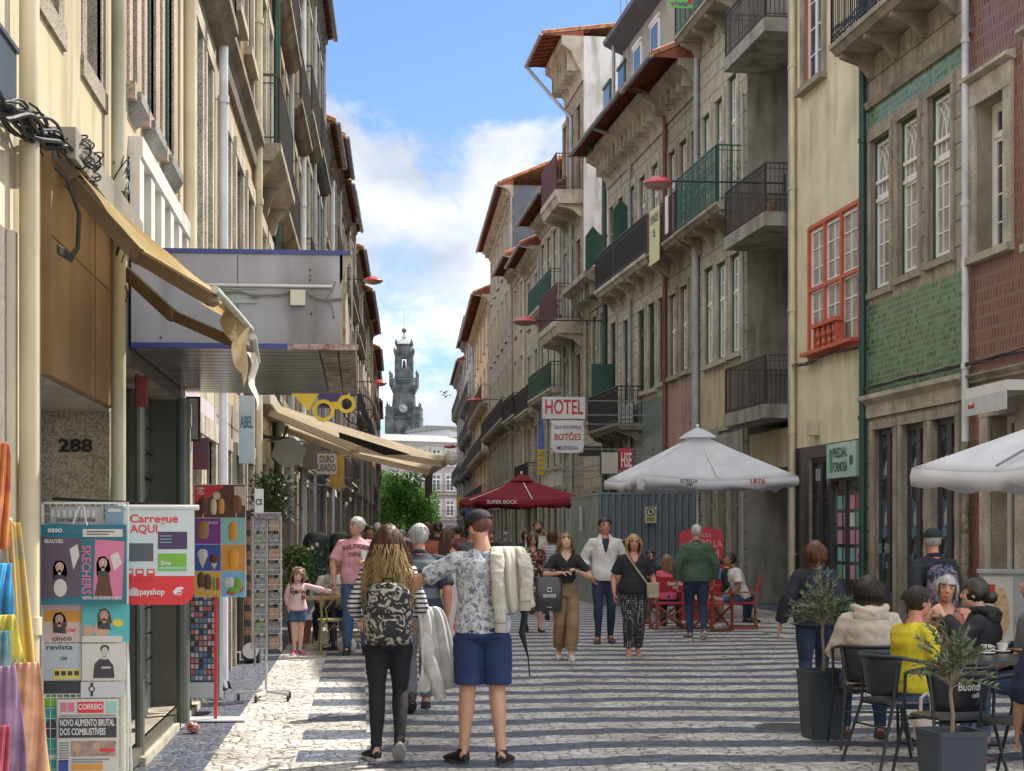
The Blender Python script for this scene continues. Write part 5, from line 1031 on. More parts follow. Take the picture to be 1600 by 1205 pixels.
def person(label, pos, hd, h=1.7, pose='stand', w=1.0, fem=False, skin='fair', hair=('short', 'dark'), top=None, bot=None, shoe=None, J=None, hy=0, hp=0, hr=0, curl=.5, vox=None, group='people in the street', lean=0, face=True, extras=(), hands=True, nose=1.0, sock=None, grip=None, sit=.47, handn=None, hs=1.0):
    d = depth(pos.x, pos.y); vox = vox or max(.009, .0048+.00036*d); S = h/1.75
    t = thing('person', label, 'person', pos, -R(hd), group)
    sw = (.160 if fem else .174)*(w*.5+.5); hw = .088*(w*.6+.4)
    q = dict(pel=V3(0, 0, .93), chest=V3(0, .0, 1.24), neck=V3(0, -.005, 1.475), head=V3(0, .018, 1.625))
    for s_, n_ in ((-1, 'L'), (1, 'R')):
        q['sh'+n_] = V3(s_*sw, -.01, 1.398); q['el'+n_] = V3(s_*(sw+.055), -.04, 1.14); q['wr'+n_] = V3(s_*(sw+.065), .05, .89)
        q['hip'+n_] = V3(s_*hw, 0, .90); q['kn'+n_] = V3(s_*(hw+.01), .02, .50); q['an'+n_] = V3(s_*(hw+.015), -.02, .085); q['ft'+n_] = V3(s_*(hw+.045), .14, .03)
    if pose in ('walk', 'walk2'):
        a, b = ('R', 'L') if pose == 'walk' else ('L', 'R'); g = 1 if a == 'R' else -1
        q['kn'+a] = V3(g*hw, .17, .51); q['an'+a] = V3(g*hw, .24, .10); q['ft'+a] = V3(g*(hw+.02), .40, .05)
        q['kn'+b] = V3(-g*hw, .03, .49); q['an'+b] = V3(-g*hw, -.24, .16); q['ft'+b] = V3(-g*hw, -.10, .03)
        q['wr'+b] += V3(0, .14, .03); q['wr'+a] += V3(0, -.10, .02); q['el'+a] += V3(0, -.07, 0)
    if pose == 'sit':
        dz = sit+.07-.93
        for k in list(q):
            if k[:2] not in ('kn', 'an', 'ft'): q[k].z += dz
        for s_, n_ in ((-1, 'L'), (1, 'R')):
            q['hip'+n_].y = .0; q['kn'+n_] = V3(s_*(hw+.05), .43, sit+.03); q['an'+n_] = V3(s_*(hw+.05), .40, .085); q['ft'+n_] = V3(s_*(hw+.07), .55, .03)
            q['el'+n_] += V3(0, .10, 0); q['wr'+n_] = V3(s_*.13, .36, q['sh'+n_].z-.40)
    if lean:
        pz = q['pel'].copy(); Mx = Matrix.Rotation(-R(lean), 3, 'X')
        for k in q:
            if k[:2] not in ('kn', 'an', 'ft', 'hi', 'pe'): q[k] = pz+Mx @ (q[k]-pz)
    for k, v in (J or {}).items(): q[k] = V3(*v)
    for k in q: q[k] = q[k]*S
    lat = (q['shR']-q['shL']).normalized(); lath = (q['hipR']-q['hipL']).normalized()
    wf = w
    SEC = [(-.14, .10, .08), (-.05, .155, .115), (.05, .168, .12), (.2, .155, .11), (.36, .132 if fem else .142, .098), (.55, .145 if fem else .155, .108), (.68, .155, .118 if fem else .115), (.82, .156 if fem else .170, .10), (.92, .110 if fem else .118, .074), (.98, .075, .060), (1.02, .058, .055)]
    bel = max(0, (w-1))*.32
    def spine(u):
        a, b, c = q['pel'], q['chest'], q['neck']
        if u < 0: return a+(a-b).normalized()*(-u)*.5*S
        return (a*(1-u)**2+(b*2*(1-u)*u)+c*u*u) if 1 else a
    def torso(m, u0, u1, inf, wmul=1.0, n=18, flare=0):
        drop = max(0, -.13-u0); u0 = max(u0, -.13)
        secs = []; us = [u0]+[s_[0] for s_ in SEC if u0 < s_[0] < u1]+[u1]
        for u in us:
            for (a0, x0, y0), (a1, x1, y1) in zip(SEC, SEC[1:]):
                if a0 <= u <= a1+1e-6: f_ = (u-a0)/(a1-a0); rx = x0+(x1-x0)*f_; ry = y0+(y1-y0)*f_; break
            c = spine(u); dr = (spine(min(1.02, u+.05))-spine(u-.05)).normalized(); la = lath.lerp(lat, max(0, min(1, u))).normalized(); fw = dr.cross(la).normalized()*1
            fw = -fw if fw.y < 0 and pose != 'x' else fw
            wm = 1+(wf-1)*(1 if u < .9 else .3); k = max(0, 1-abs(u-.28)/.35)
            rx = rx*wm+inf+flare*max(0, .4-u); ry = ry*wm+inf+bel*k*.5+flare*max(0, .4-u)*.6
            if inf > .012: rx -= (inf-.008)*.55*max(0, min(1, (u-.6)/.25))
            secs.append((c+fw*bel*k*.35*S, la*rx*S, fw*ry*S))
            if u == us[0] and inf > .01 and u < .05: secs[0] = (c, la*(max(rx, .165*wm+inf))*S, fw*(max(ry, .125*wm+inf))*S)
        m.loft(secs, n)
    def arm(m, n_, inf, upto=3.0, sh=True):
        a, b, c = q['sh'+n_], q['el'+n_], q['wr'+n_]; ww = (w*.5+.5)
        pts = [(a.lerp(spine(.88), .35), .052), (a, .056), (a.lerp(b, .35), .048), (a.lerp(b, .8), .042), (b, .040), (b.lerp(c, .25), .041), (b.lerp(c, .7), .032), (c, .0245)]
        us = [-.3, 0, .35, .8, 1, 1.25, 1.7, 2]; P_, R_ = [], []
        for (p, r_), u in zip(pts, us):
            iu = inf*(.30 if u <= 0 else .65 if u < .5 else 1)
            if u <= upto: P_.append(p); R_.append((r_*ww+iu)*S)
            else:
                k = (upto-up_)/(u-up_)
                if k > .02: P_.append(pp_.lerp(p, k)); R_.append(((pr_+(r_-pr_)*k)*ww+iu)*S)
                break
            pp_, pr_, up_ = p, r_, u
        m.tube(P_, R_, 12)
    def leg(m, n_, inf, upto=2.0, wide=0):
        a, b, c = q['hip'+n_], q['kn'+n_], q['an'+n_]; ww = (w*.6+.4)
        pts = [(a+(q['pel']-a)*.2, .075), (a.lerp(b, .12), .088), (a.lerp(b, .5), .076), (a.lerp(b, .85), .058), (b, .055), (b.lerp(c, .3), .054), (b.lerp(c, .75), .037), (c, .034)]
        us = [-.1, .12, .5, .85, 1, 1.3, 1.75, 2]; P_, R_ = [], []
        for (p, r_), u in zip(pts, us):
            if u <= upto: P_.append(p); R_.append((r_*ww+inf+wide*max(0, u))*S)
            else:
                k = (upto-up_)/(u-up_)
                if k > .02: P_.append(pp_.lerp(p, k)); R_.append(((pr_+(r_-pr_)*k)*ww+inf+wide*u)*S)
                break
            pp_, pr_, up_ = p, r_, u
        m.tube(P_, R_, 14)
    # ---- body
    m = MB(); torso(m, -.14, 1.02, 0)
    for n_ in 'LR': arm(m, n_, 0); leg(m, n_, 0); m.tube([q['an'+n_]+V3(0, -.04, -.03)*S, q['an'+n_]+V3(0, 0, -.02)*S, q['an'+n_].lerp(q['ft'+n_], .6), q['ft'+n_]], [.03*S, .036*S, .034*S, .026*S], 10)
    Hm = Matrix.Translation(q['head']) @ Matrix.Rotation(-R(hy), 4, 'Z') @ Matrix.Rotation(R(-hp), 4, 'X') @ Matrix.Rotation(R(hr), 4, 'Y') @ Matrix.Scale(S*hs, 4)
    nb = q['neck']; m.tube([nb+V3(0, -.005, -.05)*S, nb+V3(0, 0, .01)*S, nb.lerp(q['head'], .55)+V3(0, -.012, 0)*S, q['head']+V3(0, -.015, -.02)*S], [.07*S, .056*S, .050*S, .052*S], 12)
    hd_ = MB(); hd_.ball((0, -.005, .022), (.077, .096, .093), 20); hd_.ball((0, .022, -.045), (.060, .066, .072), 16); hd_.ball((0, .052, -.088), (.030, .030, .026), 12); hd_.ball((0, .062, -.004), (.052, .030, .05), 12)
    hd_.loft([((0, .090, .014), (.007, 0, 0), (0, .010, 0)), ((0, .101, -.012), (.011, 0, 0), (0, .013, 0)), ((0, .106*nose, -.030), (.0155, 0, 0), (0, .016, 0)), ((0, .092, -.040), (.012, 0, 0), (0, .010, 0))], 10)
    for s_ in (-1, 1): hd_.ball((s_*.078, -.004, -.012), (.009, .020, .031), 10); hd_.ball((s_*.035, .068, -.028), (.022, .018, .02), 8)
    hd_.ball((0, .085, -.066), (.024, .012, .011), 8); hd_.ball((0, .080, .030), (.045, .012, .010), 8)
    for v, f_ in ((hd_.v, hd_.f),): m.add(v, f_, T=Hm)
    B_ = fuse(m, vox, 2)
    if hands:
        for s_, n_ in ((-1, 'L'), (1, 'R')):
            a, b = q['el'+n_], q['wr'+n_]; dd = (b-a).normalized(); nn = V3(s_, 0, .15)
            if abs(dd.z) < .6: nn = V3(0, .1, 1)
            if handn and n_ in handn: nn = V3(*handn[n_])
            # thumb points forward / up
            tt = dd.cross(nn); sd = 1 if tt.dot(V3(-s_*.6, 1, .2)) > 0 else -1
            hand(B_, b+dd*.012*S, dd, nn, sd, curl if not isinstance(curl, dict) else curl[n_], S)
    B_.build('body', skins[skin], t, smooth=2)
    # ---- face
    if face:
        for s_ in (-1, 1):
            MB().ball((s_*.031, .079, .006), (.0135, .008, .0065), 8, T=Hm).build('eye', mat('eye_white', (.30, .26, .24), .25), t)
            MB().ball((s_*.031, .0855, .006), (.0085, .005, .0065), 8, T=Hm).build('iris', eye_m, t)
            MB().tube([(s_*.014, .092, .026), (s_*.032, .091, .032), (s_*.050, .080, .027)], [.005, .006, .004], 5, T=Hm).build('eyebrow', brow_m, t)
        MB().loft([((-.026, .085, -.066), (0, .003, 0), (0, 0, .002)), ((-.012, .096, -.065), (0, .005, 0), (0, 0, .006)), ((.012, .096, -.065), (0, .005, 0), (0, 0, .006)), ((.026, .085, -.066), (0, .003, 0), (0, 0, .002))], 8, T=Hm).build('mouth', lip_m, t, smooth=True)
    # ---- clothes
    ctx = dict(q=q, S=S, Hm=Hm, t=t, torso=torso, arm=arm, leg=leg, spine=spine, vox=vox)
    if top:
        m = MB(); inf = top.get('inf', .016); hem = top.get('hem', .0); torso(m, hem, top.get('neck', 1.0), inf, flare=top.get('flare', 0)); sl = top.get('sl', .75)
        if top.get('open'): pass
        for n_ in 'LR':
            if sl != 0: arm(m, n_, inf*.5+.005+top.get('slw', 0)*.8, sl if not isinstance(sl, dict) else sl[n_])
        nk = q['neck']; vd = top.get('v', .03); vw = top.get('vw', .07); vb = top.get('vb', .02); sless = sl == 0
        sp9 = spine(1.0)
        def cut(p):
            x = (p-nk)/S; xl = abs(x.dot(lat))
            fr = x.y > 0
            zz = x.z
            lim = -vd+ (vd+.0)*(xl/vw)**1.3 if fr else -vb+.02*(xl/vw)
            if xl < vw and zz > lim: return True
            if sless and xl > sw-.035 and zz > -.22: return True
            return False
        m = fuse(m, vox*1.05, 3, top.get('wr', .007)*S, 8, hd+pos.x, cut); T_ = m.build(top.get('name', 'shirt'), top['m'], t, smooth=2, fixn=True); ctx['top'] = T_; ctx['topm'] = m
        if top.get('collar'):
            c = MB(); n0 = spine(.985); c.loft([(n0+V3(0, .0, -.015)*S, lat*.078*S, V3(0, .070, -.02)*S), (n0+V3(0, -.005, .03)*S, lat*.070*S, V3(0, .062, -.02)*S)], 18); 
            c = fuse(c, vox, 2, .003, 12, 1); c.build('collar', top.get('cm', top['m']), T_, smooth=2)
        if top.get('hood'):
            c = MB(); n0 = spine(.96); c.ball(n0+V3(0, -.10, -.03)*S, (.15*S, .07*S, .085*S), 14); c.tube([n0+V3(x_, y_, z_)*S for x_, y_, z_ in ((-.10, .05, .03), (-.13, -.03, .04), (-.09, -.12, .02), (0, -.15, 0), (.09, -.12, .02), (.13, -.03, .04), (.10, .05, .03))], .032*S, 10); fuse(c, vox, 3, .008, 9, 2).build('hood', top['m'], T_, smooth=2)
    if bot:
        m = MB(); inf = bot.get('inf', .014); ln = bot.get('len', 1.96); k = bot.get('kind', 'trousers')
        if k == 'dress':
            pl = q['pel']; kn = (q['knL']+q['knR'])/2; an = (q['anL']+q['anR'])/2; e_ = kn.lerp(an, bot.get('ext', .3)); m.loft([(spine(.45), lat*.15*S*w, V3(0, .125*S*w, 0)), (pl, lat*.19*S*w, V3(0, .145*S*w, 0)), (pl.lerp(e_, .5), lat*.205*S*w, V3(0, .17*S, 0)), (e_, lat*.23*S*w, V3(0, .20*S, 0))], 22)
        else:
            torso(m, -.12, bot.get('waist', .16), inf); m.ball(q['pel']+V3(0, -.012, -.035)*S, ((.155*w+inf)*S, (.104*w+inf)*S, .09*S), 14)
            for n_ in 'LR': leg(m, n_, inf, ln, bot.get('wide', 0))
        fuse(m, vox*1.05, 3, bot.get('wr', .006)*S, 7, hd*3+1).build({'dress': 'skirt'}.get(k, k), bot['m'], t, smooth=2)
    for n_ in 'LR':                                       # shoes
        if not shoe: break
        an, ft = q['an'+n_], q['ft'+n_]; dr = (ft-an); dr.z = 0 if an.z/S < .12 else dr.z; 
        if dr.length < 1e-4: dr = V3(0, 1, 0)
        heel = an+V3(0, 0, -.075)*S-dr.normalized()*.045*S; up = V3(0, 0, 1)
        dd = (ft-heel); 
        if an.z/S < .12: heel.z = .0; dd = V3(ft.x-heel.x, ft.y-heel.y, 0)
        else: heel = an-(ft-an).normalized()*.03*S+V3(0, -.045, -.045)*S; dd = V3(ft.x, ft.y, max(0, ft.z-.035*S))-heel
        dl = dd.normalized(); L_ = .275*S; la = dl.cross(up).normalized(); up = la.cross(dl); m = MB()
        m.loft([(heel+dl*L_*a+up*c*S, la*b*S, up*e_*S) for a, b, c, e_ in ((0, .022, .045, .03), (.08, .036, .05, .045), (.3, .038, .052, .05), (.5, .043, .042, .038), (.75, .049, .032, .028), (.93, .040, .026, .02), (1, .02, .024, .012))], 14)
        m.tube([heel+dl*L_*.16+up*.05*S, heel+dl*L_*.2+up*.105*S], [.042*S, .040*S], 12)
        if shoe.get('bare'):
            m = MB(); m.loft([(heel+dl*L_*a+up*.012*S, la*b*S, up*.008*S) for a, b in ((0, .03), (.2, .036), (.6, .046), (.9, .045), (1, .02))], 12); m.tube([heel+dl*L_*.62-la*.045*S+up*.01*S, heel+dl*L_*.66+up*.055*S, heel+dl*L_*.62+la*.045*S+up*.01*S], .008*S, 6)
        U = m.build('sandal' if shoe.get('bare') else 'shoe', shoe['m'], t, smooth=True)
        if not shoe.get('bare'):
            m = MB(); rs = []
            for z_ in (0, .022): rs.append([heel+dl*L_*(.5+.52*math.cos(a))+la*(.050 if math.cos(a) > -.2 else .042)*S*math.sin(a)+up*z_*S for a in [i*math.pi/9 for i in range(18)]])
            m.rings(rs); m.build('sole', shoe.get('sole', mat('sole_white', (.55, .54, .50), .6)), U)
    # ---- hair
    Hh = Matrix.Translation(q['head']) @ Matrix.Rotation(-R(hy), 4, 'Z') @ Matrix.Scale(S*hs, 4) if hp < 0 else Hm
    hk, hc = hair[0], hair[1]; hm = hairs[hc]; rnd = random.Random(int(abs(pos.x*97+pos.y*31)))
    if hk != 'bald':
        m = MB(); n1, n2 = 28, 18; V = []; rr = {'short': 1.0, 'buzz': .93}.get(hk, 1.04); nz_ = .0045 if hk in ('short', 'buzz') else .008
        for i in range(n2+1):
            th = math.pi*i/n2*.80
            for j in range(n1):
                ph = 2*math.pi*j/n1; x, y, z = math.sin(th)*math.sin(ph), -math.sin(th)*math.cos(ph), math.cos(th)
                k = 1+nz_*14*mn.noise(Vector((x*5+pos.x, y*5, z*5)))+nz_*8*mn.noise(Vector((x*14, y*14, z*4+pos.y)))
                V.append(Vector((x*.087*rr*k, -.012+y*.108*rr*k, .024+z*.103*rr*k)))
        Fc = [(i*n1+j, i*n1+(j+1) % n1, (i+1)*n1+(j+1) % n1, (i+1)*n1+j) for i in range(n2) for j in range(n1)]
        def keep(fc):
            c = sum((V[i] for i in fc), Vector())/4; y, z = c.y, c.z
            hl = .058 if hk in ('short', 'buzz') else .048
            if y > .045: return z > hl+.1*(y-.045)*0
            if y > -.0: return z > (-.02 if hk in ('short', 'buzz') else -.09)+(y/.045)*(.05)
            return z > (-.06 if hk in ('short', 'buzz') else -.12)
        m.add(V, [fc for fc in Fc if keep(fc)], T=Hm); 
        def strand(pts, r_): m.tube([Hh @ p for p in pts], [r_*S, r_*S*.9, r_*S*.7]+[r_*S*.5]*(len(pts)-3), 3, cap=False)
        near = d < 14; 
        if hk in ('long', 'wavy'):
            ln = hair[2] if len(hair) > 2 else .42; N_ = 900 if near else 260
            m.loft([(Hh @ Vector((0, -.05-.02*k, -.02-ln*.9*k)), Hm.to_3x3() @ Vector(((.078+.03*math.sin(min(1, k*2)*1.5))*(1-.5*max(0, k-.5)), 0, 0)), Hm.to_3x3() @ Vector((0, .045*(1-.5*k), 0))) for k in (0, .2, .4, .6, .8, 1)], 14)
            for i in range(N_):
                ph = rnd.uniform(-1.75, 1.75); z0 = rnd.uniform(-.03, .10); L_ = ln*rnd.uniform(.6, 1.05); pts = []; wv = rnd.uniform(0, 6); am = .016 if hk == 'wavy' else .004; sp_ = rnd.uniform(.85, 1.15)
                for k in range(9):
                    u = k/8; zz = z0-(L_+z0)*u; rx = .089+(.085 if hk == 'wavy' else .045)*min(1, u*1.7)*sp_; ry = .100+.008*u; bk = -.02-.03*u
                    if u > .7: rx *= 1-.25*(u-.7)/.3
                    tp = math.sqrt(max(.05, 1-max(0, zz-.02)**2/.0115)) if zz > .02 else 1
                    pts.append(Vector((math.sin(ph)*rx*tp+am*math.sin(u*9+wv)*u, bk-math.cos(ph)*ry*tp*(1-.25*u)+am*math.cos(u*8+wv)*u, zz)))
                strand(pts, .0045 if near else .008)
        elif hk in ('bob', 'medium'):
            ln = hair[2] if len(hair) > 2 else .15
            for i in range(620 if near else 260):
                ph = rnd.uniform(-2.15, 2.15); z0 = rnd.uniform(0, .10); L_ = ln*rnd.uniform(.7, 1.05); pts = []; wv = rnd.uniform(0, 6); puff = hair[3] if len(hair) > 3 else .012
                for k in range(7):
                    u = k/6; zz = z0-(L_+z0)*u; tp = math.sqrt(max(.05, 1-max(0, zz-.02)**2/.0115)) if zz > .02 else 1
                    rx = .088+puff*math.sin(min(1, u*1.3)*3.0); pts.append(Vector((math.sin(ph)*rx*tp+.004*math.sin(u*7+wv), -.012-math.cos(ph)*(rx+.018)*tp, zz)))
                strand(pts, .006 if near else .009)
        elif hk == 'bun':
            m.ball(Hm @ Vector((0, -.135, -.03)), .052*S, 14)
            for i in range(40): a = rnd.uniform(0, 6.3); m.tube([Hm @ Vector((.045*math.cos(a+k*.4), -.135+.05*math.sin(k*.5), -.03+.045*math.sin(a+k*.4))) for k in range(6)], .004*S, 3, cap=False)
        if hk in ('short',):
            for i in range(420 if near else 90):
                ph = rnd.uniform(-2.3, 2.3); th = rnd.uniform(.1, 1.45); p = Vector((math.sin(th)*math.sin(ph)*.087, -.012-math.sin(th)*math.cos(ph)*.108, .024+math.cos(th)*.103)); dn = Vector((p.x*2, p.y*1.5-.05, -.25)).normalized()
                strand([p, p+dn*.015+p.normalized()*.006, p+dn*.03+p.normalized()*.006, p+dn*.04], .004)
        m.build('hair', hm, t, smooth=2, fixn=False)
    return t, ctx
def project(ctx, mb, org, sc=1.0, fwd=1, off=.004, bvh=None):
    """lay lettering or a print on the front (fwd=1) or back of a garment: x-z of mb are the print's own axes"""
    m0 = ctx['topm']; bv = bvh or BVHTree.FromPolygons([Vector(v) for v in m0.v], m0.f); V = []
    for x, y, z in mb.v:
        X = -x*fwd; o = Vector((org[0]+X*sc, org[1]+.6*fwd, org[2]+z*sc)); h_ = bv.ray_cast(o, Vector((0, -fwd, 0)), 1.2)
        V.append((o.x, (h_[0].y+off*fwd) if h_[0] is not None else org[1]+.12*fwd, o.z))
    r_ = MB(); r_.v = V; r_.f = mb.f; r_.m = mb.m; return r_
# patterns for cloth
def pat_floral(bg_, cols, sc=14, thr=.34, det=.5):
    def p_(N, K, vec, mix, rng, nois, cur):
        c = bg_
        for i, cc_ in enumerate(cols):
            n = N('ShaderNodeTexNoise'); n.inputs['Scale'].default_value = sc*(1+.37*i); n.inputs['Detail'].default_value = 3; n.inputs['Distortion'].default_value = 1.8
            q_ = N('ShaderNodeMapping'); q_.inputs['Location'].default_value = (i*3.1, i*1.7, 0); K(vec, q_.inputs[0]); K(q_.outputs[0], n.inputs['Vector']); c = mix(rng(n.outputs['Fac'], .5+thr*.1, .5+thr*.1+.03), c, cc_)
        return c
    return p_
def pat_stripes(a, b, per, duty, axis=2):
    def p_(N, K, vec, mix, rng, nois, cur):
        sp = N('ShaderNodeSeparateXYZ'); K(vec, sp.inputs[0]); m1 = N('ShaderNodeMath'); m1.operation = 'DIVIDE'; K(sp.outputs[axis], m1.inputs[0]); m1.inputs[1].default_value = per
        m2_ = N('ShaderNodeMath'); m2_.operation = 'FRACT'; K(m1.outputs[0], m2_.inputs[0]); m3 = N('ShaderNodeMath'); m3.operation = 'LESS_THAN'; K(m2_.outputs[0], m3.inputs[0]); m3.inputs[1].default_value = duty
        return mix(m3.outputs[0], a, b)
    return p_
def pat_dots(bg_, fg, sc, r_=.25):
    def p_(N, K, vec, mix, rng, nois, cur):
        v = N('ShaderNodeTexVoronoi'); v.inputs['Scale'].default_value = sc; v.inputs['Randomness'].default_value = .25; K(vec, v.inputs['Vector']); return mix(rng(v.outputs['Distance'], r_, r_+.05, 1, 0), bg_, fg)
    return p_
denim = cl('denim', (.045, .085, .17)); denim_d = cl('dark_denim', (.018, .032, .07)); blackc = cl('black_cloth', (.014, .014, .017)); navyc = cl('navy_cloth', (.012, .02, .05)); whitec = cl('white_cloth', (.58, .57, .55)); greyc = cl('grey_cloth', (.10, .105, .12))
khaki = cl('khaki', (.23, .15, .085)); sh_black = dict(m=cl('black_shoe', (.015, .015, .017), .6), sole=cl('dark_sole', (.05, .05, .05))); sh_white = dict(m=cl('white_shoe', (.52, .50, .46), .6)); sh_brown = dict(m=cl('brown_leather', (.10, .035, .02), .45), sole=MC['dark_sole']); sh_blk_w = dict(m=sh_black['m'])
# ---- the couple in front
p, c_ = person('woman seen from behind walking with loose long brown hair and a striped long-sleeved top', GD(607, 11.9), 2, 1.69, 'stand', 1.0, True, 'fair', ('wavy', 'brown', .50), dict(m=mat('breton_stripes', (.6, .6, .58), .85, pat=pat_stripes((.60, .58, .55), (.03, .035, .06), .034, .42)), sl=1.85, hem=-.02, v=.02, inf=.012), dict(m=blackc, inf=.008, wr=.004), sh_blk_w,
    J=dict(knR=(.085, .09, .50), anR=(.085, -.13, .17), ftR=(.075, .0, .04), knL=(-.085, .03, .50), anL=(-.09, .02, .085), ftL=(-.15, .16, .03), elR=(.25, -.03, 1.14), wrR=(.21, .16, 1.03), elL=(-.26, -.03, 1.15), wrL=(-.22, .17, 1.04)))
Hm = c_['Hm']; S = c_['S']; rnd = random.Random(12); m = MB()                 # sun-bleached lengths
for i in range(520):
    ph = rnd.uniform(-1.7, 1.7); wv = rnd.uniform(0, 6); z0 = -min(.44, max(.02, rnd.gauss(.23, .13))); L_ = rnd.uniform(.36, .56); pts = []; wd = rnd.uniform(.11, .20)
    for k in range(8):
        u = k/7; zz = z0-(L_+z0)*u; pts.append(Hm @ Vector((math.sin(ph)*(.09+(wd-.09)*min(1, max(0, (-zz-.04)/.22)))*(1+.1*u-.25*u*u)+.016*math.sin(u*8+wv), -.065-math.cos(ph)*.088+.014*math.cos(u*8+wv)-.02, zz)))
    m.tube(pts, [.004, .0045, .0045, .004, .004, .003, .002, .001], 3, cap=False)
m.build('hair', hair_mat('hair_tips', (.20, .12, .05), (.42, .29, .14)), p, smooth=2, fixn=False)
# black backpack with a pale leaf print
def rucksack(lb, pos, hd, h, m_, W_=.30, H_=.40, D_=.14, z=1.05, strap=None, y=-.12, pocket=None):
    S = h/1.75; t = thing('backpack', lb, 'backpack', pos+Vector((0, 0, z*S)), -R(hd)); m = MB(); a, b, c = W_/2, D_, H_/2
    m.loft([((0, y-b*.5, -c), (a*.75, 0, 0), (0, b*.35, 0)), ((0, y-b*.5, -c*.95), (a*.98, 0, 0), (0, b*.5, 0)), ((0, y-b*.52, 0), (a, 0, 0), (0, b*.55, 0)), ((0, y-b*.5, c*.7), (a*.92, 0, 0), (0, b*.48, 0)), ((0, y-b*.45, c*.95), (a*.6, 0, 0), (0, b*.34, 0)), ((0, y-b*.4, c), (a*.3, 0, 0), (0, b*.2, 0))], 20, pw=.7)
    fuse(m, .012, 3, .006, 8, 3).build('bag', m_, t, smooth=2)
    m = MB(); m.loft([((0, y-b*.98, -c*.85), (a*.7, 0, 0), (0, b*.12, 0)), ((0, y-b*1.05, -c*.4), (a*.78, 0, 0), (0, b*.2, 0)), ((0, y-b*1.0, -c*.02), (a*.7, 0, 0), (0, b*.12, 0))], 16, pw=.7); m.build('pocket', pocket or m_, t, smooth=True)
    m = MB(); m.tube([(-a*.72, y-b*1.08, -c*.0), (0, y-b*1.13, c*.02), (a*.72, y-b*1.08, 0)], .005, 5).tube([(-a*.9, y-b*.7, c*.2), (-a*.8, y-b*.75, c*.75), (0, y-b*.8, c*.97), (a*.8, y-b*.75, c*.75), (a*.9, y-b*.7, c*.2)], .005, 5).tube([(-.035, y-b*.3, c*.95), (-.03, y-b*.35, c*1.12), (.03, y-b*.35, c*1.12), (.035, y-b*.3, c*.95)], .007, 6); m.build('zip', blackc, t)
    for s_ in (-1, 1):
        m = MB(); m.tube([(s_*.07, y-.01, c*.85), (s_*.11, y+.06, c*1.12), (s_*.125, y+.15, c*1.12), (s_*.13, y+.25, c*.8), (s_*.14, y+.255, .0), (s_*.17, y+.15, -c*.6), (s_*.12, y, -c*.85)], [.014, .018, .02, .02, .014, .008, .008], 8); m.build('strap', strap or blackc, t, smooth=True)
    return t
rucksack('black backpack with a pale leafy scroll print on the striped woman', GD(607, 11.9), 2, 1.69, cl('leaf_print', (.02, .02, .02), pat=pat_floral((.02, .02, .022), ((.34, .31, .25),), 16, .2)), .34, .44, .15, 1.10)
def drape(name, lb, cat, pts, wid, n, m_, folds=.02, th=.012, seed=0, T=Matrix(), fr=14, T0=None, kids=()):
    """hanging cloth: pts = centre line from top to bottom with half-width vectors"""
    rnd = random.Random(seed); V = []; k = len(pts); mb = MB()
    fr_ = []
    for i, (c, a) in enumerate(pts):
        c, a = Vector(c), Vector(a); nr = a.cross(Vector((0, 0, 1)))
        if nr.length < 1e-5: nr = Vector((0, 1, 0))
        nr.normalize(); row = []
        for j in range(n+1):
            u = j/n*2-1; u2 = u; w_ = folds*math.sin(u*fr*.5+seed+i*.25)*(.3+.7*i/k)+folds*.5*math.sin(u*fr+i*.6+seed*2); row.append(c+a*u2+nr*w_+Vector((0, 0, .3*folds*math.sin(u*7+seed)*(i == k-1))))
        fr_.append(row)
    F0 = [p for r in fr_ for p in r]; nn = n+1
    fs = [(i*nn+j, i*nn+j+1, (i+1)*nn+j+1, (i+1)*nn+j) for i in range(k-1) for j in range(n)]
    mb.add(F0, fs); me = mb.build(name, m_, smooth=2, fixn=True); md = me.modifiers.new('solid', 'SOLIDIFY'); md.thickness = th; md.offset = 0; ss = me.modifiers.new('sub', 'SUBSURF'); ss.levels = ss.render_levels = 1
    if lb: tag(me, lb, cat)
    return me
c0 = GD(607, 11.9); jk = cl('light_grey_jacket', (.50, .49, .47), c2=(.60, .59, .57))
J1 = drape('jacket', 'pale grey jacket hanging over the right arm of the striped woman', 'jacket', [(c0+Vector((.27, .03, 1.10)), (.07, .05, 0)), (c0+Vector((.30, .02, 1.08)), (.10, .05, 0)), (c0+Vector((.33, .0, .95)), (.105, .05, 0)), (c0+Vector((.35, -.01, .78)), (.12, .04, 0)), (c0+Vector((.38, -.01, .62)), (.14, .03, 0)), (c0+Vector((.36, .0, .50)), (.17, .03, .03))], .1, 22, jk, .022, .02, 3)
m = MB(); m.tube([c0+Vector(v) for v in ((.25, .10, 1.06), (.27, .0, .85), (.31, -.03, .66), (.36, -.04, .52), (.37, -.04, .44))], [.05, .06, .055, .05, .048], 12); fuse(m, .01, 2, .008, 9, 3).build('sleeve', jk, J1, smooth=2)
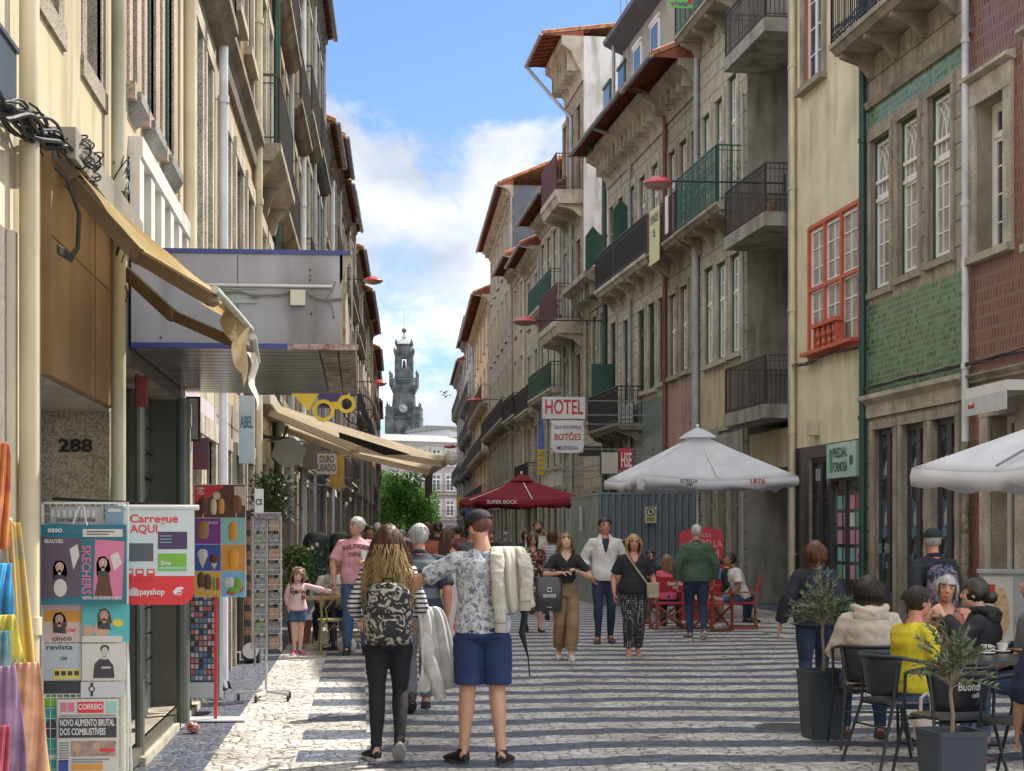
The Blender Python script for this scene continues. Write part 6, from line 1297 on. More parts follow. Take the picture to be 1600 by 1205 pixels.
# man with the jacket on his shoulder
pm_ = GD(754, 11.75)
p, c_ = person('man in black cap, leafy grey T-shirt and navy shorts seen from behind', pm_, 0, 1.80, 'stand', 1.08, False, 'tan', ('buzz', 'auburn'), dict(m=cl('leaf_shirt', (.4, .4, .4), pat=pat_floral((.52, .53, .54), ((.14, .16, .22), (.30, .32, .37)), 17, .35)), sl=.82, hem=-.06, slw=.012, inf=.02, wr=.010, v=.03), dict(m=cl('navy_shorts', (.014, .03, .095)), kind='shorts', len=.88, wide=.026, inf=.016, waist=.10), sh_black,
    J=dict(elL=(-.42, .12, 1.26), wrL=(-.60, .24, 1.06), elR=(.25, .06, 1.14), wrR=(.20, .26, 1.22), anL=(-.13, .0, .085), ftL=(-.20, .13, .03), anR=(.12, -.10, .085), ftR=(.17, .03, .03), head=(-.02, .05, 1.62)), hy=-32, hp=22, hr=-6, sit=0)
Hm = c_['Hm']; S = c_['S']
def cap(ctx, m_, back=False):
    Hm = ctx['Hm']; m = MB(); n1 = 20; V = []; mm = []
    for i in range(8):
        th = math.pi/2*i/7*1.02
        for j in range(n1): ph = 2*math.pi*j/n1; V.append(Vector((math.sin(th)*math.sin(ph)*.092, -.008+math.sin(th)*math.cos(ph)*.112, .035+math.cos(th)*.092)))
    m.add(V, [(i*n1+j, i*n1+(j+1) % n1, (i+1)*n1+(j+1) % n1, (i+1)*n1+j) for i in range(7) for j in range(n1)], T=Hm)
    O_ = m.build('cap', m_, ctx['t'], smooth=2, fixn=False)
    m = MB(); top_, bot_ = [], []
    for j in range(11): a = -1.05+2.1*j/10; top_.append((math.sin(a)*.09, -.008+math.cos(a)*.108, .040)); bot_.append((math.sin(a)*.088*(1.05), -.008+math.cos(a)*.108+.085*math.cos(a*1.4), .022+.0*j-.018*abs(math.sin(a))))
    for dz in (0,): m.add(top_+bot_, [(j, j+1, 12+j, 11+j) for j in range(10)], T=Hm); m.add([(x, y, z-.005) for x, y, z in top_+bot_], [(j, j+1, 12+j, 11+j) for j in range(10)], T=Hm)
    m.build('peak', m_, O_, smooth=2, fixn=False)
cap(c_, blackc)
m = MB(); m.tube([(-.079, -.01, .01), (-.078, .05, .012), (-.066, .088, .008), (.066, .088, .008), (.078, .05, .012), (.079, -.01, .01)], .0035, 5, T=Hm).ball((-.033, .096, .0), (.024, .006, .018), 10, T=Hm).ball((.033, .096, .0), (.024, .006, .018), 10, T=Hm); m.build('sunglasses', w_black, p)
m = MB(); B0 = pm_
kj = mat('cream_jacket', (.40, .38, .32), .85, bump=.4, bscale=40); V_ = lambda x, y, z: B0+Vector((x, y, z))
Jk = drape('jacket', 'cream zip jacket slung over the right shoulder of the man in navy shorts', 'jacket', [(V_(.16, .17, 1.40), (.09, 0, 0)), (V_(.165, .13, 1.50), (.09, 0, 0)), (V_(.17, .02, 1.535), (.10, 0, .0)), (V_(.185, -.10, 1.515), (.115, 0, 0)), (V_(.20, -.165, 1.42), (.125, 0, 0)), (V_(.21, -.185, 1.29), (.125, .01, 0)), (V_(.225, -.19, 1.16), (.12, .01, 0)), (V_(.25, -.185, 1.08), (.115, 0, .03))], .1, 26, kj, .020, .02, 2, fr=16)
for pts, hw in ((((.10, -.02, 1.53), (.09, -.15, 1.48), (.085, -.215, 1.36), (.09, -.22, 1.22), (.105, -.21, 1.08), (.11, -.205, 1.0)), .052), (((.27, -.10, 1.49), (.285, -.20, 1.40), (.29, -.215, 1.28), (.28, -.21, 1.15)), .055)):
    m = MB(); k = len(pts)-1; m.loft([(V_(*p), Vector((hw*(1-.18*i/k), 0, 0)), Vector((0, .030, 0))) for i, p in enumerate(pts)], 14); fuse(m, .008, 2, .010, 14, 7).build('sleeve', kj, Jk, smooth=2); e_ = V_(*pts[-1])
    MB().loft([(e_, Vector((hw*.80, 0, 0)), Vector((0, .028, 0))), (e_-Vector((0, 0, .06)), Vector((hw*.74, 0, 0)), Vector((0, .026, 0)))], 14).build('cuff', mat('cream_rib', (.34, .32, .27), .9), Jk, smooth=True)
tag(MB().tube([B0+Vector(v) for v in ((.20, .10, 1.3), (.30, .02, 1.05), (.28, .0, .92), (.32, -.04, .75), (.33, -.05, .62))], [.008, .022, .024, .005, .005], 8).build('shoulder_bag', blackc, smooth=True), 'slim black bag with a dangling strap under the cream jacket', 'bag')
# ---- people walking up the street
# woman in black
P0 = GD(990, 22.2); bk = cl('black_tee', (.016, .016, .022))
dots = cl('dotted_trousers', (.02, .02, .025), pat=pat_dots((.016, .016, .02), (.50, .48, .45), 46, .24))
p, c_ = person('blonde woman in black V-neck and spotted trousers walking towards the camera', P0, 180, 1.62, 'walk', 1.16, True, 'ruddy', ('medium', 'blonde', .20, .035), dict(m=bk, sl=.85, hem=-.10, v=.13, vw=.085, slw=.016, inf=.024, flare=.05, wr=.009), dict(m=dots, wide=.012, len=1.9), dict(m=cl('sandal_tan', (.45, .33, .24)), bare=True),
    J=dict(elR=(.285, -.06, 1.14), wrR=(.29, .04, .90), elL=(-.285, -.05, 1.14), wrL=(-.30, .06, .91), anL=(-.07, -.10, .09), ftL=(-.07, .05, .03), knL=(-.08, .05, .5), anR=(.09, .12, .085), ftR=(.10, .28, .03), knR=(.09, .12, .5)), hy=4)
S = c_['S']
def inst(root, fn): return fn
def bag(lb, name, pos, W_, D_, H_, m_, strap=None, rz=0, sm=None, handle=None, tx=None, pw=.5, cat='bag', fl=None):
    t = thing(name, lb, cat, pos, rz); m = MB(); m.loft([((0, 0, z), (W_/2*a, 0, 0), (0, D_/2*b, 0)) for z, a, b in ((0, .93, .9), (.02*H_, .97, 1), (.5*H_, 1, 1), (.95*H_, 1, .8), (H_, .98, .5))], 24, pw=pw); m.build('bag_body', m_, t, smooth=True)
    if fl: MB().loft([((0, -.004, z), (W_/2*a, 0, 0), (0, D_/2*1.06, 0)) for z, a in ((.5*H_, .85), (.55*H_, 1.0), (1.01*H_, 1.01))], 24, pw=pw).build('flap', fl, t, smooth=True)
    if handle: MB().tube([(-W_*.28, 0, H_*.97), (-W_*.24, 0, H_+handle*.8), (0, 0, H_+handle), (W_*.24, 0, H_+handle*.8), (W_*.28, 0, H_*.97)], .012, 8).build('handle', sm or m_, t, smooth=True)
    if strap: MB().tube([Vector(v)-Vector(pos) for v in strap], .014, 8).build('strap', sm or m_, t, smooth=True)
    return t
tb = cl('taupe_leather', (.30, .25, .17), .55)
bag('small taupe crossbody bag of the blonde woman in black', 'crossbody_bag', P0+V3(.23, -.17, .78), .17, .09, .20, tb, [P0+V3(*v) for v in ((.16, -.17, .96), (.02, -.19, 1.15), (-.10, -.16, 1.33), (-.12, -.05, 1.40), (-.09, .07, 1.35), (.1, .16, 1.1), (.28, .02, .98), (.30, -.12, .95))], -.1)
# man in white shirt
P0 = GD(945, 24.8)
p, c_ = person('man in open white shirt over dark vest with hands in jeans pockets', P0, 182, 1.88, 'walk', 1.0, False, 'ruddy', ('short', 'dark'), dict(m=whitec, sl=1.45, hem=-.16, v=.24, vw=.06, slw=.018, inf=.024, flare=.03, wr=.012), dict(m=denim_d, inf=.010), sh_brown,
    J=dict(elR=(.30, -.08, 1.16), wrR=(.20, .04, .93), elL=(-.30, -.08, 1.16), wrL=(-.20, .04, .93), anR=(.10, .04, .085), ftR=(.13, .20, .03), knR=(.1, .08, .5), anL=(-.09, -.12, .09), ftL=(-.1, .03, .03), knL=(-.09, .02, .5)), hy=-6)
m = MB(); c_['torso'](m, .35, .96, .008); fuse(m, .016, 2).build('vest', navyc, p, smooth=2); 
m = MB(); nk = c_['q']['neck']
for s_ in (-1, 1): m.add([nk+V3(s_*.055, .03, .03), nk+V3(s_*.075, -.03, .05), nk+V3(s_*.12, .06, -.02), nk+V3(s_*.06, .115, -.07)], [(0, 1, 2, 3)])
m.build('collar', whitec, c_['top'])
# young woman
P0 = GD(884, 21.6)
p, c_ = person('young woman in cropped black top and khaki cargo trousers looking down', P0, 180, 1.64, 'walk2', .96, True, 'fair', ('long', 'light', .34), dict(m=blackc, sl=.72, hem=.30, v=.12, vw=.08, slw=.022, inf=.012, wr=.006), dict(m=khaki, kind='trousers', wide=.022, inf=.012, len=1.88, waist=.26, wr=.010), sh_white,
    J=dict(elR=(.30, .05, 1.17), wrR=(.08, .22, 1.20), elL=(-.34, .06, 1.13), wrL=(-.14, .24, 1.22), anL=(-.05, .16, .09), ftL=(-.05, .32, .03), knL=(-.08, .17, .52), anR=(.08, -.14, .12), ftR=(.10, .0, .03)), hp=-22, curl=.8)
MB().loft([((0, .13, 1.0), (.08, 0, 0), (0, .03, 0)), ((0, .15, 1.05), (.11, 0, 0), (0, .05, 0)), ((0, .15, 1.15), (.11, 0, 0), (0, .05, 0)), ((0, .13, 1.19), (.09, 0, 0), (0, .03, 0))], 16, pw=.6).build('bum_bag', blackc, p, smooth=True)
t = bag('large black carrier bag with white lettering on the young woman\'s arm', 'carrier_bag', P0+V3(-.24, -.16, .63), .34, .12, .44, mat('plastic_black', (.035, .037, .036), .35, bump=.6, bscale=14), None, .05, handle=.10, pw=.35)
text('SEASIDE', .06, whitep, t, (0, -.064, .20), wid=.17); MB().box(-.028, .028, -.066, -.062, .25, .31).build('print_mark', whitep, t); MB().box(-.018, .018, -.068, -.064, .262, .298).bar((-.02, -.07, .29), (.02, -.07, .265), .007).build('print_mark', w_black, t)
MB().box(-.03, .03, -.066, -.06, .05, .056).build('print_line', whitep, t)
# old man in green jacket
P0 = GD(1088, 25.6); gj = cl('green_jacket', (.05, .085, .055))
p, c_ = person('grey-haired man in dark green jacket walking away past the red chairs', P0, 4, 1.78, 'walk2', 1.12, False, 'tan', ('buzz', 'silver'), dict(m=gj, sl=1.9, hem=-.10, v=.0, slw=.014, inf=.034, flare=.03, wr=.014, collar=True), dict(m=denim_d, inf=.012, wr=.008), dict(m=cl('grey_shoe', (.10, .10, .11))),
    J=dict(elR=(.285, -.05, 1.14), wrR=(.27, .05, .90), elL=(-.285, -.05, 1.14), wrL=(-.29, .02, .88), anR=(.10, -.16, .15), ftR=(.10, -.03, .04), knR=(.1, .05, .5), anL=(-.09, .03, .085), ftL=(-.12, .18, .03)), hy=-8)
# floral dress woman
P0 = GD(832, 27.5); fd_ = cl('floral_dress', (.02, .02, .02), pat=pat_floral((.016, .014, .018), ((.42, .10, .07), (.50, .40, .28)), 9, .75))
p, c_ = person('woman in dark floral dress and sunglasses walking towards the camera', P0, 176, 1.66, 'walk2', 1.08, True, 'tan', ('bob', 'auburn', .16), dict(m=fd_, sl=.8, hem=-.1, v=.08, inf=.018), dict(kind='dress', m=fd_, ext=.35), sh_blk_w)
MB().ball((-.032, .093, .003), (.026, .008, .021), 10, T=c_['Hm']).ball((.032, .093, .003), (.026, .008, .021), 10, T=c_['Hm']).build('sunglasses', w_black, p)
# man on the phone
P0 = GD(841, 34)
p, c_ = person('bearded man in white T-shirt holding a phone to his ear', P0, 180, 1.9, 'stand', 1.0, False, 'tan', ('short', 'dark'), dict(m=whitec, sl=.8, hem=-.06), dict(m=greyc, kind='trousers'), sh_black, J=dict(elL=(-.30, .10, 1.22), wrL=(-.13, .10, 1.50)), hp=-15)
m = MB(); m.ball((0, .062, -.085), (.055, .05, .045), 12, T=c_['Hm']); m.build('beard', hairs['dark'], p, smooth=True); MB().box(-.012, .012, -.06, .07, -.07, .06, T=c_['Hm'] @ Matrix.Translation((-.095, .02, 0))).build('phone', w_black, p)
# striped tank top woman from behind
P0 = GD(863, 31.5); st_ = cl('striped_vest', (.2, .2, .2), pat=pat_stripes((.16, .22, .30), (.50, .48, .44), .055, .55))
person('short-haired woman in striped blue vest seen from behind', P0, 8, 1.7, 'walk', 1.1, True, 'tan', ('bob', 'auburn', .12), dict(m=st_, sl=0, hem=-.05, inf=.016), dict(m=denim), sh_black)
for i, (px, d, hd, h, lb, tm, fem, hr_, cc) in enumerate(((822, 38, 170, 1.72, 'person in dark top half hidden behind the floral dress woman', navyc, True, ('bob', 'dark'), denim_d), (928, 43, 185, 1.7, 'distant person in red pink top by the fence end', cl('pink_top', (.45, .06, .10)), True, ('short', 'brown'), greyc),
        (768, 40, 180, 1.72, 'person in dark clothes under the left edge of the red parasol', blackc, False, ('short', 'dark'), greyc), (736, 27, 200, 1.80, 'dark-haired man just behind the capped man, only his head showing', greyc, False, ('short', 'dark'), denim_d), (790, 52, 10, 1.7, 'distant pedestrian in grey under the red parasol', greyc, False, ('short', 'grey'), denim))):
    person(lb, GD(px, d), hd, h, 'walk', 1, fem, 'tan', hr_, dict(m=tm, sl=.8, hem=-.04), dict(m=cc), sh_black, hands=False)
# woman in profile with white trousers
P0 = GD(700, 23.2); wt = cl('white_trousers', (.60, .56, .52))
p, c_ = person('long-haired woman in cream top and white trousers, hand on hip, in profile', P0, 62, 1.72, 'stand', .94, True, 'tan', ('long', 'brown', .36), dict(m=cl('cream_top', (.62, .50, .36)), sl=0, hem=.02, v=.05, inf=.010), dict(m=wt, wide=.02, inf=.010, len=1.96), sh_white, J=dict(elL=(-.30, -.16, 1.16), wrL=(-.17, .02, 1.02), elR=(.24, .05, 1.14), wrR=(.18, .24, 1.12), knL=(-.1, .10, .5), anL=(-.10, .14, .085), ftL=(-.12, .29, .03)), hp=4)
bag('mustard yellow envelope bag carried by the woman in white trousers', 'handbag', P0+V3(-.02, -.26, .80), .33, .06, .17, cl('mustard_leather', (.42, .30, .05), .5), [P0+V3(*v) for v in ((-.15, -.24, .94), (-.12, -.16, 1.2), (-.02, -.05, 1.42), (.06, -.1, 1.2), (.12, -.24, .95))], .05, fl=cl('mustard_flap', (.48, .36, .10), .5), pw=.3)
# grey-haired man behind the striped woman
P0 = GD(655, 15.2); 
person('grey-haired man in dark navy polo walking just ahead of the striped woman', P0, -6, 1.72, 'walk', 1.2, False, 'ruddy', ('short', 'silver'), dict(m=cl('navy_polo', (.03, .038, .055), pat=pat_stripes((.025, .03, .05), (.10, .11, .13), .26, .35)), sl=.9, hem=-.08, slw=.02, inf=.026, collar=True, v=0), dict(m=greyc), sh_black)
# yellow backpack woman and the far crowd
P0 = GD(684, 33)
person('brunette in beige top seen from behind left of the trees', P0, -4, 1.88, 'stand', .95, True, 'tan', ('bun', 'dark'), dict(m=blackc, sl=0, hem=0), dict(m=cl('beige_bottom', (.35, .27, .2))), sh_white)
rucksack('small bright yellow backpack on the brunette', P0, -4, 1.88, cl('yellow_bag', (.62, .42, .02)), .30, .34, .13, 1.18, y=-.10)
far = [(590, 36, 4, 1.88, 'bald man in light blue shirt seen from behind near the bins', cl('light_blue', (.22, .30, .44)), ('buzz', 'silver')), (628, 42, 0, 1.75, 'person in navy further up the street, left of the flowery dress', navyc, ('short', 'grey')),
       (652, 40, 2, 1.75, 'woman in dark red patterned dress in the middle distance', cl('red_pattern', (.1, .03, .03), pat=pat_floral((.03, .02, .02), ((.35, .08, .05), (.25, .18, .14)), 12, .5)), ('bob', 'auburn')), (664, 47, 3, 1.85, 'person with red headscarf in the crowd', cl('red_scarf_top', (.38, .05, .05)), ('bob', 'auburn')),
       (612, 55, 0, 1.8, 'person in grey far up the street', greyc, ('short', 'brown')), (640, 60, 180, 1.8, 'person in white far up the street', whitec, ('short', 'brown')), (672, 64, 0, 1.75, 'person in black far up the street', blackc, ('bob', 'dark')), (606, 70, 180, 1.75, 'tiny pedestrian in blue near the trees', denim, ('short', 'dark')),
       (654, 78, 0, 1.75, 'tiny pedestrian in red near the trees', cl('red_top', (.4, .05, .04)), ('short', 'dark')), (694, 60, 180, 1.75, 'tiny pedestrian in tan beside the red parasol', khaki, ('short', 'brown')), (712, 50, 180, 1.78, 'dark dressed pedestrian in front of the far right houses', navyc, ('short', 'dark')), (574, 58, 185, 1.7, 'pedestrian in cream on the far left', whitec, ('bob', 'blonde')), (622, 88, 0, 1.7, 'tiny pedestrian in dark clothes below the trees', blackc, ('short', 'dark')), (725, 66, 175, 1.75, 'pedestrian in brown on the far right by the red parasol', khaki, ('bob', 'brown')),
       (578, 30, 172, 1.78, 'man in dark jacket just behind the pink T-shirt man', blackc, ('short', 'dark')), (668, 27, 8, 1.82, 'woman in rust coloured top left of the brunette with the yellow bag', cl('rust_top', (.32, .10, .05)), ('bob', 'auburn')), (617, 46, 183, 1.8, 'blonde pedestrian in teal facing the camera far up the street', cl('teal_top', (.05, .20, .22)), ('bob', 'blonde')), (716, 40, 6, 1.82, 'man in maroon seen from behind near the red parasol', cl('maroon_top', (.20, .03, .05)), ('short', 'dark'))]
for i, (px, d, hd, h, lb, tm, hr_) in enumerate(far):
    person(lb, GD(px, d), hd, h, ('walk', 'walk2')[i % 2], 1.05, i in (2, 3, 6), 'tan', hr_, dict(m=tm, sl=.8, hem=-.1), dict(m=(denim_d, greyc, khaki)[i % 3], kind='dress' if i == 2 else 'trousers') , sh_black, hands=False, face=False)
# pink T-shirt man with the girl
P0 = GD(557, 22.4); pk = cl('pink_tee', (.55, .27, .30))
p, c_ = person('grey-haired man in pink lettered T-shirt holding the small girl\'s hand', P0, 178, 1.86, 'stand', 1.12, False, 'tan', ('short', 'silver'), dict(m=pk, sl=.85, hem=-.08, v=.03, slw=.016, inf=.022, wr=.009), dict(m=denim), sh_black,
    J=dict(elR=(.30, .02, 1.16), wrR=(.28, .08, .90), elL=(-.27, .04, 1.14), wrL=(-.10, .28, 1.18)), hy=52, hp=-4, curl=dict(L=.9, R=.7))
q = c_['q']['chest']
m = text_mb('HILFIGER', .11, ext=.0); xs = [v[0] for v in m.v]; k = .36/(max(xs)-min(xs)); m.v = [(x*k, y, z*k*1.0-1.2*(x*k)**2) for x, y, z in m.v]; project(c_, m, (q.x, q.y, q.z+.14), off=.006).build('lettering', mat('maroon_print', (.10, .03, .05)), p, fixn=False)
m = text_mb('DENIM', .09, ext=.0); xs = [v[0] for v in m.v]; k = .22/(max(xs)-min(xs)); m.v = [(x*k, y, z*k-1.2*(x*k)**2) for x, y, z in m.v]; project(c_, m, (q.x, q.y, q.z+.035), off=.006).build('lettering', MC['maroon_print'], p, fixn=False)
MB().loft([((0, 0, 0), (.035, 0, 0), (0, .035, 0)), ((0, 0, .1), (.045, 0, 0), (0, .045, 0)), ((0, 0, .12), (.05, 0, 0), (0, .05, 0))], 12, T=Matrix.Translation(c_['q']['wrL']+V3(.02, .03, .03))).build('paper_cone', whitep, p)
P1 = GD(465, 22.3); gp = cl('girl_pink', (.66, .44, .46))
p, c_ = person('small girl in pale pink printed top and denim shorts with arm stretched out', P1, 178, 1.16, 'stand', .98, True, 'child', ('bob', 'light', .17, .02), dict(m=gp, sl=dict(L=1.9, R=1.9), hem=-.06, v=.03, inf=.022, flare=.05, wr=.008, vw=.06), dict(m=denim, kind='shorts', len=.55, wide=.03, inf=.014), dict(m=cl('fuchsia_clog', (.42, .06, .18), .5)),
    J=dict(head=(-.01, .03, 1.60), elL=(-.46, .02, 1.33), wrL=(-.74, .03, 1.26), elR=(.22, -.06, 1.20), wrR=(.20, -.10, .98), anR=(.06, .0, .085), ftR=(.10, .15, .03), anL=(-.05, -.02, .085), ftL=(-.12, .11, .03), knR=(.075, .02, .48), knL=(-.065, .02, .48)), hs=1.34, hr=-12, hy=-4, curl=.9)
MB().tube([(-.09, .0, .07), (-.07, .03, .115), (0, .04, .135), (.07, .03, .115), (.09, 0, .07)], .012, 6, T=c_['Hm']).build('headband', cl('pink_band', (.6, .4, .35)), p)
q = c_['q']['chest']; rnd = random.Random(2)
for k, (x, z) in enumerate(((-.075, .04), (-.02, .01), (.03, .02), (.075, .0))):
    m = MB(); m.add([(x-.022, 0, z-.01), (x+.022, 0, z-.01), (x+.026, 0, z+.03), (x, 0, z+.052), (x-.026, 0, z+.03)], [(0, 1, 2, 3, 4)]); project(c_, m, q, off=.006).build('shirt_print', mat(('p_dark', 'p_brown', 'p_gold', 'p_brown2')[k], ((.03, .02, .02), (.10, .04, .02), (.45, .28, .08), (.20, .09, .04))[k]), p, fixn=False)
    m = MB(); m.add([(x-.03, 0, z-.07), (x+.03, 0, z-.07), (x+.02, 0, z-.012), (x-.02, 0, z-.012)], [(0, 1, 2, 3)]); project(c_, m, q, off=.007).build('shirt_print', mat(('p_black', 'p_white', 'p_white', 'p_red')[k], ((.02, .02, .02), (.6, .55, .55), (.6, .55, .55), (.25, .05, .06))[k]), p, fixn=False)
# ---- cafe table on the left, two seated people
olive = mat('olive_wood', (.19, .18, .07), .45, var=.2, scale=8)
def bent_chair(lb, pos, rz, m_, grp):
    t = thing('bentwood_chair', lb, 'chair', pos, rz, grp); m = MB(); m.lathe([(.19, .44), (.21, .445), (.21, .465), (.19, .475)], 24); m.build('seat', m_, t)
    for sx in (-1, 1): MB().tube([(sx*.15, .15, .44), (sx*.18, .19, 0)], [.017, .013], 8).build('leg', m_, t); 
    m = MB(); 
    for sx in (-1, 1): MB().tube([(sx*.19, -.22, 0), (sx*.17, -.16, .45), (sx*.19, -.21, .7), (sx*.17, -.24, .88)], [.014, .018, .017, .015], 8).build('leg', m_, t)
    m.tube([(-.17, -.24, .87), (-.1, -.26, .93), (0, -.27, .945), (.1, -.26, .93), (.17, -.24, .87)], .017, 8).tube([(-.10, -.19, .46), (-.13, -.24, .62), (0, -.25, .76), (.13, -.24, .62), (.10, -.19, .46)], .011, 6); m.build('backrest', m_, t, smooth=True)
    MB().tube([(-.16, .155, .22), (0, .20, .38), (.16, .155, .22)], .009, 6).build('brace', m_, t); MB().tube([(-.18, -.2, .22), (0, -.17, .40), (.18, -.2, .22)], .009, 6).build('brace', m_, t); return t
bent_chair('olive bentwood chair with its back to the street beside the girl', GD(520, 22.6), .15, olive, 'bentwood cafe chairs'); bent_chair('olive bentwood chair under the seated man in white', GD(512, 24.3), 2.9, olive, 'bentwood cafe chairs')
tb_ = thing('cafe_table', 'wooden cafe table laid with glasses between the girl and the pink T-shirt man', 'table', GD(521, 23.4)); MB().box(-.42, .42, -.35, .35, .71, .745).build('tabletop', mat('table_wood', (.32, .20, .09), .5, c2=(.40, .27, .13)), tb_); MB().tube([(0, 0, .02), (0, 0, .71)], .03).lathe([(.22, 0), (.22, .015), (.05, .04)], 16).build('pedestal', w_black, tb_)
for k in range(5):
    o_ = MB().lathe([(.03, 0), (.026, .02), (.034, .12), (.032, .12), (.02, .02)], 12).build('glass', mat('drink_glass', (.30, .32, .30), .1), loc=GD(521, 23.4)+V3(-.3+.14*k, -.2+.08*(k % 2), .745)); tag(o_, 'small glass on the wooden cafe table', 'glass', 'glasses on the cafe table')
track = cl('track_trousers', (.015, .015, .02))
p, c_ = person('dark-haired man in white T-shirt seated at the cafe table, leaning in', GD(510, 24.3), 150, 1.74, 'sit', 1.05, False, 'brown', ('short', 'dark'), dict(m=whitec, sl=.8, hem=-.04), dict(m=track), sh_black, lean=22, hy=-40)
m = MB(); 
for n_ in 'LR':
    for dx in (-.02, .0, .02): m.tube([c_['q']['hip'+n_]+V3(.06+dx, 0, .085), c_['q']['kn'+n_]+V3(.05+dx, -.02, .07), c_['q']['kn'+n_]+V3(.07, .06, dx), c_['q']['an'+n_]+V3(.055, .03+dx, .02)], .005, 4)
m.build('side_stripes', whitep, p)
person('balding man in white shirt seated facing the dark-haired man', GD(536, 24.0), 218, 1.72, 'sit', 1.1, False, 'brown', ('bald', 'dark'), dict(m=whitec, sl=.85, hem=-.04), dict(m=navyc), sh_white, lean=14, hy=10)
# plastic bag on the ground under the table
o_ = MB(); o_.ball((0, 0, .10), (.14, .10, .11), 14); o_ = fuse(o_, .012, 1, .03, 9, 4); tag(o_.build('carrier_bag', mat('white_plastic', (.62, .60, .56), .4), loc=GD(541, 22.9), smooth=2), 'crumpled white bag on the ground under the cafe table', 'bag')
# ================================================================ RIGHT SIDE OF THE PAVING: hoarding, parasols, red chairs, cafe
hoard_shaded = mat('hoarding_shaded', (.12, .15, .175), .5, var=.1, scale=1.5, streak=.4); hoard_lit = mat('hoarding_lit', (.27, .31, .28), .5, var=.08, scale=1.5, streak=.35)  # one metal in two tones: front coloured as shaded, left end as lit
def corr(m, a, b, H, n, dp=.05):
    a, b = Vector(a), Vector(b); t = (b-a).normalized(); nr = Vector((t.y, -t.x, 0)); L_ = (b-a).length; V = []; 
    for i in range(n):
        for u, o in ((0, 0), (.18, 1), (.5, 1), (.68, 0)):
            V.append((a+t*L_*(i+u)/n+nr*dp*o))
    V.append(b); k = len(V); m.add([tuple(v) for v in V]+[(v.x, v.y, H) for v in V], [(i, i+1, k+i+1, k+i) for i in range(k-1)])
a_, b_, c_2 = GD(935, 37.8), GD(1092, 37.0), GD(893, 42.6)
T_ = thing('hoarding', 'grey corrugated metal site hoarding behind the red chairs, left end toned as if lit', 'fence', a_)
m = MB(); corr(m, V3(0, 0, 0), b_-a_, 2.52, 15); m.bar((0, 0, 2.54), (b_-a_)+V3(0, 0, 2.54), .06).build('panel', hoard_shaded, T_, fixn=False)
m = MB(); corr(m, c_2-a_, V3(0, 0, 0), 2.52, 10, .03); m.bar((c_2-a_)+V3(0, 0, 2.54), (0, 0, 2.54), .06).build('panel', hoard_lit, T_, fixn=False)
q = GD(1016, 37.3)-a_; sg = MB().box(q.x-.13, q.x+.13, q.y-.06, q.y-.05, 1.87, 2.24).build('warning_sign', mat('warning_yellow', (.50, .50, .26)), T_)
MB().lathe([(.095, 0), (.095, .004)], 24, T=Matrix.Translation((q.x, q.y-.061, 2.13)) @ Matrix.Rotation(R(90), 4, 'X')).build('disc', mat('warning_white', (.6, .6, .55)), sg)
m = MB(); ring(m, 0, 0, .078, .1, -.072, -.066); Tq = Matrix.Translation((q.x, q.y, 2.13)); m.v = [(x+q.x, y+q.y, z+2.13) for x, y, z in m.v]; m.bar((q.x-.06, q.y-.07, 2.19), (q.x+.06, q.y-.07, 2.07), .016).ball((q.x, q.y-.068, 2.12), (.028, .006, .035), 10)
for k in range(4): m.bar((q.x-.024+.016*k, q.y-.068, 2.13), (q.x-.03+.02*k, q.y-.068, 2.175), .009)
m.box(q.x-.09, q.x+.09, q.y-.068, q.y-.064, 1.97, 1.985).box(q.x-.09, q.x+.09, q.y-.068, q.y-.064, 1.93, 1.945).build('pictogram', w_black, sg)
q = GD(913, 40)-a_; MB().box(q.x-.10, q.x-.085, q.y-.1, q.y+.12, 1.7, 2.3).build('notice', whitep, T_)
MB().tube([GD(955, 37.6)-a_+V3(x, -.1, z) for x, z in ((-.3, 1.5), (-.1, 1.52), (.1, 1.46), (.4, 1.5))], .03).build('barrier_tape', mat('tape', (.5, .1, .1), pat=pat_stripes((.55, .05, .06), (.6, .58, .56), .14, .5, 0)), T_)
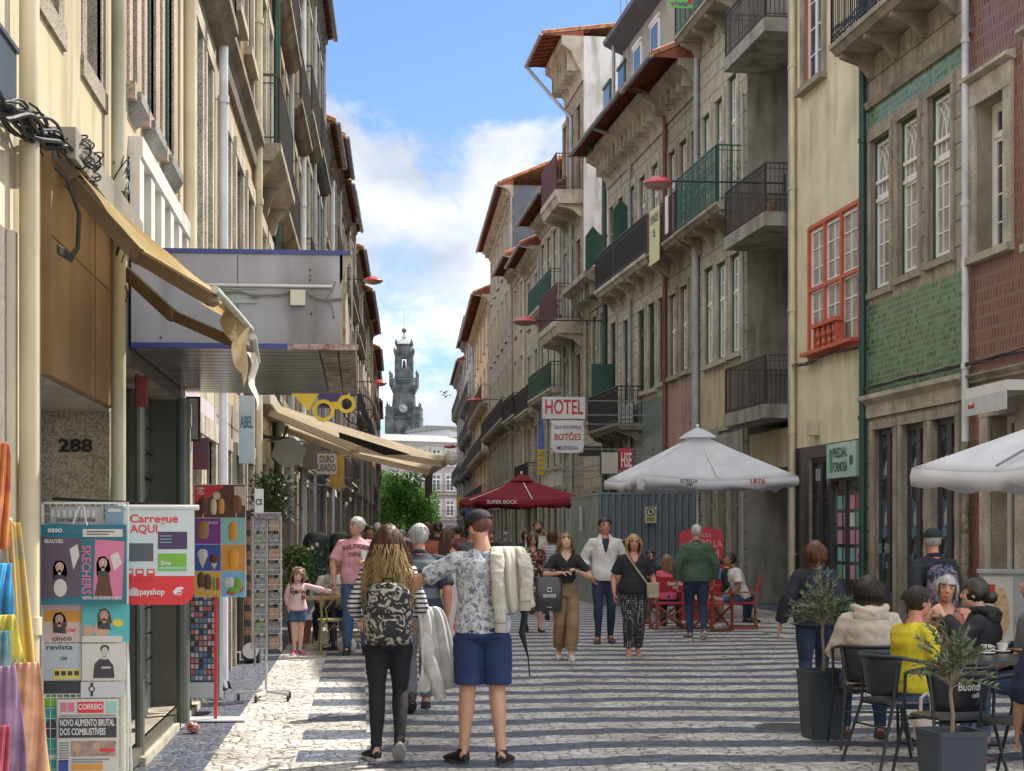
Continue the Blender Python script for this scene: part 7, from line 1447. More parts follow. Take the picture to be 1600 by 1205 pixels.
# parasols
def parasol(name, lb, pos, W_, zt_, ze, m_, pole_m, rot=0, val=.16, vent=True, ribs=True, group=None, tip=None, pole_off=0):
    t = thing('parasol', lb, 'parasol', pos, rot, group); a = W_/2; m = MB(); n = 12
    V = []; cs = [(-a, -a), (a, -a), (a, a), (-a, a)]; rows = 7
    rs = []
    for i in range(rows+1):
        u = i/rows; rr = []
        for k in range(4):
            p, q = Vector((*cs[k], 0)), Vector((*cs[(k+1) % 4], 0))
            for j in range(n):
                v = j/n; P_ = p.lerp(q, v)*max(.012, u); z = zt_-(zt_-ze)*(u**.93)-.10*math.sin(v*math.pi)*math.sin(u*2.2)*W_/4-.03*(1-abs(2*v-1))*u; rr.append(Vector((P_.x*(1-.03*math.sin(v*math.pi)*u), P_.y*(1-.03*math.sin(v*math.pi)*u), z)))
        rs.append(rr)
    m.rings(rs, cap=False); N4 = 4*n; last = rs[-1]; v2 = [p*1.0+Vector((p.x*.004, p.y*.004, -val-.03*math.sin(j*1.57)-.015*math.sin(j*2.3))) for j, p in enumerate(last)]
    m.rings([last, [p+Vector((p.x*.01, p.y*.01, -val*.5)) for p in last], v2], cap=False)
    C_ = m.build('canopy', m_, t, smooth=True, fixn=False); C_.modifiers.new('solid', 'SOLIDIFY').thickness = .008
    if vent:
        m = MB(); rr = [[Vector((x*a*k, y*a*k, z)) for x, y in ((-1, -1), (0, -1), (1, -1), (1, 0), (1, 1), (0, 1), (-1, 1), (-1, 0))] for k, z in ((.02, zt_+.10), (.13, zt_+.0), (.20, zt_-.10))]; m.rings(rr, cap=False); m.build('vent', m_, t, fixn=False)
    m = MB()
    for k in range(8):
        an = k*math.pi/4; e_ = Vector((math.copysign(min(1, abs(math.cos(an))*1.42), math.cos(an)) if abs(math.cos(an)) > .1 else 0, math.copysign(min(1, abs(math.sin(an))*1.42), math.sin(an)) if abs(math.sin(an)) > .1 else 0, 0))*a
        m.bar((0, 0, zt_-.05), (e_.x*.98, e_.y*.98, ze-.02), .022); m.bar((0, 0, zt_-.75), (e_.x*.5, e_.y*.5, (zt_+ze)/2-.06), .018)
    m.build('rib', pole_m, t)
    m = MB(); m.tube([(0, 0, .06), (0, 0, zt_+.12)], .028, 10).ball((0, 0, zt_+.14), .04, 8); m.build('pole', pole_m, t, smooth=True)
    MB().box(-.35, .35, -.35, .35, 0, .07).tube([(0, 0, .07), (0, 0, .35)], .045).build('base', mat('parasol_base', (.12, .12, .12)), t)
    return t
pw_ = mat('parasol_white', (.78, .79, .82), .8, var=.05, streak=.12); translucent(pw_, .35); pr_ = mat('parasol_red', (.26, .012, .03), .8, var=.1); translucent(pr_, .3)
t = parasol('parasol', 'big white square parasol over the red terrace chairs', GD(1090, 33.5), 3.15, 3.66, 2.74, pw_, w_white, .06)
text('ESTRELLA', .10, w_dkgrey, t, (-.6, -1.60, 2.64), wid=.34); text('DAMM', .06, w_dkgrey, t, (-.6, -1.60, 2.57), wid=.12); text('1876', .12, redp, t, (.75, -1.605, 2.64), wid=.3)
m = MB(); m.loft([((-1.53, -1.56, z), (a, 0, 0), (0, b, 0)) for z, a, b in ((2.74, .08, .08), (2.62, .10, .08), (2.5, .08, .06), (2.44, .03, .03))], 10); fuse(m, .03, 1, .03, 6, 2).build('bunched_corner', pw_, t, smooth=2)
t = parasol('parasol', 'dark red square parasol on the left of the hoarding', GD(815, 47), 3.05, 3.22, 2.60, pr_, w_white, .1, .16)
text('SUPER BOCK', .14, whitep, t, (-.85, -1.54, 2.50), wid=.85)
p = GD(1722, 16.5); t = parasol('parasol', 'white parasol with a red emblem cut by the right edge of the picture', p, 2.62, 2.95, 2.30, pw_, w_grey, .30, .17)
text('buondi', .15, redp, t, (-1.0, -1.345, 2.18), wid=.28, skew=.3); text('www.buondi', .13, w_dkgrey, t, (-.3, 1.30, 2.18), wid=1.1, mirror=False, rot=(0, 0, 0))
# second small awning on the red-tiled house
q_ = wall_at(RW, px=1590); t = thing('small_awning', 'white shop blind with a red emblem above the doorway on the right edge', 'awning', q_+V3(-.06, 0, 0)); zA = CH-(625-HZ)*depth(q_.x, q_.y)/F
MB().box(-.55, 0, -1.1, .55, zA-.02, zA+.12).prism([(-.0, 0), (0, 0)], 0, 0).build('cassette', w_white, t) if 0 else MB().box(-.55, 0, -1.1, .55, zA+.05, zA+.2).build('cassette', w_white, t)
MB().box(-.56, -.54, -1.1, .55, zA-.22, zA+.05).build('valance', pw_, t); text('buondi', .12, redp, t, (-.565, .25, zA-.08), rot=(0, 0, -math.pi/2), wid=.25)
# director's chairs
red_c = cl('red_canvas', (.36, .02, .035)); mah = mat('mahogany', (.22, .055, .03), .4)
def dchair(lb, pos, rz, txt=None):
    t = thing('director_chair', lb, 'chair', pos, rz, "red canvas director's chairs"); 
    for sx in (-1, 1):
        MB().bar((sx*.27, -.2, .02), (sx*.27, -.2, .62), .035).bar((sx*.27, -.2, .62), (sx*.28, -.27, .92), .035).build('leg', mah, t); MB().bar((sx*.27, .22, .02), (sx*.27, .22, .62), .035).build('leg', mah, t)
        MB().box(sx*.27-.03, sx*.27+.03, -.24, .26, .62, .645).build('armrest', mah, t); MB().bar((sx*.27, -.24, .03), (sx*.27, .25, .03), .035).build('runner', mah, t)
    MB().bar((-.27, .2, .05), (.27, .2, .43), .03).bar((.27, .2, .05), (-.27, .2, .43), .03).bar((-.27, -.18, .05), (.27, -.18, .43), .03).bar((.27, -.18, .05), (-.27, -.18, .43), .03).build('cross_brace', mah, t)
    MB().box(-.27, .27, -.2, .22, .435, .46).build('seat', red_c, t)
    B_ = MB().loft([((0, -.235, .64), (.285, 0, 0), (0, .02, 0)), ((0, -.25, .76), (.285, 0, 0), (0, .022, 0)), ((0, -.27, .90), (.285, 0, 0), (0, .02, 0))], 12, pw=.3).build('backrest', red_c, t)
    if txt: text('Estrella', .09, whitep, B_, (.03, -.278, .79), wid=.26); text('DAMM', .045, whitep, B_, (.03, -.276, .72), wid=.09)
    return t
dchair("red canvas director's chair seen from behind with white print", GD(1045, 28.3), .1, 'E')
dchair("red director's chair under the seated young man in white", GD(1163, 28.6), 1.35); dchair("empty-looking red director's chair beside the red display board", GD(1112, 28.0), -1.1); dchair("red director's chair under the man in sunglasses", GD(1015, 30.5), 3.0)
t = thing('terrace_table', 'small dark table between the red chairs', 'table', GD(1092, 29.5)); MB().box(-.35, .35, -.35, .35, .70, .73).build('tabletop', mah, t); MB().bar((-.3, -.3, 0), (.3, .3, .7), .035).bar((.3, -.3, 0), (-.3, .3, .7), .035).build('cross_legs', mah, t)
# red display board
t = thing('display_board', 'tall red advertising board behind the man in the green jacket', 'advertising board', GD(1096, 31.5), -.02); d_ = mat('board_red', (.42, .02, .03), .4)
m = MB(); m.rings([[(-.42, y, 0), (.42, y, 0), (.42, y, 1.68), (.15, y, 1.76), (-.15, y, 1.74), (-.42, y, 1.66)] for y in (0, .05)]); m.build('panel', d_, t)
for s_, z, w_, tx in ((.1, 1.6, .2, 'ROSA'), (.2, 1.44, .62, 'ESTRELLA'), (.24, 1.24, .5, 'DAMM'), (.08, 1.10, .3, 'BARCELONA')): text(tx, s_, mat('pale_pink_letters', (.6, .35, .30)), t, (.08, -.004, z), wid=w_, bold=False)
MB().box(.08, .38, -.02, 0, .78, .98).build('blue_card', mat('card_blue', (.08, .25, .5)), t); text('1876', .2, whitep, t, (0, -.005, .45), wid=.5)
# seated people on the red terrace
person('young man in white T-shirt seated in profile at the right of the red terrace', GD(1160, 28.7), 268, 1.72, 'sit', .98, False, 'brown', ('short', 'dark'), dict(m=whitec, sl=.7, hem=-.05, slw=.03, inf=.03), dict(m=denim, kind='shorts', len=.9), sh_white, lean=18, hp=-18, J=None)
person('woman in pink top with long fair hair seated with her back to the camera', GD(1043, 28.9), 20, 1.64, 'sit', 1, True, 'tan', ('long', 'light', .24), dict(m=cl('hot_pink', (.60, .10, .18)), sl=.8, hem=-.04), dict(m=blackc), sh_black, hr=-14)
p, c_ = person('bearded man in sunglasses seated facing the camera in front of the hoarding', GD(1016, 30.6), 178, 1.72, 'sit', 1, False, 'tan', ('short', 'dark'), dict(m=blackc, sl=1.9), dict(m=greyc), sh_brown)
MB().ball((-.032, .093, .003), (.026, .008, .019), 10, T=c_['Hm']).ball((.032, .093, .003), (.026, .008, .019), 10, T=c_['Hm']).build('sunglasses', w_black, p); MB().ball((0, .062, -.085), (.055, .05, .045), 12, T=c_['Hm']).build('beard', hairs['dark'], p)
person('woman with dark hair seated left of the young man in white', GD(1137, 30.8), 120, 1.62, 'sit', 1, True, 'tan', ('bun', 'dark'), dict(m=blackc, sl=1.9), dict(m=navyc), sh_black, hands=False)
# ---- woman in the navy blazer, man with the cap
P0 = GD(1274, 15.2); 
person('woman in dark blazer and jeans with short auburn hair walking away behind the planter', P0, 6, 1.56, 'walk', 1.18, True, 'ruddy', ('bob', 'auburn', .14, .03), dict(m=cl('navy_blazer', (.012, .014, .026)), sl=1.9, hem=-.10, slw=.016, inf=.034, wr=.011, v=0), dict(m=denim_d, inf=.012), sh_black, J=dict(elL=(-.30, -.05, 1.14), wrL=(-.35, .03, .90)))
MB().tube([P0+V3(*v) for v in ((-.15, -.13, 1.05), (.02, -.155, 1.24), (.10, -.06, 1.32))], .007, 6).build('bag_strap', mat('strap_blue', (.05, .08, .14)))
bpy.data.objects['bag_strap'].parent = None; tag(bpy.data.objects['bag_strap'], 'thin bag strap across the back of the dark blazer', 'strap')
P0 = GD(1458, 15.4); p, c_ = person('man in black cap and dark sweater with a backpack walking away behind the cafe table', P0, -6, 1.68, 'walk2', 1.06, False, 'ruddy', ('buzz', 'grey'), dict(m=cl('dark_sweater', (.012, .015, .025)), sl=1.9, hem=-.06, slw=.014, inf=.03, wr=.010, collar=True), dict(m=denim_d), sh_black, hy=12)
cap(c_, blackc)
rucksack('purple and black patterned backpack on the capped man', P0, -6, 1.68, mat('galaxy_print', (.05, .03, .07), .7, pat=pat_floral((.015, .015, .03), ((.16, .05, .12), (.06, .10, .18), (.20, .15, .20)), 7, .45)), .30, .42, .14, 1.18)
# ---- cafe chairs
cb = mat('cafe_black', (.022, .025, .032), .38, var=.2)
def cafe_chair(lb, pos, rz, txt=True, src=[None]):
    t = thing('cafe_chair', lb, 'chair', pos, rz, 'black cafe chairs')
    MB().loft([((0, 0, .445), (.21, 0, 0), (0, .20, 0)), ((0, 0, .45), (.225, 0, 0), (0, .215, 0)), ((0, 0, .465), (.22, 0, 0), (0, .21, 0))], 20, pw=.6).build('seat', cb, t, smooth=True)
    m = MB(); V = []; n = 14
    for i in range(6):
        u = i/5; z = .50+.27*u
        for j in range(n+1): a = (-1+2*j/n)*(.95+.15*u); rr = .235+.045*u; V.append((math.sin(a)*rr, -math.cos(a)*rr*.92+.0, z))
    m.add(V, [(i*(n+1)+j, i*(n+1)+j+1, (i+1)*(n+1)+j+1, (i+1)*(n+1)+j) for i in range(5) for j in range(n)]); B_ = m.build('backrest', cb, t, smooth=2, fixn=False); B_.modifiers.new('s', 'SOLIDIFY').thickness = .008
    if txt:
        for tx, sz, z, w_ in (('Buondi', .075, .66, .16), ('café', .045, .605, .06)):
            mb = text_mb(tx, sz, ext=0); xs = [v[0] for v in mb.v]; k = w_/(max(xs)-min(xs)); f_ = MB(); f_.f = mb.f; f_.m = mb.m
            f_.v = [(math.sin((x*k+(.05 if tx != 'Buondi' else 0))/.27)*(.235+.045*(z+zz-.5)/.27+.006), -math.cos((x*k+(.05 if tx != 'Buondi' else 0))/.27)*((.235+.045*(z+zz-.5)/.27)*.92+.008), z+zz) for x, y, zz in mb.v]; f_.build('lettering', whitep, B_, fixn=False)
    m = MB(); pts = []
    for j in range(17): a = (-1+2*j/16)*2.0; pts.append((math.sin(a)*.285, -math.cos(a)*.262, .775-.055*max(0, abs(a)-1)))
    m.tube(pts, .013, 8).build('arm_rail', cb, t, smooth=True)
    for sx in (-1, 1):
        MB().tube([(sx*.262, .10, .715), (sx*.245, .15, .44), (sx*.275, .27, 0)], .0115, 8).build('leg', cb, t, smooth=True); MB().tube([(sx*.235, -.155, .77), (sx*.21, -.17, .44), (sx*.265, -.30, 0)], .0115, 8).build('leg', cb, t, smooth=True)
    MB().tube([(-.24, .14, .43), (.24, .14, .43)], .009).tube([(-.21, -.16, .43), (.21, -.16, .43)], .009).tube([(-.23, -.2, .28), (.23, -.2, .28)], .008).build('brace', cb, t); return t
cafe_chair('black cafe chair with white lettering under the woman in the beige hoodie', GD(1358, 12.75), -.12)
cafe_chair('black cafe chair under the woman in the yellow T-shirt', GD(1404, 11.7), -1.35, False); cafe_chair('black cafe chair with white lettering on its back, right behind the front planter', GD(1484, 10.7), .18)
cafe_chair('black cafe chair at the right edge, partly under the navy sleeve', GD(1590, 10.4), .8, False); cafe_chair('black cafe chair under the woman with the dark hair bun', GD(1540, 12.9), 1.2, False); cafe_chair('black cafe chair under the grey-haired woman', GD(1472, 14.1), 3.1, False)
t = thing('cafe_table', 'long black cafe table with white coffee cups at the right edge', 'table', GD(1568, 11.9), -.09); MB().box(-.52, .75, -.36, .36, .715, .74).build('tabletop', mat('table_black', (.03, .03, .035), .3), t)
for sx in (-.38, .55): m = MB(); m.tube([(sx, 0, .03), (sx, 0, .715)], .025).tube([(sx, -.28, .02), (sx, -.1, .04), (sx, .1, .04), (sx, .28, .02)], .018).tube([(sx-.15, 0, .7), (sx, 0, .55)], .012).build('pedestal', cb, t)
t2 = thing('cafe_table', 'small round white-edged table between the grey-haired woman and the woman in yellow', 'table', GD(1447, 12.9)); MB().lathe([(.30, .715), (.31, .72), (.31, .735), (.30, .74)], 28).build('tabletop', mat('table_grey', (.25, .25, .25), .3), t2); MB().tube([(0, 0, .02), (0, 0, .715)], .025).lathe([(.2, 0), (.2, .015), (.04, .04)], 18).build('pedestal', cb, t2)
cup_m = mat('porcelain', (.66, .64, .60), .2); cof = mat('coffee', (.03, .015, .01), .2)
def cup(lb, pos, rz=0):
    t = thing('coffee_cup', lb, 'cup', pos, rz, 'white coffee cups on the cafe table'); MB().lathe([(.03, 0), (.05, .004), (.068, .012), (.066, .014), (.03, .008)], 20).build('saucer', cup_m, t, smooth=True)
    MB().lathe([(.022, .01), (.024, .014), (.036, .04), (.042, .068), (.039, .068), (.032, .04), (.02, .018)], 20).tube([(.036, 0, .058), (.06, 0, .055), (.06, 0, .035), (.034, 0, .03)], .0045, 6).build('cup_bowl', cup_m, t, smooth=True)
def TP_(px, py, z=.742): d = F*(CH-z)/(py-HZ); v = PD(px, py, d); return v
cup('single white coffee cup on its saucer, leftmost on the black table', TP_(1541, 1022)); cup('white coffee cup in the middle of the black table', TP_(1566, 1019), .5); cup('second white coffee cup close beside the middle one', TP_(1571, 1015), 2.2)
o_ = MB().lathe([(.03, 0), (.055, .012), (.07, .03), (.066, .03), (.04, .012)], 20).build('dish', mat('brown_dish', (.30, .16, .08), .4), loc=TP_(1597, 1021), smooth=True); tag(o_, 'small tan dish at the right end of the black table', 'dish')
# ---- planters with olive trees
olive_l = mat('olive_leaves', (.085, .12, .06), .55, var=.35, scale=20, c2=(.17, .21, .13)); planter_m = mat('anthracite_planter', (.035, .045, .06), .5, var=.12)
def planter(lb, lb2, pos, W_, H_, th, rad, zc, sd, rz=0):
    t = thing('planter', lb, 'planter', pos, rz, 'dark planters'); a = W_/2
    def r_(w_, z): c = w_*.12; return [(w_-c, -w_, z), (w_, -w_+c, z), (w_, w_-c, z), (w_-c, w_, z), (-w_+c, w_, z), (-w_, w_-c, z), (-w_, -w_+c, z), (-w_+c, -w_, z)]
    MB().rings([r_(a*.80, 0), r_(a*.98, H_-.03), r_(a*1.0, H_-.03), r_(a*1.0, H_), r_(a*.86, H_), r_(a*.85, H_-.06)], cap=True).build('pot', planter_m, t)
    MB().rings([r_(a*.84, H_-.07), r_(a*.84, H_-.045)]).build('soil', mat('soil', (.05, .035, .02)), t)
    rnd = random.Random(sd); o = thing('olive_tree', lb2, 'tree', pos+V3(0, 0, H_-.05), rz, 'small olive trees in planters'); m = MB(); zc -= H_-.05
    m.tube([(0, 0, 0), (.008, .0, zc*.3), (-.006, .004, zc*.6), (0, 0, zc-rad*.55)], [.014, .012, .011, .010], 7); tw = []
    for k in range(46):
        a_ = rnd.uniform(0, 6.28); el = rnd.uniform(-.15, 1.5); L_ = rad*rnd.uniform(.7, 1.15)*(1.25 if el > 1.2 and rnd.random() < .6 else 1); s0 = Vector((0, 0, zc-rad*.55+rnd.uniform(-.02, .08))); e_ = s0+Vector((math.cos(a_)*math.cos(el)*1.15, math.sin(a_)*math.cos(el)*1.15, math.sin(el)*1.1+.12))*L_; mid = s0.lerp(e_, .5)+Vector((0, 0, .04)); m.tube([s0, mid, e_], [.006, .004, .002], 4); tw.append((s0, mid, e_))
    m.build('trunk', mat('olive_bark', (.22, .18, .12), .9), o, smooth=True); m = MB()
    for s0, mid, e_ in tw:
        for k in range(30):
            u = rnd.uniform(.25, 1.03); p = s0.lerp(mid, u*2) if u < .5 else mid.lerp(e_, u*2-1); d0 = (e_-s0).normalized(); d = (d0*.7+Vector((rnd.uniform(-1, 1), rnd.uniform(-1, 1), rnd.uniform(-.6, .9)))*.75).normalized()*rnd.uniform(.035, .06); s_ = d.cross(Vector((rnd.uniform(-1, 1), rnd.uniform(-1, 1), .3))).normalized()*.0055
            m.add([p, p+d*.35+s_, p+d, p+d*.35-s_], [(0, 1, 2, 3)])
    m.build('crown', olive_l, o, fixn=False)
planter('dark square planter further from the camera, left of the beige hoodie', 'small olive tree in the farther dark planter', GD(1286, 13.25), .345, .545, 0, .24, 1.04, 1, .08); planter('dark square planter in the right foreground', 'small olive tree in the front dark planter', GD(1487, 9.35), .315, .525, 0, .20, .89, 2, .1)
# ---- people at the cafe
p, c_ = person('dark-haired woman in beige hooded jacket seated with her back to the camera', GD(1360, 12.8), 8, 1.68, 'sit', 1.14, True, 'fair', ('bob', 'dark', .10, .03), dict(m=cl('beige_hoodie', (.46, .40, .33)), sl=1.9, hem=-.12, slw=.02, inf=.04, wr=.013, hood=True, v=0), dict(m=denim), sh_brown, J=dict(elR=(.28, .10, .74), wrR=(.20, .34, .78), elL=(-.26, .12, .74), wrL=(-.14, .34, .76)), hy=14, lean=6)
p, c_ = person('woman in yellow T-shirt and glasses seated in profile at the cafe table', GD(1424, 11.75), 72, 1.62, 'sit', 1.18, True, 'ruddy', ('short', 'dark'), dict(m=cl('yellow_tee', (.55, .46, .02)), sl=.9, hem=.0, slw=.02, inf=.024, wr=.011, v=.03), dict(m=denim), sh_brown, hy=0, lean=4)
m = MB(); 
for s_ in (-1, 1): m.tube([(s_*.033+.024*math.cos(a), .098, .004+.018*math.sin(a)) for a in [i*.63 for i in range(11)]], .0025, 4, T=c_['Hm']).tube([(s_*.055, .095, .01), (s_*.078, .0, .01)], .0025, 4, T=c_['Hm'])
m.build('glasses', w_brown, p)
p, c_ = person('grey-haired woman in patterned sleeveless top facing the camera across the table', GD(1474, 13.9), 186, 1.66, 'sit', 1.25, True, 'ruddy', ('bob', 'grey', .08, .015), dict(m=cl('orange_pattern_top', (.1, .05, .04), pat=pat_floral((.03, .02, .025), ((.30, .10, .06), (.22, .13, .10)), 12, .4)), sl=0, hem=-.04, v=.12, vw=.09, inf=.016), dict(m=greyc), sh_black, hr=-8, hy=8, hp=-6, J=dict(elL=(-.30, .20, .78), wrL=(-.10, .30, .78)), lean=8)
person('woman with a dark hair bun in black hooded top holding a cup', GD(1545, 12.8), -62, 1.66, 'sit', 1.1, True, 'fair', ('bun', 'dark'), dict(m=cl('black_hoodie', (.014, .015, .02)), sl=1.9, hem=-.1, slw=.016, inf=.034, wr=.011, hood=True), dict(m=blackc), sh_black, J=dict(elL=(-.22, .18, .86), wrL=(-.12, .34, 1.04)), lean=8, curl=1.0)
person('bald man in grey printed T-shirt at the right edge of the picture', GD(1622, 12.6), -70, 1.74, 'sit', 1.2, False, 'tan', ('bald', 'dark'), dict(m=cl('grey_tee', (.13, .14, .155)), sl=.9, hem=-.08, slw=.015, inf=.026), dict(m=denim), sh_brown, hp=-14)
person('person in navy sleeve leaning in at the bottom right corner', GD(1672, 9.8), 12, 1.74, 'sit', 1.1, False, 'tan', ('short', 'dark'), dict(m=cl('navy_sleeve', (.012, .016, .04)), sl=1.25, hem=-.08, inf=.03, slw=.01), dict(m=denim), sh_brown, J=dict(elL=(-.28, .0, .72), wrL=(-.27, .18, .46)))
t = bag('cream shoulder bag hanging on the cafe chair behind the front planter', 'shoulder_bag', GD(1447, 11.2)+V3(0, 0, .24), .17, .10, .15, mat('cream_bag', (.48, .42, .36), .6), None, .3, handle=.16)
# ---- utility cabinet
t = thing('utility_cabinet', 'pale grey utility cabinet with an orange poster at the right edge', 'cabinet', GD(1590, 19.2), -.35); ug = mat('cabinet_grey', (.33, .35, .35), .5, streak=.25); MB().box(-.42, .8, 0, .4, .1, 1.17).box(-.45, .83, -.03, .43, 1.17, 1.21).box(-.40, .78, .02, .38, 0, .1).build('body', ug, t)
MB().box(.16, .17, -.003, 0, .14, 1.12).box(-.40, .78, -.004, 0, .60, .605).build('door_seam', w_dkgrey, t)
o_ = MB().box(-.38, -.05, -.008, 0, .35, 1.13).build('poster', mat('poster_paper', (.50, .49, .45), .6, pat=pat_dots((.52, .51, .47), (.12, .12, .12), 60, .22)), t); m = MB(); m.loft([((-.19, -.012, z), (a, 0, 0), (0, .004, 0)) for z, a in ((.45, .05), (.6, .10), (.8, .09), (.95, .06), (1.0, .02))], 12); m.build('print', mat('poster_orange', (.50, .30, .12), scale=14, c2=(.60, .45, .30)), o_); MB().box(-.34, -.25, -.014, -.008, .88, 1.04).build('print', mat('poster_redmark', (.45, .06, .04)), o_)
# ================================================================ LEFT SHOP STANDS
def col_(n, c, r=.5, **k): return mat(n, c, r, var=.06, **k)
teal = col_('print_teal', (.02, .14, .19)); pinkp = col_('print_pink', (.55, .16, .27)); darkp = col_('print_dark', (.04, .04, .05)); skinp = col_('print_skin', (.50, .30, .22)); paperp = col_('print_paper', (.55, .53, .49), .7); redp2 = col_('print_red', (.60, .03, .04)); orangep = col_('print_orange', (.62, .28, .05)); bluep = col_('print_blue', (.04, .08, .30)); purp = col_('print_purple', (.20, .03, .22)); greenp = col_('print_green', (.16, .38, .04)); brownp = col_('print_brown', (.10, .04, .02)); creamp = col_('print_cream', (.60, .50, .34)); skyp = col_('print_sky', (.18, .42, .60)); aquap = col_('print_aqua', (.25, .50, .45)); hairp = col_('print_hair', (.10, .05, .03))
class Pix:
    """flat prints at their real size: a plane facing the camera's end of the street at depth d"""
    def __init__(s, px, py, d): s.o = PD(px, py, d); s.px, s.py, s.d = px, py, d; s.k = d/F
    def x(s, px): return (px-s.px)*s.k
    def z(s, py): return (s.py-py)*s.k
    def rect(s, m, x0, y0, x1, y1, y=0, th=.002): return m.box(s.x(x0), s.x(x1), y-th, y, s.z(y1), s.z(y0))
    def poly(s, m, pts, y=0, th=.0015): return m.rings([[(s.x(a), y-q, s.z(b)) for a, b in pts] for q in (0, th)])
    def ell(s, m, cx, cy, rx, ry, y=0, n=18, a0=0): return s.poly(m, [(cx+rx*math.cos(2*math.pi*i/n+a0), cy+ry*math.sin(2*math.pi*i/n+a0)) for i in range(n)], y)
    def txt(s, t, cx, cy, hgt, wid, m, par, y=-.004, rot=None, **k): return text(t, hgt*s.k*1.35, m, par, (s.x(cx), y, s.z(cy)), wid=wid*s.k, rot=rot, ext=.0006, **k)
# ---- newspaper rack
d0 = 8.5; X = Pix(130, 1205, d0); t = thing('newspaper_rack', 'white wire grid rack crowded with magazines and papers on the left', 'rack', X.o, -.0); wire = mat('white_wire', (.58, .58, .56), .4)
m = MB()
for px in range(68, 197, 10): m.bar((X.x(px), .03, X.z(1330)), (X.x(px), .03, X.z(787)), .0035)
for py in range(787, 1330, 16): m.bar((X.x(68), .03, X.z(py)), (X.x(196), .03, X.z(py)), .0035)
m.bar((X.x(66), .03, X.z(1330)), (X.x(66), .03, X.z(785)), .011).bar((X.x(197), .03, X.z(1330)), (X.x(197), .03, X.z(785)), .011).bar((X.x(66), .03, X.z(786)), (X.x(197), .03, X.z(786)), .011).bar((X.x(66), .25, X.z(1330)), (X.x(66), .03, X.z(1000)), .01).bar((X.x(197), .25, X.z(1330)), (X.x(197), .03, X.z(1000)), .01); m.build('wire_grid', wire, t)
def mag(lb, x0, y0, x1, y1, base, draw, y=.02, name='magazine', grp='magazines clipped to the wire rack', rot=0):
    P_ = Pix((x0+x1)/2, y1, d0); o = thing(name, lb, name.replace('_', ' '), P_.o+V3(0, y, 0), rot, grp); a = MB(); P_.rect(a, x0, y0, x1, y1, 0, .003); a.build('cover', base, o)
    def part(mt, fn, yy=-.0035): q = MB(); fn(q, P_, yy); q.build('print', mt, o)
    draw(P_, part, o); return o
def face_pic(P_, part, cx, cy, r, hair_c=hairp, glasses=True):
    part(hair_c, lambda q, p, y: (p.poly(q, [(cx-r*1.2, cy+r*2.6), (cx-r*1.3, cy), (cx-r*.8, cy-r*1.2), (cx+r*.3, cy-r*1.4), (cx+r*1.1, cy-r*.6), (cx+r*1.5, cy+r*1.2), (cx+r*.9, cy+r*2.4)], y))); part(skinp, lambda q, p, y: (p.ell(q, cx, cy, r*.78, r, y-.001), p.rect(q, cx-r*.3, cy+r*.6, cx+r*.3, cy+r*1.5, y-.0005)))
    if glasses: part(paperp, lambda q, p, y: (p.poly(q, [(cx-r*.8, cy-r*.3), (cx+r*.8, cy-r*.2), (cx+r*.65, cy+r*.1), (cx-r*.7, cy+r*.02)], y-.003))); part(darkp, lambda q, p, y: (p.ell(q, cx-r*.38, cy-r*.12, r*.2, r*.1, y-.0045), p.ell(q, cx+r*.38, cy-r*.06, r*.2, r*.1, y-.0045), p.poly(q, [(cx-r*1.2, cy+r*2.6), (cx-r*.9, cy+r*1.5), (cx+r*.9, cy+r*1.6), (cx+r*1.4, cy+r*2.8)], y-.0002)))
    part(redp2, lambda q, p, y: p.ell(q, cx, cy+r*.55, r*.18, r*.06, y-.003))
def d_top(P_, part, o): part(paperp, lambda q, p, y: [p.rect(q, 80+k*9, 797, 84+k*9, 808, y) for k in range(8)]); P_.txt('jornal do dia', 118, 812, 7, 60, w_dkgrey, o)
mag('grey magazine with a row of small figures, topmost on the wire rack', 78, 792, 160, 822, col_('cover_grey', (.34, .34, .33)), d_top)
mag('blue magazine at the top right corner of the wire rack', 164, 790, 192, 822, col_('cover_blue', (.18, .28, .36)), lambda P_, part, o: part(paperp, lambda q, p, y: p.rect(q, 168, 795, 188, 800, y)))
def d_ppl(P_, part, o): face_pic(P_, part, 92, 968, 8); part(orangep, lambda q, p, y: p.rect(q, 68, 955, 126, 972, y+.0005)); P_.txt('especial', 100, 985, 6, 34, redp2, o); P_.txt('cinco', 96, 998, 8, 30, darkp, o)
mag('cream and pink leaflet below the hanging shop bag, left one', 68, 945, 127, 1004, col_('cover_rose', (.58, .44, .40)), d_ppl)
def d_bea(P_, part, o): face_pic(P_, part, 162, 962, 8, hairp, True); part(skinp, lambda q, p, y: (p.ell(q, 158, 984, 12, 12, y), p.ell(q, 138, 986, 8, 10, y))); part(col_('print_yellow', (.62, .50, .05)), lambda q, p, y: p.ell(q, 183, 974, 8, 6, y)); part(paperp, lambda q, p, y: p.rect(q, 128, 994, 190, 1004, y))
mag('turquoise beach leaflet below the hanging shop bag, right one', 128, 945, 201, 1004, col_('cover_turq', (.08, .40, .42)), d_bea)
def d_bus(P_, part, o):
    part(col_('bus_yellow', (.60, .50, .12)), lambda q, p, y: p.rect(q, 82, 1046, 124, 1062, y)); part(darkp, lambda q, p, y: ([p.rect(q, 85+k*10, 1049, 92+k*10, 1056, y-.001) for k in range(4)], p.rect(q, 68, 1064, 126, 1084, y))); P_.txt('revista', 92, 1012, 8, 40, w_dkgrey, o); P_.txt('100', 98, 1030, 6, 10, w_dkgrey, o)
mag('magazine with a yellow bus on its cover, middle left of the wire rack', 68, 1006, 126, 1086, col_('cover_fog', (.42, .46, .50)), d_bus)
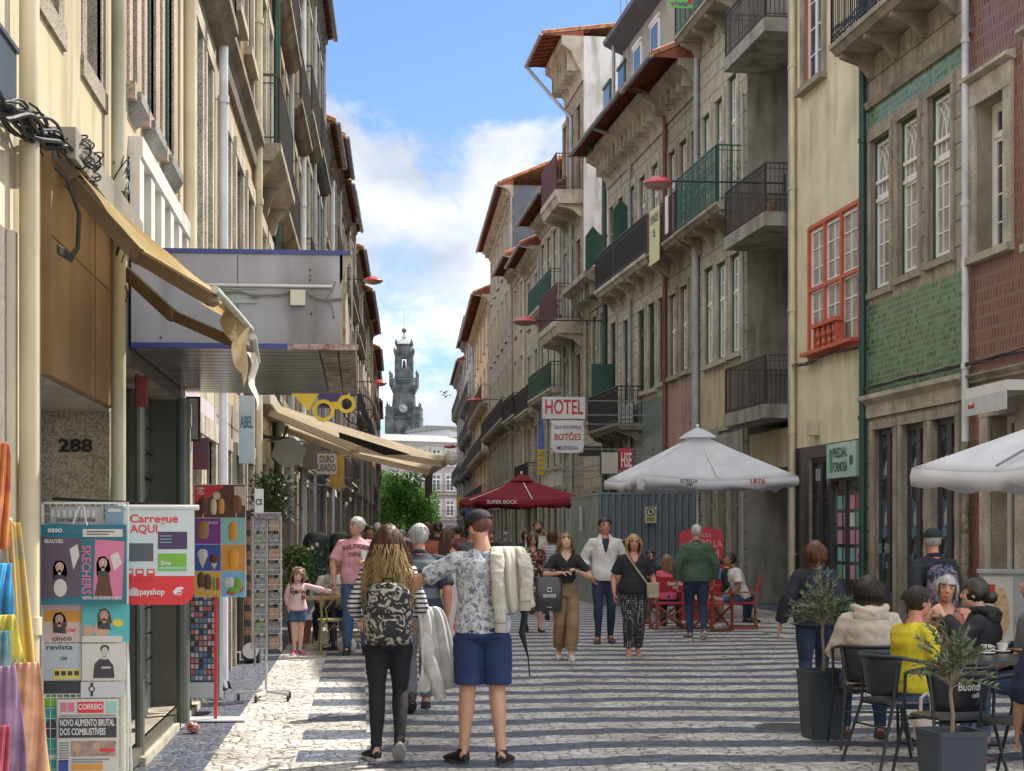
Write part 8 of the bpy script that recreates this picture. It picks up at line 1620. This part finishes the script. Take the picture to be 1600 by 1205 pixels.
def d_bw(P_, part, o): part(darkp, lambda q, p, y: (p.poly(q, [(145, 1060), (147, 1038), (155, 1030), (168, 1030), (176, 1040), (178, 1060)], y), p.ell(q, 163, 1014, 7, 6, y))); part(col_('print_grey', (.45, .44, .43)), lambda q, p, y: (p.ell(q, 163, 1019, 5, 8, y-.001), p.rect(q, 160, 1026, 166, 1031, y-.0005), p.rect(q, 158, 1042, 172, 1045, y-.001)))
mag('black and white portrait magazine, middle right of the wire rack', 128, 1006, 194, 1064, paperp, d_bw)
def d_watch(P_, part, o): part(darkp, lambda q, p, y: (p.ell(q, 143, 1077, 5, 5, y), p.rect(q, 141, 1067, 145, 1088, y))); part(paperp, lambda q, p, y: p.ell(q, 143, 1077, 3, 3, y-.001))
mag('pale leaflet showing a wristwatch on the wire rack', 126, 1066, 193, 1090, col_('cover_pale', (.50, .51, .52)), d_watch)
mag('green topped teal magazine behind the newspaper, lower left', 68, 1090, 90, 1206, col_('cover_teal', (.03, .28, .27)), lambda P_, part, o: (part(greenp, lambda q, p, y: p.rect(q, 68, 1090, 90, 1104, y)), part(darkp, lambda q, p, y: p.ell(q, 79, 1140, 9, 16, y)), P_.txt('mais', 79, 1182, 8, 18, whitep, o)))
def d_news(P_, part, o):
    part(redp2, lambda q, p, y: p.rect(q, 121, 1097, 161, 1114, y)); P_.txt('CORREIO', 141, 1105, 9, 38, whitep, o, y=-.0065); part(darkp, lambda q, p, y: p.rect(q, 92, 1122, 181, 1153, y)); P_.txt('NOVO AUMENTO BRUTAL', 136, 1130, 11, 84, whitep, o, y=-.0065); P_.txt('DOS COMBUSTÍVEIS', 129, 1144, 11, 70, whitep, o, y=-.0065)
    part(col_('news_photo', (.25, .19, .15), scale=40, c2=(.40, .28, .22)), lambda q, p, y: p.rect(q, 111, 1158, 180, 1182, y)); part(skinp, lambda q, p, y: (p.ell(q, 120, 1168, 6, 7, y-.001), p.ell(q, 150, 1166, 5, 6, y-.001))); part(redp2, lambda q, p, y: p.rect(q, 155, 1170, 178, 1175, y-.001))
    part(w_grey, lambda q, p, y: ([p.rect(q, 93, 1160+k*4, 108, 1161.5+k*4, y) for k in range(8)], [p.rect(q, 93, 1117+k*2, 180, 1117.8+k*2, y) for k in range(2)], p.rect(q, 112, 1186, 170, 1188, y), p.rect(q, 112, 1190, 160, 1192, y))); part(pinkp, lambda q, p, y: (p.rect(q, 95, 1098, 104, 1112, y), p.rect(q, 106, 1098, 116, 1112, y))); part(aquap, lambda q, p, y: p.rect(q, 165, 1097, 181, 1114, y)); part(orangep, lambda q, p, y: p.rect(q, 112, 1194, 160, 1204, y)); part(bluep, lambda q, p, y: p.rect(q, 92, 1188, 107, 1205, y))
mag('newspaper headed CORREIO with a black headline block, clipped low on the rack', 90, 1093, 184, 1215, paperp, d_news, y=.012, name='newspaper')
def d_sk(P_, part, o):
    part(teal, lambda q, p, y: (p.poly(q, [(66, 822), (88, 818), (199, 824), (198, 840), (66, 832)], y))); part(pinkp, lambda q, p, y: p.poly(q, [(151, 843), (196, 846), (192, 936), (148, 930)], y)); part(col_('print_plum', (.10, .07, .10)), lambda q, p, y: p.poly(q, [(66, 838), (130, 842), (127, 932), (66, 934)], y))
    face_pic(P_, part, 97, 886, 8); face_pic(P_, part, 163, 880, 8); part(paperp, lambda q, p, y: (p.poly(q, [(112, 858), (124, 850), (127, 868), (118, 890)], y-.001), p.poly(q, [(174, 868), (186, 862), (192, 880), (180, 892)], y-.001), p.rect(q, 132, 827, 193, 839, y-.001), p.ell(q, 98, 918, 10, 14, y-.002))); part(brownp, lambda q, p, y: p.poly(q, [(150, 930), (156, 900), (172, 898), (178, 932)], y-.001)); part(w_dkgrey, lambda q, p, y: (p.rect(q, 138, 830, 180, 831.5, y-.003), p.rect(q, 138, 834, 172, 835.5, y-.003)))
    P_.txt('SKECHERS', 137, 890, 14, 76, pinkp, o, y=-.008, rot=(0, R(90), 0)); P_.txt('VISITA AS NOSSAS LOJAS', 161, 934, 5, 60, whitep, o, y=-.008); P_.txt('BEAUTIES', 88, 846, 6, 28, whitep, o, y=-.008); P_.txt('esso', 90, 828, 9, 22, whitep, o, y=-.008); P_.rect(MB(), 0, 0, 1, 1)
b_ = mag('large teal shop bag printed with two women in sunglasses, hung on the rack', 66, 820, 199, 944, teal, d_sk, y=-.05, name='hanging_bag', grp=None, rot=0)
MB().tube([(-.05, -.002, .41), (-.04, .0, .45), (-.02, .02, .50), (0, .02, .50), (.01, 0, .45), (.02, -.002, .40)], .0035, 6).build('handle', wire, b_)
# ---- red and white banner
P_ = Pix(247, 945, 8.7); t = thing('hanging_banner', 'white and red CARREGUE AQUI banner hanging beside the newspaper rack', 'banner', P_.o); m = MB(); bw = col_('banner_white', (.50, .56, .56), .35)
P_.rect(m, 190, 795, 303, 900, 0, .004).build('cloth', bw, t); m = MB(); P_.poly(m, [(190, 900), (190, 925), (193, 935), (200, 942), (208, 945), (285, 945), (293, 942), (300, 935), (303, 925), (303, 900)], 0, .004); m.build('red_foot', redp2, t)
m = MB(); m.tube([(P_.x(186), 0, P_.z(793)), (P_.x(310), 0, P_.z(793))], .014, 10).build('rod', wire, t); P_.txt('Carregue', 241, 811, 13, 74, redp2, t, y=-.006); P_.txt('AQUI', 226, 827, 13, 42, redp2, t, y=-.006); P_.txt('payshop', 238, 925, 10, 38, whitep, t, y=-.007); P_.txt('ctt', 278, 928, 5, 10, whitep, t, y=-.007)
for x0, y0, x1, y1, mt in ((247, 831, 292, 858, col_('card_violet', (.06, .03, .09))), (200, 849, 240, 877, col_('card_grey', (.08, .085, .10))), (247, 865, 291, 892, greenp)): m = MB(); P_.rect(m, x0, y0, x1, y1, -.0045).build('card', mt, t)
P_.txt('Siga', 259, 880, 7, 16, whitep, t, y=-.009); m = MB(); [P_.rect(m, 250, 847-k*5, 268, 848-k*5, -.0065, .001) for k in range(3)]; P_.rect(m, 248, 886, 290, 889, -.0065, .001).build('card_print', aquap, t)
m = MB()
for cx in (203, 219, 236): P_.rect(m, cx-6, 889, cx+6, 903, -.005).box(P_.x(cx-5), P_.x(cx-2), -.012, -.006, P_.z(907), P_.z(903)).box(P_.x(cx+2), P_.x(cx+5), -.012, -.006, P_.z(907), P_.z(903))
m.build('vehicle_icon', redp2, t); m = MB(); [P_.rect(m, cx-4, 891, cx+4, 896, -.0075, .001) for cx in (203, 219, 236)]; m.build('vehicle_window', bw, t)
m = MB(); [P_.rect(m, 203+k*3, 918-abs(k-2)*-1.5, 205+k*3, 931, -.0045, .002) for k in range(5)]; P_.poly(m, [(270, 924), (276, 918), (284, 917), (287, 920), (281, 923), (286, 926), (279, 925), (272, 929)], -.0045); m.build('emblem', whitep, t)
MB().tube([(P_.x(80), .1, P_.z(779)), (P_.x(200), .1, P_.z(785)), (P_.x(300), .0, P_.z(793))], .009, 6).build('support_rail', w_black, t)
# ---- ice-cream board
P_ = Pix(344, 1125, 14.45); t = thing('ice_cream_board', 'tall board of bright ice cream pictures on a red pole', 'advertising board', P_.o, .0)
m = MB(); P_.rect(m, 304, 757, 384, 933, .01, .02).build('backing', whitep, t); m = MB(); m.bar((P_.x(337), 0, 0), (P_.x(337), 0, P_.z(932)), .026).build('pole', redp2, t); MB().box(P_.x(296), P_.x(384), -.16, .18, 0, .012).build('base_plate', col_('base_grey', (.42, .43, .44)), t)
tiles = [(305, 758, 383, 809, brownp), (305, 810, 345, 850, purp), (346, 810, 383, 850, aquap), (305, 851, 345, 892, bluep), (346, 851, 383, 892, orangep), (305, 893, 345, 932, col_('print_amber', (.62, .35, .04))), (346, 893, 383, 932, skyp)]
for x0, y0, x1, y1, mt in tiles: m = MB(); P_.rect(m, x0, y0, x1, y1, -.011).build('picture', mt, t)
m = MB(); P_.poly(m, [(305, 758), (352, 758), (330, 776), (305, 785)], -.014); P_.ell(m, 362, 925, 8, 5, -.014); P_.ell(m, 374, 918, 6, 8, -.014); m.build('red_corner', redp2, t); P_.txt('OLÁ', 314, 771, 5, 11, whitep, t, y=-.018); m = MB(); P_.ell(m, 311, 764, 3, 2.6, -.0165); P_.ell(m, 317, 764, 3, 2.6, -.0165); P_.poly(m, [(308, 765), (320, 765), (314, 769.5)], -.0165); P_.ell(m, 339, 775, 6, 6, -.0165); P_.rect(m, 366, 760, 383, 790, -.0135, .0008); m.build('emblem', creamp, t)
ices = [(318, 790, 7, 14, brownp), (334, 792, 5, 12, creamp), (346, 791, 5, 12, orangep), (369, 788, 9, 14, col_('choc', (.18, .07, .03))), (318, 828, 9, 14, col_('nut', (.35, .17, .07))), (364, 830, 7, 15, orangep), (317, 866, 8, 8, paperp), (335, 873, 7, 7, brownp), (365, 873, 8, 15, col_('mango', (.75, .30, .02))), (315, 906, 6, 12, brownp), (325, 909, 6, 12, brownp), (336, 912, 3, 10, greenp), (341, 912, 3, 10, redp2), (358, 910, 9, 8, paperp), (372, 912, 7, 9, greenp), (366, 922, 9, 5, greenp)]
for cx, cy, rx, ry, mt in ices: m = MB(); m.loft([((P_.x(cx), -.014, P_.z(cy+ry)), (rx*P_.k*.7, 0, 0), (0, .004, 0)), ((P_.x(cx), -.015, P_.z(cy+ry*.3)), (rx*P_.k, 0, 0), (0, .008, 0)), ((P_.x(cx), -.015, P_.z(cy-ry*.6)), (rx*P_.k*.95, 0, 0), (0, .008, 0)), ((P_.x(cx), -.014, P_.z(cy-ry)), (rx*P_.k*.4, 0, 0), (0, .004, 0))], 12); m.build('ice_cream', mt, t, smooth=True)
m = MB()
for cx, y0, y1, w_ in ((317, 874, 888, 6), (335, 880, 890, 5)): P_.poly(m, [(cx-w_, y0), (cx+w_, y0), (cx, y1)], -.013)
for cx, y0 in ((315, 918), (325, 921), (318, 803), (369, 801), (336, 922), (341, 922)): P_.rect(m, cx-1, y0, cx+1, y0+7, -.013)
m.build('cone', creamp, t); P_.txt('CRUNCH', 333, 817, 4, 16, whitep, t, y=-.0145)
# souvenir magnet board
P_ = Pix(316, 1090, 14.9); t = thing('souvenir_board', 'dark board covered with rows of small souvenir magnets under the ice cream pictures', 'souvenir board', P_.o); m = MB(); P_.rect(m, 297, 925, 338, 1066, .0, .02).build('panel', col_('board_navy', (.05, .06, .11)), t); m = MB(); P_.rect(m, 297, 1066, 338, 1090, .0, .03).build('foot', col_('board_white', (.42, .45, .47)), t); MB().box(P_.x(294), P_.x(342), .05, .4, P_.z(1092), P_.z(925)).build('case', col_('case_grey', (.16, .17, .18)), t)
rnd = random.Random(6); mcols = [col_('mg%d' % i, c) for i, c in enumerate(((.40, .40, .38), (.08, .14, .30), (.45, .10, .08), (.30, .22, .14), (.10, .20, .22), (.50, .34, .30), (.03, .03, .04)))]
groups = [MB() for _ in mcols]
for r_ in range(15):
    for c in range(6): q_ = groups[rnd.randrange(7)]; x0 = 299+c*6.5; y0 = 930+r_*9; P_.rect(q_, x0, y0, x0+5, y0+6.5, -.021, .004)
for q_, mt in zip(groups, mcols): q_.build('magnets', mt, t)
# ---- postcard spinner
p = G(416, 1094); t = thing('postcard_stand', 'wheeled white wire spinner full of postcards on the left pavement', 'postcard stand', p, .12); P_ = lambda py: CH-(py-HZ)*depth(p.x, p.y)/F
MB().tube([(0, 0, .08), (0, 0, P_(815))], .013, 8).build('pole', wire, t); m = MB()
for k in range(5): a = k*1.2566+.5; m.bar((0, 0, .085), (.27*math.cos(a), .27*math.sin(a), .07), .022, .03)
m.build('foot_star', wire, t)
for k in range(5): a = k*1.2566+.5; MB().tube([(.27*math.cos(a)-.012, .27*math.sin(a), .035), (.27*math.cos(a)+.012, .27*math.sin(a), .035)], .033, 12).build('castor', w_black, t)
pc = [col_('pc%d' % i, c, .3, scale=30, c2=c2) for i, (c, c2) in enumerate((((.06, .12, .22), (.35, .30, .22)), ((.28, .14, .07), (.38, .28, .2)), ((.16, .06, .04), (.35, .18, .1)), ((.08, .16, .09), (.3, .28, .2)), ((.30, .28, .26), (.08, .08, .12)), ((.22, .04, .04), (.4, .25, .2))))]
w2 = MB()
for face_ in range(4):
    an = face_*math.pi/2; Rm = Matrix.Rotation(an, 4, 'Z')
    for cx in (-.068, .068):
        for r_ in range(9):
            z = .52+r_*.143; 
            MB().box(cx-.052, cx+.052, -.135, -.129, z, z+.10, T=Rm).build('postcard', pc[(r_*3+face_*2+(cx > 0)) % 6], t)
            w2.bar(Rm @ Vector((cx-.06, -.148, z-.005)), Rm @ Vector((cx+.06, -.148, z-.005)), .004).bar(Rm @ Vector((cx-.06, -.148, z+.04)), Rm @ Vector((cx+.06, -.148, z+.04)), .004)
    for x in (-.13, -.0, .13): w2.bar(Rm @ Vector((x, -.14, .48)), Rm @ Vector((x, -.14, 1.80)), .005)
w2.build('wire_frame', wire, t); MB().box(-.13, .13, -.145, -.140, 1.77, 1.82).build('header_card', pc[4], t); MB().box(-.14, .14, -.14, .14, 1.825, 1.832).build('top_plate', wire, t)
# tall dark display case behind it
p = G(392, 1036); t = thing('display_case', 'tall dark display case standing behind the postcard spinner', 'display case', p); MB().box(-.09, .10, 0, .5, .03, 1.92).build('case', col_('case_black', (.03, .035, .035), .2), t); MB().box(.105, .13, -.02, .52, 0, 1.95).build('side_panel', col_('case_side', (.20, .24, .25), .2), t)
m = MB()
for k in range(8): m.box(-.08, .08, -.012, -.003, .35+k*.19, .46+k*.19)
m.build('items', pc[2], t); MB().lathe([(.10, 0), (.10, .03)], 20, T=Matrix.Translation((.0, -.05, .16)) @ Matrix.Rotation(R(90), 4, 'X')).build('round_badge', whitep, t)
# ---- scarves at the left edge
def scarf(lb, px, y0, y1, w_, c, d=6.7, seed=1, c2=None, amp=1.0, sl=0):
    P0_ = PD(px, y0, d); k = d/F; n = 14; pts = []
    for i in range(n): u = i/(n-1); pts.append((PD(px+sl*u, y0+(y1-y0)*u, d)+Vector((0, .03*math.sin(u*4+seed), 0)), ((w_*k*.5)*(.55+.45*min(1, u*1.6)), .02, 0)))
    o = drape('scarf', None, None, pts, w_*k, 18, mat('scarf_%d' % seed, tuple(v*.72+.04 for v in c), .8, var=.25, scale=9, c2=c2, bump=.3, bscale=220), .016*amp, .006, seed, fr=11)
    tag(o, lb, 'scarf', 'scarves hanging at the left edge'); return o
scarf('crimson and orange scarf bunched at the top of the rail', 3, 690, 860, 22, (.45, .02, .06), 6.5, 1, (.55, .20, .04)); scarf('long cream and yellow tie-dyed scarf reaching down behind the others', 16, 815, 1240, 36, (.56, .47, .27), 6.85, 2, (.60, .38, .04), sl=48)
scarf('bright blue scarf in the upper bunch', 8, 880, 975, 30, (.02, .18, .50), 6.5, 3, (.05, .35, .60)); scarf('small yellow satin scarf crossing the blue ones', 10, 960, 1060, 50, (.65, .55, .04), 6.45, 4); scarf('turquoise checked scarf below the bright blue one', 6, 985, 1060, 30, (.12, .42, .52), 6.42, 5, (.45, .55, .55))
scarf('lilac scarf with deep folds at the bottom left corner', 8, 1040, 1300, 60, (.26, .15, .27), 6.3, 6, (.34, .20, .33)); scarf('peach fringed scarf with twisted tassels', 40, 1035, 1300, 66, (.55, .25, .13), 6.38, 7, (.62, .33, .19)); scarf('dark red scarf tip at the very bottom left', 2, 1135, 1300, 22, (.40, .02, .05), 6.2, 8)
o_ = MB().tube([PD(-60, 815, 6.75), PD(14, 815, 6.75)], .014, 8).ball(PD(12, 815, 6.75), .022, 10).tube([PD(-60, 815, 6.75), PD(-60, 1500, 6.75)], .014); tag(o_.build('clothes_rail', col_('brass', (.45, .36, .20), .3)), 'metal rail end from which the scarves hang', 'rail')
# ---- pigeon, litter
p = G(349, 1092); t = thing('pigeon', 'grey pigeon standing on the dark kerb beside the red pole', 'bird', p, .3); m = MB(); m.loft([((0, -.12, .11), (.012, 0, 0), (0, 0, .008)), ((0, -.05, .115), (.045, 0, 0), (0, 0, .035)), ((0, .03, .135), (.058, 0, 0), (0, 0, .052)), ((0, .09, .16), (.045, 0, 0), (0, .01, .045)), ((0, .115, .20), (.026, 0, 0), (0, .02, .02)), ((0, .13, .235), (.022, 0, 0), (0, .02, .02)), ((0, .15, .25), (.01, 0, 0), (0, .01, .01))], 12); m.tube([(0, .15, .238), (0, .175, .23)], [.006, .002], 6)
fuse(m, .007, 2).build('body', col_('pigeon_grey', (.10, .11, .13), .6, scale=30), t, smooth=2); m = MB()
for s_ in (-1, 1): m.tube([(s_*.02, .02, .09), (s_*.02, .03, .0)], .004, 5).tube([(s_*.02, .03, .004), (s_*.02, .06, .004)], .003, 4)
m.build('feet', col_('pigeon_red', (.35, .08, .06)), t); m = MB()
for s_ in (-1, 1): m.loft([((s_*.05, -.13, .115), (.004, 0, 0), (0, 0, .01)), ((s_*.055, -.03, .135), (.008, 0, 0), (0, 0, .035)), ((s_*.05, .05, .15), (.006, 0, 0), (0, 0, .025))], 8)
m.build('wings', col_('pigeon_wing', (.05, .055, .065)), t)
m = MB(); m.ball((0, 0, .045), (.055, .05, .045), 14); o_ = fuse(m, .008, 1, .03, 22, 4); tag(o_.build('crumpled_packet', mat('packet_red', (.45, .05, .04), .4, c2=(.6, .4, .38), scale=20), loc=G(301, 1146), smooth=2), 'crumpled red and white packet on the ground by the shop column', 'litter')
# ---- bins and plants, left
bin_m = col_('bin_green', (.02, .045, .05), .35)
for px, lb in ((494, 'dark green litter bin, nearer of the pair on the left'), (532, 'dark green litter bin, farther of the pair, behind the pink T-shirt man')):
    t = thing('litter_bin', lb, 'litter bin', GD(px, 26.5 if px < 500 else 28), 0, 'green litter bins'); MB().lathe([(.15, .75), (.17, .78), (.20, 1.4), (.205, 1.42)], 22).build('body', bin_m, t, smooth=True); MB().lathe([(.215, 1.40), (.215, 1.5), (.18, 1.60), (.10, 1.65), (.01, 1.66)], 22).build('lid', bin_m, t, smooth=True); MB().box(-.11, .11, -.222, -.2, 1.44, 1.53).build('slot', w_black, t); MB().tube([(0, .05, 0), (0, .05, .8)], .03).build('post', w_black, t)
def shrub(lb, pos, z0, z1, rad, n, lm, sd, flowers=0, name='potted_shrub', pot=True):
    rnd = random.Random(sd); t = thing(name, lb, 'plant', pos); m = MB()
    if pot: MB().lathe([(.14, 0), (.19, .32), (.2, .34), (.17, .34), (.16, .28)], 18).build('pot', mat('terracotta', (.36, .14, .09)), t)
    for k in range(10): a = rnd.uniform(0, 6.28); m.tube([(0, 0, z0*.3), (rad*.4*math.cos(a), rad*.4*math.sin(a), z0+(z1-z0)*.4), (rad*.8*math.cos(a), rad*.8*math.sin(a), z0+(z1-z0)*rnd.uniform(.4, .95))], [.014, .01, .004], 5)
    m.build('stems', mat('bark', (.14, .11, .08)), t); m = MB(); fl = MB()
    for k in range(n):
        p = Vector((rnd.gauss(0, rad*.5), rnd.gauss(0, rad*.5), rnd.uniform(z0, z1))); d = Vector((rnd.uniform(-1, 1), rnd.uniform(-1, 1), rnd.uniform(-.5, .9))).normalized()*.09; s_ = d.cross(Vector((rnd.uniform(-1, 1), .5, 1))).normalized()*.016; m.add([p, p+d*.5+s_, p+d, p+d*.5-s_], [(0, 1, 2, 3)])
        if k < flowers: fl.ball(p+d*1.1, .03, 6)
    m.build('foliage', lm, t, fixn=False)
    if flowers: fl.build('flowers', col_('petal_white', (.62, .55, .48)), t)
shrub('potted oleander with pale flowers behind the small girl', GD(468, 24.8), .75, 1.42, .27, 1300, mat('oleander', (.07, .17, .04), .5, c2=(.15, .28, .08), var=.3), 1, 34); shrub('dark leafy bush hanging above the postcard stand', GD(423, 21), 1.75, 2.35, .22, 1300, mat('ivy', (.03, .07, .02), .6, c2=(.07, .10, .03), var=.4), 2, pot=False)
# standing price board behind the capped man
P_ = Pix(716, 1000, 19.5); t = thing('menu_board', 'pale pink poster board standing between the woman in white trousers and the capped man', 'board', P_.o); m = MB(); P_.rect(m, 706, 872, 726, 1000, 0, .03).build('panel', col_('board_pale', (.50, .42, .42)), t); m = MB(); P_.rect(m, 708, 975, 716, 985, -.031, .002); P_.rect(m, 712, 955, 722, 962, -.031, .002).build('print', redp2, t)

# covers and litter on the paving
iron = mat('cast_iron', (.10, .095, .09), .6, metal=.3, bump=.6, bscale=30)
for px, py, lb in ((1228, 1136, 'round iron drain cover in the paving left of the farther planter'),):
    p = G(px, py); m = MB(); m.lathe([(.26, .0), (.26, .006), (.24, .009), (.235, .005)], 28)
    for k in range(-4, 5): w_ = math.sqrt(max(0, .22**2-(k*.05)**2)); m.box(-w_, w_, k*.05-.012, k*.05+.012, .004, .009)
    tag(m.build('drain_cover', iron, loc=p), lb, 'drain cover')
bpy.data.scenes.remove(WS)
